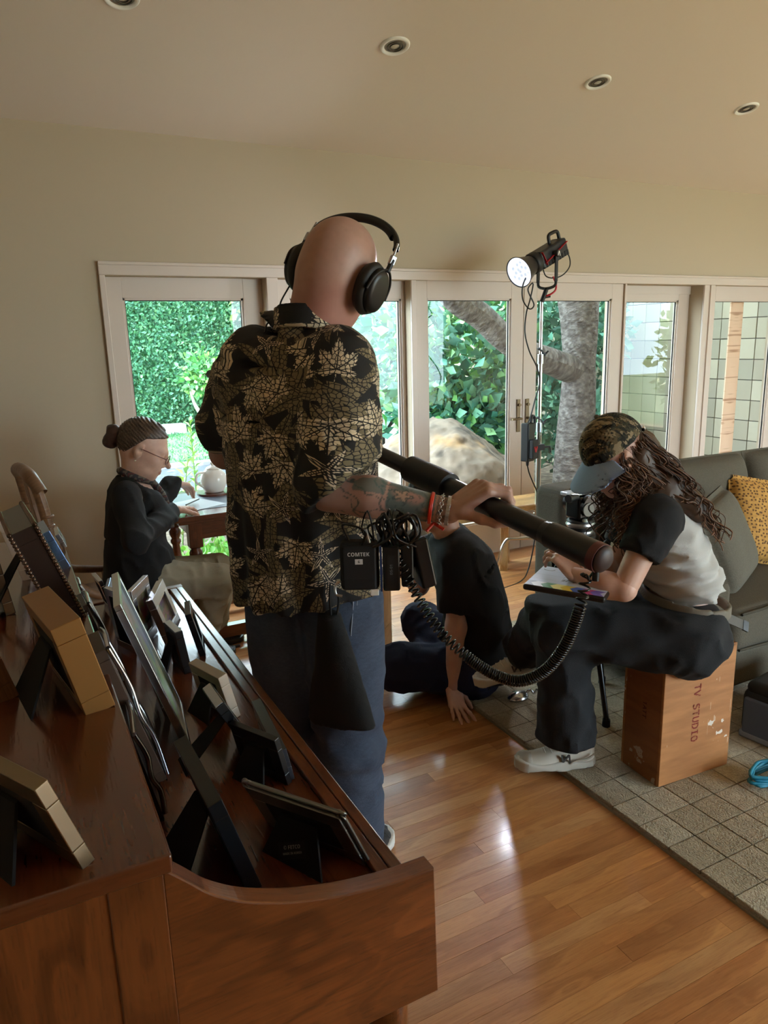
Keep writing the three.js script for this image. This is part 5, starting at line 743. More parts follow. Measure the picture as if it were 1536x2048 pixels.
function headGeo(c, f, up, s = 1, o = {}) {
  const ax = frame(f, up), I = [[1, 0, 0], [0, 1, 0], [0, 0, 1]], nk = o.neck && ax.map((a) => (a[0] * (o.neck[0] - c[0]) + a[1] * (o.neck[1] - c[1]) + a[2] * (o.neck[2] - c[2])) / s);
  const g = nets((X, Y, Z) => {
    const x = Math.abs(X), y = Y, z = Z;
    let d = ell(x, y, z, [0, 0.028, -0.012], I, [0.077, 0.09, 0.096]);
    d = smin(d, ell(x, y, z, [0, -0.035, 0.03], I, [0.058, 0.085, 0.06]), 0.03); d = smin(d, ell(x, y, z, [0, -0.07, 0.028], I, [0.052, 0.034, 0.052]), 0.03);
    d = smin(d, cap(x, y, z, [0, -0.096, 0.066], [0.008, -0.096, 0.064], 0.016, 0.015), 0.02); d = smin(d, cap(x, y, z, [0, 0.018, 0.081], [0.034, 0.02, 0.072], 0.012, 0.012), 0.02);
    d = smin(d, cap(x, y, z, [0.034, -0.03, 0.062], [0.04, -0.025, 0.055], 0.021, 0.021), 0.025);
    d = smax(d, -(Math.hypot(x - 0.031, y + 0.002, z - 0.1) - 0.015), 0.014); d = smin(d, Math.hypot(x - 0.031, y + 0.003, z - 0.0745) - 0.0125, 0.004);
    d = smin(d, cap(x, y, z, [0, 0.01, 0.086], [0, -0.03, 0.114], 0.0075, 0.0115), 0.014); d = smin(d, cap(x, y, z, [0.009, -0.036, 0.094], [0.012, -0.038, 0.09], 0.008, 0.007), 0.008);
    d = smin(d, cap(x, y, z, [0, -0.061, 0.091], [0.019, -0.064, 0.082], 0.0055, 0.004), 0.006); d = smin(d, cap(x, y, z, [0, -0.072, 0.09], [0.017, -0.07, 0.082], 0.006, 0.004), 0.006);
    let e = ell(x, y, z, [0.078, -0.006, -0.012], frame([0.45, 0, 1]), [0.009, 0.033, 0.021]); e = smax(e, -(Math.hypot(x - 0.088, y + 0.002, z + 0.006) - 0.011), 0.008); d = smin(d, e, 0.008);
    if (nk) d = smin(d, cap(X, Y, Z, [0, -0.03, -0.04], nk, o.r0, o.r1), 0.035);
    return d;
  }, [-0.125, nk ? -0.23 : -0.135, -0.17], [0.125, 0.14, 0.14], 0.0045);
  g.scale(s, s, s); g.applyMatrix4(new THREE.Matrix4().makeBasis(V(ax[0]), V(ax[1]), V(ax[2]))); g.translate(...c); return { g, ax, loc: (x, y, z) => inFrame(c, ax, x * s, y * s, z * s), inv: (x, y, z) => { const d = [x - c[0], y - c[1], z - c[2]]; return ax.map((a) => (a[0] * d[0] + a[1] * d[1] + a[2] * d[2]) / s); } };
}
function mergeSkin(list, colour) { const c = list.map((g) => { const q = new THREE.BufferGeometry(); q.setAttribute('position', g.attributes.position); q.setAttribute('normal', g.attributes.normal); q.setIndex(g.index); return q; }); return vcol(mergeGeometries(c), colour); }
const skinTone = (base, red = [0.5, 0.2, 0.15]) => (x, y, z) => { const a = fbm3(x * 22, y * 22, z * 22, 3), b = fbm3(x * 90, y * 90, z * 90, 2); return mixc(base, red, clamp((a - 0.42) * 0.8)).map((v) => v * (0.92 + 0.16 * b)); };
const skinM = () => phys({ color: '#ffffff', vertexColors: true, roughness: 0.48, sheen: 0.15, sheenRoughness: 0.6 });
// woven cloth of one colour with a little relief
const weave = tex(128, 128, (u, v) => 0.5 + 0.3 * Math.sin(u * 201) * Math.sin(v * 201) + 0.3 * (noise2(u * 40, v * 40, 40, 40) - 0.5), false, 12, 12);
const cloth = (color, o = {}) => phys({ color, roughness: 0.9, bumpMap: weave, bumpScale: 0.0008, sheen: 0.2, sheenRoughness: 0.7, ...o });
const xyuv = (g) => vuv(g, (x, y, z) => [x + z * 0.7, y]);
const wrinkle = (x, y, z, f, sx, sy, sz) => { const n = noise3(x * f * sx + 7, y * f * sy + 3, z * f * sz), r = 1 - Math.abs(2 * n - 1); return r * r * r; };
const fold = (x, y, z, f = 9, st = 0.35) => fbm3(x * f, y * f * st, z * f, 3) - 0.5;
// low running shoe along +x, sole on y = 0, length l
function shoe(parent, pos, dirx, dirz, upper, sole, mark, tilt = 0, l = 0.285) {
  const g = new THREE.Group(); g.name = 'shoe'; g.position.set(...pos); g.rotation.set(0, Math.atan2(-dirz, dirx), tilt, 'YXZ'); parent.add(g);
  const half = (x) => { const t = clamp((x + 0.08) / l); return lerp(0.036, 0.05, sstep(0.25, 0.75, t)) * Math.sqrt(Math.max(0.02, 1 - Math.pow(Math.abs(t * 2 - 1), 5))); };
  const top = (x) => { const t = (x + 0.08) / l; return t < 0.35 ? lerp(0.1, 0.088, t / 0.35) : lerp(0.088, 0.048, sstep(0.35, 0.85, t)) - 0.02 * sstep(0.85, 1, t); };
  const up = nets((x, y, z) => { const h = half(x), T = top(x); const yy = (y - 0.018) / Math.max(0.02, T - 0.018), e = Math.hypot(z / h, Math.max(0, yy)) - 1; let d = Math.max(e * Math.min(h, T), 0.018 - y, Math.abs(x + 0.08 - l / 2) - l / 2); return smax(d, -cap(x, y, z, [-0.045, 0.12, 0], [0.0, 0.12, 0], 0.034, 0.03), 0.01); }, [-0.11, 0, -0.07], [0.23, 0.12, 0.07], 0.005);
  part('upper', up, upper, g);
  const so = nets((x, y, z) => { const h = half(x) + 0.007; const w = 0.004 * Math.sin(x * 40); return Math.max(Math.abs(z) - h, Math.abs(y - 0.016) - 0.016 - w - 0.008 * sstep(0.12, 0.22, -x + 0.06), Math.abs(x + 0.08 - l / 2) - l / 2 - 0.005) ; }, [-0.11, -0.02, -0.075], [0.23, 0.06, 0.075], 0.006); part('sole', so, sole, g);
  part('laces', [...Array(5)].map((_, i) => { const x = 0.025 + i * 0.02, y = top(x) + 0.001; return tube([[x - 0.004, y - 0.012, -0.026], [x + 0.004, y + 0.002, 0], [x - 0.004, y - 0.012, 0.026]], 0.0032, 10, 6); }), mark.lace, g);
  part('toe_cap', nets((x, y, z) => { const h = half(x) + 0.002, T = top(x) + 0.002; const yy = (y - 0.018) / Math.max(0.02, T - 0.018), e = Math.hypot(z / h, Math.max(0, yy)) - 1; return Math.max(e * Math.min(h, T), 0.02 - y, 0.155 - x, x - 0.203); }, [0.14, 0, -0.07], [0.23, 0.1, 0.07], 0.005), mark.panel, g);
  for (const s of [1, -1]) { const z = s * 0.0405, P = (a, b) => [a, b, z + s * (0.004)]; part('side_letter', [beam(P(0.02, 0.034), P(0.024, 0.064), 0.006, 0.006, [0, 0, 1]), beam(P(0.024, 0.064), P(0.046, 0.036), 0.006, 0.006, [0, 0, 1]), beam(P(0.046, 0.036), P(0.05, 0.062), 0.006, 0.006, [0, 0, 1])], mark.letter, g, 'letter N on the side'); part('heel_wave', tube([[-0.07, 0.06, s * 0.036], [-0.04, 0.045, s * 0.044], [0.0, 0.04, s * 0.046], [0.02, 0.03, s * 0.047]], 0.004, 20, 6), mark.panel, g); }
  part('collar_lining', tube([[-0.075, 0.1, 0], [-0.06, 0.092, 0.03], [-0.02, 0.086, 0.034], [0.012, 0.088, 0.02], [0.016, 0.092, 0], [0.012, 0.088, -0.02], [-0.02, 0.086, -0.034], [-0.06, 0.092, -0.03]], 0.006, 40, 8, true), mark.lining, g);
  return g;
}

// ===== standing sound man in a leaf print shirt =====
{
  const p = thing('person', 'bald standing person in a dark leaf print shirt and jeans holding the boom pole', 'person');
  const HC = [0.769,1.7325,-1.7238], f = [0.76, -0.26, -0.56], hd = headGeo(HC, f, [0.34, 1, 0.15], 1.1, { neck: [0.712, 1.585, -1.755], r0: 0.064, r1: 0.068 });
  const r = V(0.56, 0, 0.83).normalize(), d = V(0.83, 0, -0.56);
  const rsh = [0.735, 1.515, -1.655], lsh = [0.59, 1.515, -1.9], relb = [0.6531,1.2202,-1.5752], rwr = [0.8886,1.1772,-1.4047], lelb = [0.5545,1.264,-2.0968], lhb = BOOM0.clone().addScaledVector(BD, 0.86), lw = lhb.clone().add(V(-0.07, -0.03, -0.05)).toArray();
  const torso = [...chain([[0.715, 1.6, -1.755], [0.69, 1.5, -1.775], [0.672, 1.25, -1.785], [0.678, 0.95, -1.785]], [0.055, 0.1, 0.105, 0.1]), [[0.69, 1.5, -1.775], rsh, 0.08, 0.06], [[0.69, 1.5, -1.775], lsh, 0.08, 0.06]];
  const arms = [...chain([rsh, relb], [0.058, 0.044]), ...chain([lsh, lelb, lw], [0.056, 0.044, 0.03])];
  const legs = [...chain([[0.727, 0.88, -1.705], [0.735, 0.5, -1.7], [0.745, 0.07, -1.745]], [0.07, 0.055, 0.04]), ...chain([[0.632, 0.88, -1.85], [0.63, 0.5, -1.88], [0.64, 0.07, -1.92]], [0.07, 0.055, 0.04])];
  const body = meshBones([...torso, ...arms, ...legs], 0.012, 0.03);
  const fore = [...chain([relb, inFrame(relb, [[1, 0, 0], [0, 1, 0], [0, 0, 1]], (rwr[0] - relb[0]) * 0.35, (rwr[1] - relb[1]) * 0.35 + 0.004, (rwr[2] - relb[2]) * 0.35), rwr], [0.046, 0.048, 0.029])];
  const fg = meshBones(fore, 0.0038, 0.02);
  // right hand: palm over the pole, fingers wrapping down the far side
  const grip = BOOM0.clone().addScaledVector(BD, 0.33), rw = V(rwr), ND = V(BD).multiplyScalar(1), k = grip.clone().add(V(-0.012, 0.036, 0.0)), hdir = k.clone().sub(rw);
  const rhG = meshBones(handBones(rwr, hdir.toArray(), [0.55, -0.8, 0.0], -1, [[0.85, 0.95, 0.6], [0.85, 1.0, 0.6], [0.85, 1.0, 0.6], [0.85, 1.0, 0.6], [0.6, 0.5]], 1.06), 0.0032, 0.009);
  const lhG = meshBones(handBones(lw, lhb.clone().add(V(-0.015, 0.02, 0)).sub(V(lw)).toArray(), [0.8, -0.4, 0.3], 1, [[0.8, 1, 0.7], [0.8, 1, 0.7], [0.8, 1, 0.7], [0.8, 1, 0.7], [0.5, 0.5]], 1.0), 0.0035, 0.009);
  const tone = skinTone([0.43, 0.25, 0.19], [0.38, 0.15, 0.12]); const fa = V(rwr).sub(V(relb)), FL = fa.length(); fa.normalize(); const fu = new THREE.Vector3().crossVectors(fa, V(-0.45, 0, 0.89)).normalize(), fv = new THREE.Vector3().crossVectors(fa, fu); if (fu.y < 0) { fu.negate(); fv.negate(); }
  const ink = [0.05, 0.075, 0.07], inkRed = [0.22, 0.1, 0.08], teal = [0.07, 0.13, 0.12];
  const tattoo = (x, y, z, c) => { // inked drawing laid round the forearm: s along, a round
    const q = V(x - relb[0], y - relb[1], z - relb[2]), s = q.dot(fa) / FL, a = Math.atan2(q.dot(fu), q.dot(fv)); if (s < 0.12 || s > 1.02) return c; const X = s * 5.2, Y = a * 1.05, n = fbm2(X * 1.3 + 3, Y * 1.3 + 9, 3), wv = fbm2(X * 0.9 + 11, Y * 0.9 + 2, 2);
    const line = (v, w) => sstep(w, w * 0.4, Math.abs(v)); let t = c;
    if (s < 0.5) { const l1 = Math.sin(X * 2.2 + wv * 7 + Y * 1.1), l2 = Math.sin(Y * 3.2 + X * 1.2 + n * 4); t = mixc(t, ink, Math.max(line(l1, 0.2), line(l2, 0.15)) * 0.92); if (s > 0.22 && s < 0.48 && a > 0.5 && n > 0.42) t = mixc(t, teal, 0.75); }
    else if (s < 0.88) { const shade = sstep(0.34, 0.62, n + 0.12 * Math.sin(Y * 2 + X)); t = mixc(mixc(c, inkRed, 0.35), teal, shade * 0.85); const pt = Math.hypot((s - 0.6) * 5.2 - 0.1, Y - 0.7), fl = Math.cos(5 * Math.atan2(Y - 0.7, (s - 0.6) * 5.2 - 0.1)); t = mixc(t, [0.45, 0.29, 0.2], sstep(0.28 + 0.14 * fl, 0.2 + 0.14 * fl, pt) * 0.85); t = mixc(t, ink, line(pt - 0.3 - 0.14 * fl, 0.08) * 0.95); t = mixc(t, ink, line(Math.sin(X * 4 + n * 8), 0.2) * 0.8); }
    else { const gx = (s - 0.88) * 30, gy = Y * 2.6; const key = Math.min(Math.abs(Math.max(Math.abs((gy % 1.6 + 1.6) % 1.6 - 0.8), Math.abs(gx - 1.9) * 0.5) - 0.62), Math.abs(Math.max(Math.abs((gy % 1.6 + 1.6) % 1.6 - 0.8), Math.abs(gx - 1.9) * 0.5) - 0.25)); t = mixc(c, ink, sstep(0.11, 0.06, key) * 0.75); }
    return t; };
  const sg = mergeSkin([body, fg, rhG, lhG, hd.g], (x, y, z) => { let c = tone(x, y, z); if (y > 1.55 && y < 1.74) c = mixc(c, [0.4, 0.15, 0.12], sstep(1.75, 1.64, y) * 0.6); const q = [x - relb[0], y - relb[1], z - relb[2]]; const s = (q[0] * fa.x + q[1] * fa.y + q[2] * fa.z) / FL; if (s > 0.1 && s < 1.03 && y < 1.4 && y > 1.05 && V(...q).addScaledVector(fa, -s * FL).length() < 0.065) c = tattoo(x, y, z, c); return c; });
  part('body', sg, skinM(), p);
  // shirt
  const T = loft([[[0.712, 1.598, -1.757], 0.085, 0.078], [[0.69, 1.562, -1.772], 0.15, 0.1], [[0.672, 1.5, -1.782], 0.2, 0.122], [[0.664, 1.38, -1.788], 0.215, 0.142], [[0.662, 1.2, -1.788], 0.212, 0.15], [[0.668, 1.02, -1.788], 0.214, 0.158], [[0.672, 0.895, -1.788], 0.22, 0.165]], [r.x, 0, r.z]);
  const slR = chain([rsh, [0.6803,1.2418,-1.5726]], [0.088, 0.1]), slL = chain([lsh, [0.5532,1.3482,-2.0526]], [0.084, 0.082]); const sv = V(0, -0.78, 0).addScaledVector(fa, 0.62).normalize(), svC = [0.6958,1.2587,-1.5534];
  const sR = (x, y, z) => Math.max(cap(x, y, z, ...slR[0]), (x - svC[0]) * sv.x + (y - svC[1]) * sv.y + (z - svC[2]) * sv.z);
  const shirt = nets((x, y, z) => { let q = T.d(x, y, z); const hem = 0.925 + 0.03 * Math.sin((x - 0.6) * 9) - 0.02; q = smin(q, sR(x, y, z), 0.05); q = smin(q, cap(x, y, z, ...slL[0]), 0.05); const a = Math.atan2(x - 0.667, z + 1.788); q += 0.016 * fold(x + y * 0.25, y, z, 7, 0.3) * sstep(1.55, 1.3, y) + 0.007 * Math.sin(a * 11 + y * 5 + 3 * fbm3(x * 3, y * 3, z * 3)) * sstep(1.42, 1.0, y) - 0.009 * wrinkle(x + y * 0.3, y, z, 13, 1, 0.35, 1); q = Math.max(q, hem - y); return smax(q, -(cap(x, y, z, [0.715, 1.6, -1.755], [0.735, 1.72, -1.745], 0.066, 0.09)), 0.01); }, [0.38, 0.84, -2.2], [0.92, 1.66, -1.4], 0.0095);
  const leafTex = (() => {
    const N = 1024, id = new Float32Array(N * N).fill(0), vein = new Float32Array(N * N); seed = 31337;
    const poly = (pts) => pts.map(([r, deg]) => [r * Math.cos(deg * Math.PI / 180), r * Math.sin(deg * Math.PI / 180)]);
    const lobes = [[90, 1, 1], [38, 0.9, 1], [142, 0.9, 1], [-14, 0.62, 0.8], [194, 0.62, 0.8]].sort((p, q) => p[0] - q[0]), mp = []; lobes.forEach(([c, R, w], i) => { mp.push([0.4, c - 26], [R * 0.72, c - 21 * w], [R * 0.66, c - 15 * w], [R * 0.88, c - 10 * w], [R * 0.84, c - 6 * w], [R * 1.08, c], [R * 0.84, c + 6 * w], [R * 0.88, c + 10 * w], [R * 0.66, c + 15 * w], [R * 0.72, c + 21 * w]); }); mp.push([0.3, 222], [0.12, 262], [0.4, 268], [0.4, 272], [0.12, 278]);
    const star = []; for (let i = 0; i < 5; i++) { const c = 90 + i * 72; star.push([0.22, c - 36], [0.55, c - 13], [1, c], [0.55, c + 13]); }
    const lens = []; for (let i = 0; i <= 16; i++) { const t = i / 16 * 2 - 1; lens.push([t * 1.5, 0.42 * (1 - t * t) + 0.25 * t * t]); } for (let i = 16; i >= 0; i--) { const t = i / 16 * 2 - 1; lens.push([t * 1.5, -0.3 * (1 - t * t) + 0.25 * t * t]); }
    const inside = (P, x, y) => { let c = false; for (let i = 0, j = P.length - 1; i < P.length; j = i++) if ((P[i][1] > y) !== (P[j][1] > y) && x < (P[j][0] - P[i][0]) * (y - P[i][1]) / (P[j][1] - P[i][1]) + P[i][0]) c = !c; return c; };
    const edge = (P, x, y) => { let m = 9; for (let i = 0, j = P.length - 1; i < P.length; j = i++) { const dx = P[i][0] - P[j][0], dy = P[i][1] - P[j][1], t = clamp(((x - P[j][0]) * dx + (y - P[j][1]) * dy) / (dx * dx + dy * dy + 1e-9)); m = Math.min(m, Math.hypot(x - P[j][0] - dx * t, y - P[j][1] - dy * t)); } return m; };
    const MP = poly(mp), ST = poly(star), veins = [90, 38, 142, -14, 194].map((q) => q * Math.PI / 180), sv5 = [90, 162, 234, 306, 18].map((q) => q * Math.PI / 180);
    const stamp = (P, kind, cx, cy, R, rot, vs) => { const E = Math.ceil(R * 1.6), co = Math.cos(rot), si = Math.sin(rot); for (let y = -E; y <= E; y++) for (let x = -E; x <= E; x++) { const lx = (x * co + y * si) / R, ly = (-x * si + y * co) / R; if (!inside(P, lx, ly)) continue; const q = (((cy + y | 0) + N * 2) % N) * N + (((cx + x | 0) + N * 2) % N); id[q] = kind; let v = 0; if (vs) for (const a of vs) { const al = lx * Math.cos(a) + ly * Math.sin(a), pe = Math.abs(-lx * Math.sin(a) + ly * Math.cos(a)); if (al > 0 && pe * R < 2.6) v = 1; else if (al > 0.1 && pe < 0.3 && Math.abs(((al - pe * 1.1) * 7 + 70) % 1 - 0.5) > 0.455) v = Math.max(v, 0.6); } else if (Math.abs(ly - 0.06 - 0.25 * lx * lx * 0.44) * R < 2.6) v = 1; const e = kind === 3 ? edge(P, lx, ly) * R : 9; vein[q] = kind === 3 ? (e < 5 && Math.sin((lx * 31 + ly * 23)) > -0.55 ? 1 : v >= 1 && Math.sin((lx + ly) * 60) > -0.3 ? 1 : 0) : v; } };
    for (let i = 0; i < 58; i++) stamp(lens, 2, rnd() * N, rnd() * N, rr(80, 105), rr(0, 6.28), null);
    for (let i = 0; i < 9; i++) stamp(lens, 0, rnd() * N, rnd() * N, rr(60, 85), rr(0, 6.28), null);
    const grid = [...Array(25)].map((_, i) => i).sort((p, q) => hash(p, 3) - hash(q, 3)); grid.forEach((k, i) => { const cx = (k % 5 + rr(0.25, 0.75)) * N / 5, cy = (Math.floor(k / 5) + rr(0.25, 0.75)) * N / 5; if (i % 5 < 3) stamp(MP, 1, cx, cy, rr(118, 150), rr(-0.7, 0.7) + (rnd() < 0.5 ? Math.PI : 0), veins); else stamp(ST, 3, cx, cy, rr(85, 110), rr(0, 6.28), sv5); });
    const G = 46; return tex(N, N, (u, v) => {
      const k = (Math.floor(v * N) % N) * N + Math.floor(u * N) % N, t = id[k]; let F1 = 9, F2 = 9; const iu = Math.floor(u * G), iv = Math.floor(v * G); for (let a = -1; a <= 1; a++) for (let b = -1; b <= 1; b++) { const X = iu + a, Y = iv + b, wx = (X + G) % G, wy = (Y + G) % G, q = Math.hypot(u * G - X - 0.15 - 0.7 * hash(wx, wy), v * G - Y - 0.15 - 0.7 * hash(wx, wy, 5)); if (q < F1) { F2 = F1; F1 = q; } else if (q < F2) F2 = q; }
      const crack = F2 - F1 < 0.13; const w = vein[k]; if (t === 0) return s255(13, 12, 14); if (t >= 3) return w >= 1 ? s255(206, 186, 158) : s255(16, 15, 16); if (w >= 1 || crack) return s255(20, 17, 15); const b = 0.9 + 0.2 * hash(iu, iv, 9); return (t < 2 ? s255(208, 190, 160) : s255(120, 106, 78)).map((c) => c * b * (w ? 0.75 : 1)); }, true, 2.05, 2.05);
  })();
  const sleeveUV = (o, k) => (x, y, z) => { const q = V(x, y, z).sub(V(o)); return [Math.atan2(q.dot(r), -q.dot(d)) * 0.09 + k, -q.y + k * 0.4]; };
  const su = (x, y, z) => { const a = sR(x, y, z), b = cap(x, y, z, ...slL[0]), c = T.d(x, y, z); return a < c - 0.012 && a < b ? sleeveUV(rsh, 0.3) : b < c - 0.012 ? sleeveUV(lsh, 0.7) : T.uv; };
  const shirtG = faceUV(shirt, su); const shirtM = phys({ map: leafTex, roughness: 0.78, sheen: 0.15, bumpMap: weave, bumpScale: 0.0005 }); part('shirt', shirtG, shirtM, p);
  // collar: folded band round the neck, high at the back
  const cN = V(0.705, 1.605, -1.758), colr = nets((x, y, z) => { const q = V(x, y, z).sub(cN), u = q.dot(r), v = q.dot(d), rad = Math.hypot(u / 0.082, v / 0.088), h = q.y + 0.25 * v; const dome = Math.abs(rad - 1 - Math.max(0, -(h - 0.03)) * 1.6) * 0.082 - 0.006; return Math.max(dome, h - 0.036, -h - 0.022); }, [0.57, 1.54, -1.9], [0.84, 1.7, -1.62], 0.006); vuv(colr, (x, y, z) => [(x - z) * 0.8 + 0.1, y + 0.2]); part('collar', colr, shirtM, p);
  // jeans
  const jl = [...chain([[0.727, 0.9, -1.705], [0.738, 0.48, -1.7], [0.748, 0.045, -1.745]], [0.112, 0.092, 0.088]), ...chain([[0.632, 0.9, -1.85], [0.628, 0.48, -1.87], [0.64, 0.045, -1.91]], [0.112, 0.094, 0.09]), [[0.66, 0.98, -1.81], [0.7, 0.98, -1.75], 0.13, 0.13]];
  const jeansT = tex(256, 256, (u, v) => { const a = fbm2(u * 5, v * 3, 4, 5, 3), b = noise2(u * 90, v * 220, 90, 220); return mixc(s255(48, 58, 76), s255(100, 114, 132), clamp(a * 0.9 - 0.22 + (b - 0.5) * 0.25)); }, true, 1.8, 1.8);
  const jeans = meshBones(jl, 0.0115, 0.025, (q, x, y, z) => Math.max(q - 0.01 * wrinkle(x, y, z, 14, 0.7, 1.1, 0.7) + 0.016 * fold(x, y * 1.6, z, 10, 0.7) + 0.006 * Math.sin(y * 60 + 5 * fbm3(x * 8, y * 4, z * 8)) * (sstep(0.62, 0.5, y) * sstep(0.36, 0.46, y) + sstep(0.2, 0.1, y)), y - 1.04)); vuv(jeans, (x, y, z) => [x * 0.8 + z * 0.6, y]);
  const jm = phys({ map: jeansT, roughness: 0.85, bumpMap: weave, bumpScale: 0.0008 }); part('jeans', jeans, jm, p);
  const seamM = mat('#7f8896', 0.9); const seam = [0.9, 0.78, 0.66, 0.54, 0.42, 0.3].map((y) => { const c = [lerp(0.727, 0.745, (0.9 - y) / 0.85), y, lerp(-1.705, -1.74, (0.9 - y) / 0.85)], R = lerp(0.112, 0.089, (0.9 - y) / 0.85); return [c[0] + 0.76 * R, y, c[2] + 0.65 * R]; }); part('side_seam', tube(seam, 0.0035, 60, 6), mat('#3d4a5e', 0.9), p); part('hip_pocket', [tube([[0.715, 0.93, -1.588], [0.715, 0.8, -1.6], [0.745, 0.795, -1.6]], 0.002, 20, 5), tube([[0.725, 0.93, -1.588], [0.725, 0.81, -1.6]], 0.002, 20, 5)], seamM, p);
  for (const [x, z] of [[0.755, -1.75], [0.645, -1.915]]) shoe(p, [x, 0.001, z], 0.83, -0.56, mat('#2a2a2c', 0.7), mat('#d0ccc4', 0.7), { lace: M.white, panel: mat('#3a3a3c', 0.6), letter: mat('#5a5a5c', 0.6), lining: M.matteBlack });
  // wrist: red band, chain and watch strap
  const wax = fa.toArray(), ring = (s, R, t, seg = 48) => orient(new THREE.TorusGeometry(R, t, 8, seg), V(relb).addScaledVector(fa, FL * s).toArray(), wax);
  part('red_wristband', [ring(0.845, 0.0355, 0.0035), ring(0.855, 0.0355, 0.003), rod(V(relb).addScaledVector(fa, FL * 0.85).add(V(0.0, -0.034, 0.01)).toArray(), V(relb).addScaledVector(fa, FL * 0.84).add(V(-0.02, -0.05, 0.016)).toArray(), 0.004), rod(V(relb).addScaledVector(fa, FL * 0.85).add(V(0.0, -0.034, 0.01)).toArray(), V(relb).addScaledVector(fa, FL * 0.92).add(V(0.0, -0.045, 0.016)).toArray(), 0.004)], mat('#d1331f', 0.35), p, 'red elastic wristband');
  const links = [], lg = new THREE.TorusGeometry(0.0042, 0.0013, 6, 12); for (let i = 0; i < 26; i++) { const a = i / 26 * 6.283, c = V(relb).addScaledVector(fa, FL * 0.93).addScaledVector(fu, Math.cos(a) * 0.034).addScaledVector(fv, Math.sin(a) * 0.034); links.push(orient(lg, c.toArray(), i % 2 ? wax : fu.clone().multiplyScalar(Math.cos(a)).addScaledVector(fv, Math.sin(a)).toArray(), [0.3, 0.9, 0.2])); } part('chain_bracelet', links, M.silver, p, 'silver chain bracelet');
  const wl = []; for (let i = 0; i < 34; i++) { const a = i / 34 * 6.283, c = V(relb).addScaledVector(fa, FL * 0.985).addScaledVector(fu, Math.cos(a) * 0.0335).addScaledVector(fv, Math.sin(a) * 0.0335); wl.push(orient(cbox(0.0062, 0.009, 0.003, 0.001), c.toArray(), fu.clone().multiplyScalar(Math.cos(a)).addScaledVector(fv, Math.sin(a)).toArray(), wax)); } part('watch_band', wl, M.steel, p, 'steel link watch band');
  part('earring', place(new THREE.TorusGeometry(0.006, 0.0013, 8, 20), hd.loc(-0.08, -0.04, -0.012)), M.silver, p);
  // headphones
  const h = thing('headphones', 'black studio headphones worn by the bald person', 'headphones'); const at = hd.loc; const sd = 1;
  for (const s of [-1, 1]) {
    const c = at(s * 0.094, -0.012, -0.004), n = V(at(s * 0.2, -0.02, -0.004)).sub(V(c)).normalize().toArray();
    part('cushion', orient(lathe([[0.0, -0.014], [0.022, -0.014], [0.046, -0.012], [0.052, 0], [0.046, 0.012], [0, 0.014]], 32).rotateX(Math.PI / 2).scale(1.0, 1.24, 1.25), c, n), mat('#17130f', 0.6), h); part('cup', orient(lathe([[0, 0.03], [0.03, 0.03], [0.041, 0.024], [0.046, 0.01], [0, 0.008]], 32).rotateX(Math.PI / 2).scale(1.0, 1.22, 1.1), c, n), mat('#121214', 0.4), h); part('cup_plate', orient(lathe([[0, 0.033], [0.022, 0.0325], [0.025, 0.03]], 28).rotateX(Math.PI / 2), c, n), mat('#3c403c', 0.35, { metalness: 0.5 }), h);
    part('yoke', [tube([at(s * 0.113, -0.02, -0.046), at(s * 0.117, 0.012, -0.038), at(s * 0.119, 0.034, -0.012), at(s * 0.119, 0.036, 0.008), at(s * 0.117, 0.014, 0.034), at(s * 0.113, -0.02, 0.042)], 0.0032, 30, 7), rod(at(s * 0.119, 0.034, 0), at(s * 0.118, 0.062, 0.006), 0.0065, 0.0065)], M.black, h); part('slider', [rod(at(s * 0.118, 0.055, 0.004), at(s * 0.112, 0.1, 0.012), 0.0032, 0.0032), beam(at(s * 0.118, 0.05, 0.004), at(s * 0.117, 0.072, 0.007), 0.015, 0.012, [0, 0, 1], 0.003)], M.steel, h);
  }
  const arc = []; for (let i = 0; i <= 24; i++) { const a = lerp(0.16, Math.PI - 0.16, i / 24); arc.push(at(Math.cos(a) * 0.113, 0.074 + Math.sin(a) * 0.072, 0.008 + 0.03 * Math.sin(a))); } const bg = new THREE.TubeGeometry(new THREE.CatmullRomCurve3(arc.map((q) => V(q))), 60, 0.0078, 10, false); part('headband', bg, mat('#0f0f11', 0.45), h); part('headband_pad', new THREE.TubeGeometry(new THREE.CatmullRomCurve3(arc.slice(4, 21).map((q) => V(q).lerp(V(at(0, 0.05, 0.02)), 0.05))), 40, 0.0095, 10, false), mat('#1b1b1e', 0.7), h);
  part('cable', tube([at(0.1, -0.06, -0.02), at(0.1, -0.1, -0.03), at(0.09, -0.13, -0.04), at(0.1, -0.16, -0.05), at(0.09, -0.18, -0.06)], 0.0022, 30, 6), M.rubber, h);
  // cloth pouch at the back of the belt
  const po = nets((x, y, z) => { const t = clamp((0.86 - y) / 0.31), w = lerp(0.03, 0.1, t), dd = lerp(0.024, 0.036, sstep(0, 0.5, t)); const q = V(x, y, z).sub(V(0.675 + 0.02 * t, y, -1.6)), u = q.dot(r), v = q.dot(d); const m = Math.hypot(u / w, v / dd) - 1; return Math.max(m * 0.03, y - 0.86, 0.545 + 0.1 * u - y) + 0.008 * fold(x, y, z, 14, 0.4); }, [0.5, 0.5, -1.75], [0.85, 0.9, -1.45], 0.008);
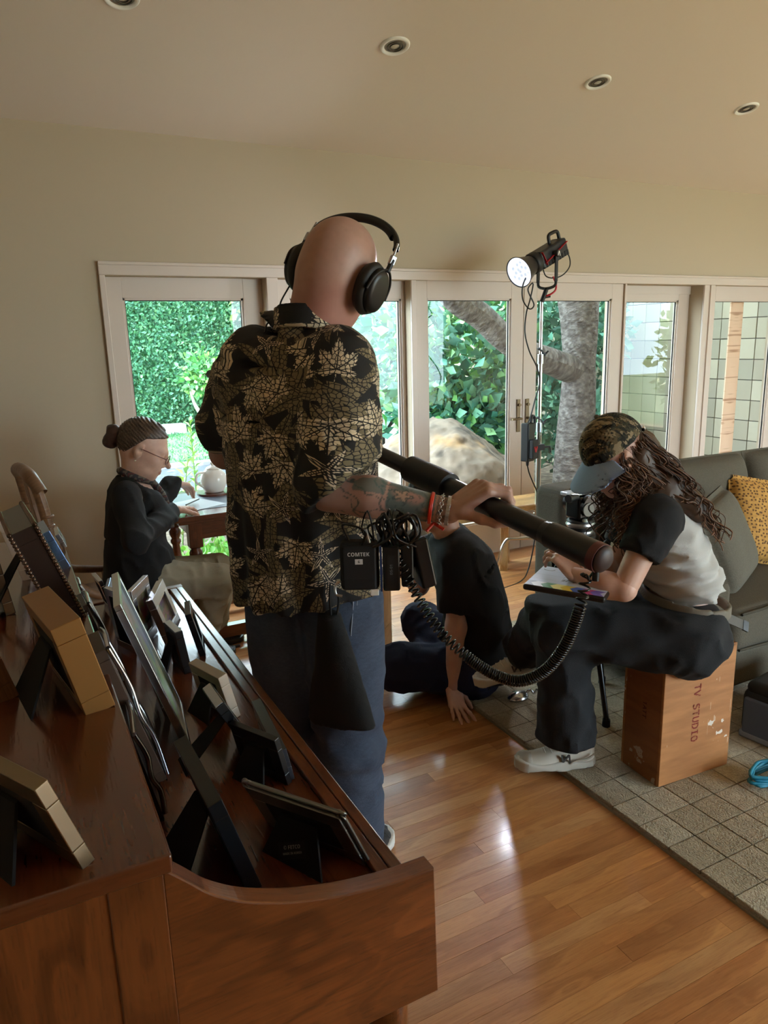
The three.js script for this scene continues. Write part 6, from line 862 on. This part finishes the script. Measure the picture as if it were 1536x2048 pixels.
  const pch = thing('cloth_pouch', 'black drawstring cloth pouch hanging from the belt over the jeans', 'pouch'); po.translate(-0.022, 0.055, 0.004); part('bag', xyuv(po), cloth('#0b0a0a'), pch); part('drawstring', [tube([[0.65, 0.9, -1.58], [0.646, 0.95, -1.574], [0.65, 0.99, -1.578]], 0.003, 20, 6), tube([[0.662, 0.9, -1.576], [0.668, 0.95, -1.57], [0.662, 0.99, -1.574]], 0.003, 20, 6), place(new THREE.TorusGeometry(0.02, 0.006, 8, 20).rotateX(Math.PI / 2), [0.655, 0.9, -1.596])], M.matteBlack, pch);
}

// ===== seated woman in the cap, legs crossed on the wooden box =====
{
  const p = thing('person', 'seated person in a camouflage cap with long curly hair writing on the slate', 'person');
  const F = V(-0.888, 0, -0.459), Rr = V(-0.459, 0, 0.888), n = Rr; // Rr points to the viewer's side (her left)
  const hip = [2.0265,0.5716,-1.6835], mid = [2.0158,0.7574,-1.6889], chest = [1.9465,0.8948,-1.7242], neck = [1.8603,1.0367,-1.757], HC = [1.7825,1.1738,-1.7853];
  const hd = headGeo(HC, [-0.8, -0.52, -0.32], [-0.25, 1, -0.1], 1.04, { neck, r0: 0.044, r1: 0.052 });
  const lsh = [1.8091,0.9832,-1.6259], rsh = [1.9729,0.9673,-1.8679], lel = [1.6736,0.7805,-1.6164], lwr = [1.5888,0.8053,-1.7494], lhn = [1.574,0.8602,-1.813], rel = [1.8999,0.7119,-1.8939], rwr = [1.7691,0.8324,-1.8146];
  const add = (a, f, s, u) => [a[0] + F.x * f + Rr.x * s, a[1] + u, a[2] + F.z * f + Rr.z * s];
  const lhip = add(hip, 0.02, 0.09, -0.01), rhip = add(hip, 0.02, -0.09, 0.0), lkn = [1.6207,0.5686,-1.8454], lan = [1.6814,0.1268,-1.8593], rkn = [1.6216,0.6208,-1.9122], ran = [1.7544,0.3276,-2.2037];
  const sp = chain([hip, mid, chest, neck], [0.12, 0.095, 0.1, 0.055]);
  const body = meshBones([...sp, [chest, lsh, 0.08, 0.05], [chest, rsh, 0.08, 0.05], ...chain([lsh, lel], [0.05, 0.04]), ...chain([rsh, rel, rwr], [0.048, 0.038, 0.026]), ...chain([lhip, lkn, lan], [0.07, 0.04, 0.035]), ...chain([rhip, rkn, ran], [0.07, 0.036, 0.03])], 0.011, 0.03);
  const fore = meshBones([...chain([lel, [lerp(lel[0], lwr[0], 0.35), lerp(lel[1], lwr[1], 0.35) - 0.004, lerp(lel[2], lwr[2], 0.35)], lwr], [0.042, 0.042, 0.026])], 0.006, 0.02);
  const lh = meshBones(handBones(lwr, V(lhn).sub(V(lwr)).toArray(), [0.1, -0.9, -0.3], -1, [[0.5, 0.6, 0.4], [0.6, 0.7, 0.5], [0.7, 0.8, 0.5], [0.8, 0.8, 0.5], [0.3, 0.3]], 0.9), 0.0035, 0.009), rh = meshBones(handBones(rwr, [-0.75, 0.0, -0.1], [0.1, -0.9, 0.5], 1, [[0.7, 0.8, 0.4], [0.9, 0.9, 0.5], [1.0, 1.0, 0.6], [1.1, 1.0, 0.6], [0.6, 0.4]], 0.9), 0.0035, 0.009);
  part('body', mergeSkin([body, fore, lh, rh, hd.g], skinTone([0.58, 0.34, 0.25], [0.55, 0.25, 0.18])), skinM(), p);
  // tee: grey body, black raglan sleeves
  const T = loft([[add(hip, -0.012, 0, 0.125), 0.15, 0.112], [mid, 0.152, 0.112], [add(chest, 0.0, 0, 0.0), 0.162, 0.118], [[lerp(chest[0], neck[0], 0.6), lerp(chest[1], neck[1], 0.6), lerp(chest[2], neck[2], 0.6)], 0.15, 0.095], [neck, 0.075, 0.07]], [Rr.x, 0, Rr.z]);
  const cut = (x, y, z, c, dir) => (x - c[0]) * dir[0] + (y - c[1]) * dir[1] + (z - c[2]) * dir[2];
  const lsd = V(lel).sub(V(lsh)).normalize().toArray(), rsd = V(rel).sub(V(rsh)).normalize().toArray(), lse = [lerp(lsh[0], lel[0], 0.52), lerp(lsh[1], lel[1], 0.52), lerp(lsh[2], lel[2], 0.52)], rse = [lerp(rsh[0], rel[0], 0.52), lerp(rsh[1], rel[1], 0.52), lerp(rsh[2], rel[2], 0.52)];
  const crease = (x, y, z) => 0.012 * Math.sin(y * 95 + 30 * (x * F.x + z * F.z) + 6 * fbm3(x * 6, y * 6, z * 6)) * sstep(0.98, 0.82, y) * 0.5 + 0.01 * fold(x, y, z, 12, 1) - 0.012 * wrinkle(x, y + x * 0.3, z, 17, 0.45, 1.3, 0.45);
  const neckHole = (x, y, z) => cap(x, y, z, neck, hd.loc(0, -0.1, -0.02), 0.062, 0.1);
  const tee = nets((x, y, z) => smax(T.d(x, y, z) + crease(x, y, z), -neckHole(x, y, z), 0.01), ...bounds([hip, mid, chest, neck, lsh, rsh], 0.2), 0.009); part('tee_shirt', xyuv(tee), cloth('#b4b2ad'), p, 'grey marled body of the tee');
  const slv = (sh0, se, sd) => nets((x, y, z) => { let q = smin(cap(x, y, z, sh0, se, 0.076, 0.066), cap(x, y, z, [lerp(neck[0], sh0[0], 0.3), neck[1] - 0.03, lerp(neck[2], sh0[2], 0.3)], sh0, 0.062, 0.072), 0.03); q = Math.max(q, cut(x, y, z, se, sd)) + 0.008 * fold(x, y, z, 13, 0.8) - 0.008 * wrinkle(x, y, z, 18, 1, 0.8, 1); return smax(q, -neckHole(x, y, z), 0.01); }, ...bounds([sh0, se, neck], 0.12), 0.008);
  part('sleeve', xyuv(slv(lsh, lse, lsd)), cloth('#0c0c0f'), p, 'black raglan sleeve'); part('sleeve', xyuv(slv(rsh, rse, rsd)), cloth('#0c0c0f'), p, 'black raglan sleeve');
  // wide dark jeans
  const pl = [...chain([lhip, lkn, add(lan, 0.0, 0, -0.08)], [0.13, 0.086, 0.1]), ...chain([rhip, rkn, add(ran, 0, 0, 0.02)], [0.11, 0.07, 0.082]), [lhip, rhip, 0.13, 0.13]];
  const pants = meshBones(pl, 0.0115, 0.045, (q, x, y, z) => Math.max(q - 0.013 * wrinkle(x, y, z, 15, 1, 0.8, 1) + 0.012 * fold(x, y, z, 11, 0.6) + 0.003 * Math.sin(y * 45 + (x * F.x + z * F.z) * 40), y - hip[1] - 0.1, 0.128 - y, 0.505 - y > 0 && (x - 2.028) * 0.998 > -0.165 && Math.abs(z + 1.676) < 0.1 ? 0.505 - y : -9)); part('jeans', xyuv(pants), phys({ color: '#121317', roughness: 0.88, bumpMap: weave, bumpScale: 0.001 }), p);
  const blt = T && loft([[add(hip, -0.004, 0, 0.07), 0.184, 0.148], [add(hip, -0.01, 0, 0.11), 0.178, 0.142]], [Rr.x, 0, Rr.z]); part('belt', nets((x, y, z) => { const a = blt.d(x, y, z); return Math.max(a, -a - 0.012); }, ...bounds([hip], 0.26), 0.008), mat('#6a6255', 0.7), p, 'woven olive belt');
  const bt = add(hip, -0.1, 0.1, 0.06); part('belt_tail', [beam(add(hip, 0.05, 0.15, 0.085), bt, 0.034, 0.004, [0.3, 0.3, 1]), beam(bt, add(bt, -0.085, -0.02, -0.045), 0.034, 0.004, [0.3, 0.3, 1])], mat('#57524a', 0.7), p); part('belt_tip', beam(add(bt, -0.078, -0.018, -0.041), add(bt, -0.098, -0.022, -0.052), 0.036, 0.007, [0.3, 0.3, 1]), M.gloss, p);
  const sm = mat('#cfc7b8', 0.65), so = mat('#c3bdb0', 0.7), mk = { lace: mat('#d8d2c6', 0.8), panel: mat('#b5ad9e', 0.6), letter: mat('#4e4b48', 0.6), lining: mat('#55585c', 0.8) };
  shoe(p, [1.7, 0.0225, -1.853], F.x, F.z, sm, so, mk, 0, 0.29); shoe(p, add(ran, 0.0, -0.01, -0.1), F.x, F.z, sm, so, mk, -0.22, 0.29);
  part('sock', [rod([1.705, 0.09, -1.85], [1.69, 0.17, -1.858], 0.04, 0.042, 20), rod(add(ran, 0.02, -0.01, -0.06), add(ran, 0.0, 0, 0.02), 0.038, 0.04, 20)], mat('#d8d4cc', 0.9), p);
  // cap
  const camo = tex(512, 512, (u, v) => { const a = fbm2(u * 7, v * 7, 4, 7, 7), b = fbm2(u * 13 + 5, v * 13, 3, 13, 13), c = fbm2(u * 40, v * 9, 3, 40, 9); let q = a > 0.55 ? s255(98, 84, 58) : a > 0.44 ? s255(58, 56, 38) : s255(30, 28, 22); if (b > 0.6) q = s255(142, 126, 98); if (c > 0.66) q = s255(20, 20, 16); if (noise2(u * 60, v * 18, 60, 18) > 0.9) q = s255(166, 146, 112); return q; }, true, 5, 5);
  const cm = cloth('#ffffff', { map: camo });
  const capG = (fn, lo, hi, h) => { const g = nets(fn, lo, hi, h); vuv(g, (x, y, z) => [x + z, y + z * 0.3]); const m = new THREE.Matrix4().makeBasis(V(hd.ax[0]), V(hd.ax[1]), V(hd.ax[2])); g.scale(1.02, 1.02, 1.02); g.applyMatrix4(m); g.translate(...HC); return g; };
  const I = [[1, 0, 0], [0, 1, 0], [0, 0, 1]]; part('cap_crown', capG((x, y, z) => { const e = ell(x, y, z, [0, 0.042, -0.008], I, [0.088, 0.105, 0.108]); return Math.max(e, -e - 0.006, 0.034 + z * -0.1 - y); }, [-0.13, -0.02, -0.14], [0.13, 0.17, 0.14], 0.005), cm, p, 'camouflage crown of the cap');
  part('cap_brim', capG((x, y, z) => { const R = Math.hypot(x * 0.95, z - 0.045), top = 0.036 - 0.62 * Math.max(0, z - 0.08) - 2.6 * x * x; return Math.max(R - 0.132, -(Math.hypot(x, z + 0.012) - 0.088), Math.abs(y - top) - 0.005, 0.03 - z); }, [-0.13, -0.1, 0.0], [0.13, 0.08, 0.2], 0.005), cloth('#8ea4c8'), p, 'pale blue underside brim of the cap'); part('cap_button', place(new THREE.SphereGeometry(0.008, 12, 8), hd.loc(0, 0.148, -0.008)), cm, p); part('cap_strap', tube([hd.loc(-0.05, 0.045, -0.1), hd.loc(0, 0.04, -0.118), hd.loc(0.05, 0.045, -0.1)], 0.007, 20, 6), M.white, p);
  // glasses arm hint and curly hair: many wavy locks
  const locks = [], cols = ['#46301f', '#5a3c28', '#745036']; seed = 808; const hm = cols.map((c) => phys({ color: c, roughness: 0.55, sheen: 0.4, sheenRoughness: 0.4 })); const sets = [[], [], []];
  const NS = Math.sign(V(hd.loc(1, 0, 0)).sub(V(hd.loc(0, 0, 0))).dot(Rr));
  for (let i = 0; i < 640; i++) {
    const s = rr(-1, 1), near = rnd() < 0.5, a0 = hd.loc(-0.0 + (near ? 1 : s) * -0.0 + 0.082 * (rnd() < 0.72 ? -1 : 1) * rr(0.5, 1), rr(-0.0, 0.04), rr(-0.1, 0.002));
    const front = rnd() < 0.3; const len = front ? rr(0.2, 0.34) : rr(0.26, 0.44); const pts = [a0]; let q = V(a0); const gdir = front ? V(0.12, -1, 0.06) : V(0.62, -0.62, 0.3); const side = rr(-0.35, 0.5);
    const steps = 16, ph = rr(0, 6), am = rr(0.008, 0.02); for (let k = 1; k <= steps; k++) { const t = k / steps, dd = gdir.clone().add(V(side * 0.2 * Rr.x, 0, side * 0.2 * Rr.z)).lerp(V(0.2, -1, 0.1), t * t * (front ? 0.5 : 0.55)).normalize(); q = q.clone().addScaledVector(dd, len / steps); const w = am * Math.min(1, t * 3); const P = q.clone().add(V(Math.sin(ph + k * 1.5) * w + 0, Math.cos(ph + k * 1.7) * w * 0.5, Math.cos(ph + k * 1.3) * w)); 
      for (let it = 0; it < 2; it++) { const td = T.d(P.x, P.y, P.z); if (td < 0.028) { P.addScaledVector(Rr, 0.0).add(V(0.02, 0.028 - td, 0.02)); } } pts.push(P.toArray()); }
    sets[i % 3].push(tube(pts, rr(0.0012, 0.0028), 34, 4));
  }
  for (let i = 0; i < 260; i++) { // locks hanging down in front of the near shoulder
    let q = V(hd.loc(rr(0.4, 1) * 0.08 * (i % 4 ? NS : -NS), rr(-0.03, 0.03), rr(-0.05, 0.012))); const pts = [q.toArray()], len = rr(0.17, 0.31), ph = rr(0, 6), am = rr(0.008, 0.018), sx = rr(-0.25, 0.3); for (let k = 1; k <= 14; k++) { const t = k / 14; q = q.clone().add(V(-F.x * sx * 0.4, -1, -F.z * sx * 0.4).addScaledVector(Rr, 0.25 * (i % 4 ? 1 : -0.3)).normalize().multiplyScalar(len / 14)); const w = am * Math.min(1, t * 3); pts.push(q.clone().add(V(Math.sin(ph + k * 1.6) * w, 0, Math.cos(ph + k * 1.4) * w)).toArray()); } sets[i % 3].push(tube(pts, rr(0.0012, 0.0028), 30, 4));
  }
  sets.forEach((l, i) => part('hair', l, hm[i], p)); part('hair_mass', meshBones([[hd.loc(-0.02, -0.01, -0.06), hd.loc(-0.03, -0.09, -0.07), 0.07, 0.062], [hd.loc(0.0, 0.0, -0.06), add(neck, -0.08, 0.04, 0.02), 0.07, 0.06], [add(neck, -0.08, 0.04, 0.02), add(neck, -0.18, 0.06, -0.035), 0.066, 0.045], [hd.loc(-0.055, -0.02, -0.04), hd.loc(-0.05, -0.17, -0.05), 0.032, 0.028], [hd.loc(0.055, -0.02, -0.04), hd.loc(0.05, -0.15, -0.05), 0.03, 0.026]], 0.009, 0.03, (q, x, y, z) => q + 0.03 * fold(x, y, z, 22, 0.6)), hm[0], p);
  part('glasses', [...[-1, 1].map((q) => tube([...Array(10)].map((_, i) => { const a = i / 10 * 6.283; return hd.loc(q * 0.033 + Math.cos(a) * 0.024, -0.006 + Math.sin(a) * 0.019, 0.106); }), 0.0016, 30, 6, true)), ...[-1, 1].map((q) => tube([hd.loc(q * 0.057, 0, 0.102), hd.loc(q * 0.078, 0.004, 0.05), hd.loc(q * 0.082, 0.006, 0)], 0.0016, 16, 6))], M.steel, p, 'thin wire glasses');
  // marker in the hand
  solo('marker_pen', [rod(add(rwr, 0.075, 0.03, -0.02), add(rwr, -0.005, 0.045, 0.055), 0.011, 0.012, 16), rod(add(rwr, 0.12, 0.02, -0.055), add(rwr, 0.075, 0.03, -0.02), 0.004, 0.009, 12)], M.black, 'thick black marker held over the slate', 'marker');
}
// ===== man sitting on the floor in black tee =====
{
  const p = thing('person', 'person in a black tee sitting cross legged on the floor leaning on one hand', 'person');
  const hip = [1.7756,0.1344,-2.5521], mid = [1.7338,0.4238,-2.5397], chest = [1.6683,0.6199,-2.5394], neck = [1.5969,0.7791,-2.5533], HC = [1.5396,0.9116,-2.5825], hd = headGeo(HC, [-0.86, -0.3, -0.42], [-0.3, 1, 0], 1.0, { neck, r0: 0.054, r1: 0.058 });
  const lsh = [1.5892,0.6966,-2.445], rsh = [1.6659,0.6488,-2.7202], lel = [1.5768,0.381,-2.4513], lwr = [1.5675,0.1067,-2.4673], rel = [1.6132,0.4513,-2.8256], rwr = [1.5592,0.5288,-2.9092];
  const lkn = [1.3938,0.1632,-2.6456], lan = [1.7028,0.0415,-2.7014], rkn = [1.6404,0.2568,-2.8454], ran = [1.5936,0.2044,-2.6897], lh0 = [1.6958,0.1413,-2.5029], rh0 = [1.7967,0.0982,-2.6311];
  const body = meshBones([...chain([hip, mid, chest, neck], [0.12, 0.11, 0.11, 0.058]), [chest, lsh, 0.08, 0.055], [chest, rsh, 0.08, 0.055], ...chain([lsh, lel, lwr], [0.055, 0.042, 0.03]), ...chain([rsh, rel, rwr], [0.055, 0.042, 0.03]), ...chain([lh0, lkn, lan], [0.08, 0.055, 0.04]), ...chain([rh0, rkn, ran], [0.08, 0.055, 0.04])], 0.011, 0.03);
  const hf = V(-0.25, -0.62, 0.75); const lh = meshBones(handBones(lwr, [-0.1, -0.62, 0.5], [0.0, -0.8, -0.6], 1, [[-0.55, 0.1, 0.15], [-0.5, 0.1, 0.15], [-0.5, 0.1, 0.15], [-0.5, 0.12, 0.15], [-0.1, 0.0]], 0.98, 0.03), 0.0035, 0.009), rh = meshBones(handBones(rwr, [-0.8, 0.2, -0.4], [0, -1, 0], -1, [[0.5, 0.6, 0.4], [0.5, 0.6, 0.4], [0.5, 0.6, 0.4], [0.6, 0.6, 0.4], [0.3, 0.3]], 0.95), 0.004, 0.009);
  part('body', mergeSkin([body, lh, rh, hd.g], skinTone([0.55, 0.33, 0.25])), skinM(), p);
  const Rv = V(lsh).sub(V(rsh)); Rv.y = 0; Rv.normalize();
  const T = loft([[[hip[0], hip[1] - 0.02, hip[2]], 0.185, 0.14], [mid, 0.19, 0.14], [chest, 0.195, 0.135], [[lerp(chest[0], neck[0], 0.6), lerp(chest[1], neck[1], 0.6), lerp(chest[2], neck[2], 0.6)], 0.16, 0.1], [neck, 0.075, 0.07]], Rv.toArray());
  const le = [lerp(lsh[0], lel[0], 0.72), lerp(lsh[1], lel[1], 0.72), lerp(lsh[2], lel[2], 0.72)], ld = V(lel).sub(V(lsh)).normalize(), re = [lerp(rsh[0], rel[0], 0.6), lerp(rsh[1], rel[1], 0.6), lerp(rsh[2], rel[2], 0.6)], rd = V(rel).sub(V(rsh)).normalize();
  const tee = nets((x, y, z) => { let q = T.d(x, y, z); q = smin(q, Math.max(cap(x, y, z, lsh, le, 0.085, 0.076), (x - le[0]) * ld.x + (y - le[1]) * ld.y + (z - le[2]) * ld.z), 0.04); q = smin(q, Math.max(cap(x, y, z, rsh, re, 0.08, 0.072), (x - re[0]) * rd.x + (y - re[1]) * rd.y + (z - re[2]) * rd.z), 0.04); q += 0.014 * fold(x, y, z, 9, 0.5) - 0.011 * wrinkle(x + y * 0.4, y, z, 13, 1, 0.6, 1); q = Math.max(q, 0.02 - y); return smax(q, -cap(x, y, z, neck, hd.loc(0, -0.1, -0.02), 0.06, 0.1), 0.01); }, ...bounds([hip, mid, chest, neck, lsh, rsh, le, re], 0.2), 0.0095); part('tee_shirt', xyuv(tee), cloth('#0a0a0d'), p, 'black tee shirt');
  const pl = [...chain([lh0, lkn, lan], [0.115, 0.095, 0.08]), ...chain([rh0, rkn, ran], [0.11, 0.09, 0.075]), [lh0, rh0, 0.12, 0.12]]; const pants = meshBones(pl, 0.011, 0.04, (q, x, y, z) => Math.max(q + 0.012 * fold(x, y, z, 10, 0.8) - 0.011 * wrinkle(x, y, z, 16, 1, 1, 1), 0.004 - y)); part('trousers', xyuv(pants), cloth('#121a38'), p, 'navy trousers');
  const hair = nets((x, y, z) => { const l = hd.inv(x, y, z); const e = ell(l[0], l[1], l[2], [0, 0.036, -0.016], [[1, 0, 0], [0, 1, 0], [0, 0, 1]], [0.086, 0.1, 0.106]); return Math.max(e + 0.012 * fold(x, y, z, 60, 1), -(l[1] + 0.03 + (l[2] < 0 ? 0.02 : -0.06 - l[2] * 0.3))); }, ...bounds([HC], 0.17), 0.006); part('hair', hair, mat('#1a120d', 0.6), p);
  const mk = { lace: mat('#cfc6b6', 0.8), panel: mat('#a89f8f', 0.6), letter: mat('#8a8378', 0.6), lining: mat('#77726a', 0.8) }; shoe(p, [ran[0] - 0.02, Math.max(0.0, ran[1] - 0.1), ran[2] + 0.05], 0.8, 0.55, mat('#c8bda8', 0.7), mat('#d8d0c0', 0.7), mk, 0.1, 0.27); shoe(p, [lan[0] + 0.05, 0.0, lan[2] - 0.03], 0.7, -0.6, mat('#c8bda8', 0.7), mat('#d8d0c0', 0.7), mk, 0, 0.27);
}
// ===== woman at the table =====
{
  const p = thing('person', 'person in a black cardigan with a hair bun and glasses seated at the table', 'person');
  const hip = [0.4759,0.4735,-3.5173], mid = [0.4687,0.6981,-3.521], chest = [0.4832,0.8558,-3.5136], neck = [0.4876,0.994,-3.5113], HC = [0.5402,1.1167,-3.4846], hd = headGeo(HC, [0.86, -0.42, 0.26], [0.2, 1, 0], 1.12, { neck, r0: 0.042, r1: 0.05 });
  const rsh = [0.4176,0.9416,-3.3113], lsh = [0.5541,0.8854,-3.6458], rel = [0.4187,0.7772,-3.1536], rwr = [0.6577,0.8112,-3.5032], lel = [0.6193,0.796,-3.7473], lwr = [0.7156,0.8892,-3.8105], rh0 = [0.5195,0.5068,-3.4165], lh0 = [0.5475,0.4652,-3.593], rkn = [0.8149,0.453,-3.4231], ran = [0.7581,0.1558,-3.5419], lkn = [0.8731,0.4484,-3.5955], lan = [0.8493,0.1447,-3.6974];
  const body = meshBones([...chain([hip, mid, chest, neck], [0.12, 0.1, 0.1, 0.052]), [chest, lsh, 0.08, 0.05], [chest, rsh, 0.08, 0.05], ...chain([rsh, rel, rwr], [0.05, 0.04, 0.027]), ...chain([lsh, lel, lwr], [0.05, 0.038, 0.026]), ...chain([rh0, rkn, ran], [0.075, 0.055, 0.04]), ...chain([lh0, lkn, lan], [0.075, 0.055, 0.04])], 0.011, 0.03);
  const rt = [0.8106,0.765,-3.7421], lt = [0.8813,0.8277,-3.928]; const rh = meshBones(handBones(rwr, V(rt).sub(V(rwr)).toArray(), [0.1, -1, 0.1], -1, [[0.15, 0.3, 0.2], [0.1, 0.25, 0.2], [0.1, 0.25, 0.2], [0.1, 0.3, 0.2], [0.1, 0.1]], 1.0, 0.02), 0.0038, 0.009), lh = meshBones(handBones(lwr, V(lt).sub(V(lwr)).toArray(), [0.2, -1, 0], 1, [[0.25, 0.35, 0.25], [0.35, 0.5, 0.3], [0.45, 0.6, 0.3], [0.5, 0.6, 0.3], [0.2, 0.2]], 1.0, 0.02), 0.0038, 0.009);
  const lipC = (x, y, z, c) => { const l = hd.inv(x, y, z); if (Math.hypot(l[0] * 0.5, (l[1] + 0.067) * 1.6, l[2] - 0.09) < 0.012) return mixc(c, [0.4, 0.13, 0.11], 0.7); return c; }; const tone = skinTone([0.6, 0.38, 0.29], [0.55, 0.26, 0.2]);
  part('body', mergeSkin([body, rh, lh, hd.g], (x, y, z) => lipC(x, y, z, tone(x, y, z))), skinM(), p);
  const Rv = [0.29, 0, 0.957], T = loft([[[hip[0] - 0.01, hip[1] - 0.1, hip[2]], 0.24, 0.19], [hip, 0.21, 0.17], [mid, 0.16, 0.13], [chest, 0.165, 0.12], [[lerp(chest[0], neck[0], 0.55), lerp(chest[1], neck[1], 0.55), lerp(chest[2], neck[2], 0.55)], 0.155, 0.105], [neck, 0.08, 0.075]], Rv);
  const rce = [lerp(rel[0], rwr[0], 0.93), lerp(rel[1], rwr[1], 0.93), lerp(rel[2], rwr[2], 0.93)], lce = [lerp(lel[0], lwr[0], 0.95), lerp(lel[1], lwr[1], 0.95), lerp(lel[2], lwr[2], 0.95)];
  const card = nets((x, y, z) => { let q = T.d(x, y, z); q = smin(q, bones([...chain([rsh, rel, rce], [0.064, 0.053, 0.04]), ...chain([lsh, lel, lce], [0.064, 0.052, 0.04])], 0.025)(x, y, z), 0.02); q += 0.014 * fold(x, y, z, 9, 0.5) + 0.006 * Math.sin((x * 0.7 - y * 0.4 + z * 0.5) * 70) * sstep(0.5, 0.6, x) - 0.01 * wrinkle(x + y * 0.4, y, z, 14, 1, 0.6, 1); return smax(q, -cap(x, y, z, neck, hd.loc(0.0, -0.1, 0.05), 0.058, 0.085), 0.01); }, ...bounds([hip, mid, chest, neck, lsh, rsh, rel, rwr, lwr, [hip[0], hip[1] - 0.12, hip[2]]], 0.24), 0.0105); part('cardigan', xyuv(card), cloth('#0c0d11'), p, 'black cardigan');
  const scarf = mat('#ffffff', 0.85, { map: tex(128, 128, (u, v) => { const a = noise2(u * 14, v * 14, 14, 14); return a > 0.6 ? s255(92, 84, 74) : a > 0.35 ? s255(44, 42, 46) : s255(80, 40, 38); }, true, 8, 8) }); const nk = V(neck); part('scarf', [xyuv(tube([...Array(10)].map((_, i) => { const a = i / 10 * 6.283; return nk.clone().add(V(0.008 + Math.cos(a) * 0.066, 0.0 - 0.03 * Math.cos(a), Math.sin(a) * 0.066)).toArray(); }), 0.017, 60, 10, true)), xyuv(tube([nk.clone().add(V(0.075, -0.03, 0.03)).toArray(), nk.clone().add(V(0.11, -0.09, 0.045)).toArray(), nk.clone().add(V(0.135, -0.18, 0.04)).toArray(), nk.clone().add(V(0.14, -0.26, 0.03)).toArray()], 0.016, 30, 8))], scarf, p, 'dark patterned scarf');
  const pl = [...chain([rh0, rkn, ran], [0.098, 0.074, 0.066]), ...chain([lh0, lkn, lan], [0.098, 0.074, 0.066])]; part('trousers', xyuv(meshBones(pl, 0.011, 0.03, (q, x, y, z) => q + 0.014 * fold(x, y, z, 10, 0.8) - 0.012 * wrinkle(x, y, z, 17, 1, 1, 1))), cloth('#8c8674'), p, 'khaki trousers');
  part('trouser_cuff', meshBones([...chain([ran, [ran[0] - 0.02, 0.09, ran[2]]], [0.04, 0.035]), ...chain([lan, [lan[0] - 0.02, 0.09, lan[2]]], [0.04, 0.035])], 0.01, 0.02), cloth('#8c8674'), p); const mk = { lace: M.matteBlack, panel: M.black, letter: M.black, lining: M.matteBlack }; shoe(p, [ran[0] - 0.02, 0.001, ran[2]], 1, -0.1, M.black, M.rubber, mk, 0, 0.25); shoe(p, [lan[0] - 0.02, 0.001, lan[2]], 1, -0.1, M.black, M.rubber, mk, 0, 0.25);
  const hm = phys({ color: '#ffffff', roughness: 0.45, map: tex(256, 256, (u, v) => mixc(s255(52, 36, 26), s255(112, 92, 74), clamp(noise2(u * 6, v * 120, 6, 120) * 0.8 - 0.1)), true, 4, 4) });
  const hair = nets((x, y, z) => { const l = hd.inv(x, y, z), e = ell(l[0], l[1], l[2], [0, 0.034, -0.018], [[1, 0, 0], [0, 1, 0], [0, 0, 1]], [0.083, 0.096, 0.104]); const line = l[2] > 0.0 ? 0.052 + (l[2]) * 0.35 : 0.052 + l[2] * 1.35; return Math.max(e + 0.003 * Math.sin(l[1] * 500 + l[2] * 260), line - l[1] - 0.0, -0.065 - l[1]); }, ...bounds([HC], 0.19), 0.0052); vuv(hair, (x, y, z) => { const l = hd.inv(x, y, z); return [l[2], l[1] * 0.8 + l[2] * 0.2]; }); part('hair', hair, hm, p);
  part('hair_bun', meshBones([[hd.loc(0, 0.02, -0.125), hd.loc(0.01, -0.02, -0.135), 0.036, 0.034], [hd.loc(0, 0.03, -0.14), hd.loc(0.0, 0.03, -0.142), 0.026, 0.026], [hd.loc(0, 0.0, -0.09), hd.loc(0, 0, -0.12), 0.03, 0.03]], 0.006, 0.01, (q, x, y, z) => q + 0.012 * fold(x, y, z, 60, 1)), mat('#3a241c', 0.5), p);
  const s1 = -1, G = (x, y, z) => hd.loc(x, y, z); part('glasses', [...[-1, 1].map((s) => new THREE.TubeGeometry(new THREE.CatmullRomCurve3([...Array(14)].map((_, i) => { const a = i / 14 * 6.283; return V(G(s * 0.033 + Math.cos(a) * 0.025, -0.006 + Math.sin(a) * 0.016, 0.104 - 0.004 * Math.cos(a) * s)); }), true), 40, 0.0018, 6, true)), ...[-1, 1].map((s) => tube([G(s * 0.058, 0.0, 0.1), G(s * 0.078, 0.004, 0.05), G(s * 0.083, 0.008, -0.005)], 0.002, 20, 6)), tube([G(-0.008, -0.002, 0.106), G(0, 0.002, 0.11), G(0.008, -0.002, 0.106)], 0.0018, 10, 6)], mat('#5a1f1a', 0.3), p, 'thin dark red glasses');
  for (const s of [-1, 1]) part('earring', place(new THREE.SphereGeometry(0.0055, 12, 10), G(s * 0.086, -0.045, -0.01)), M.silver, p);
  solo('pencil', rod([0.7498,0.79,-3.6907], [0.8596,0.775,-3.8785], 0.0035, 0.0035, 8), mat('#1a1a1e', 0.4), 'thin dark pencil by the hand on the table', 'pencil');
}

renderer.render(scene, camera);
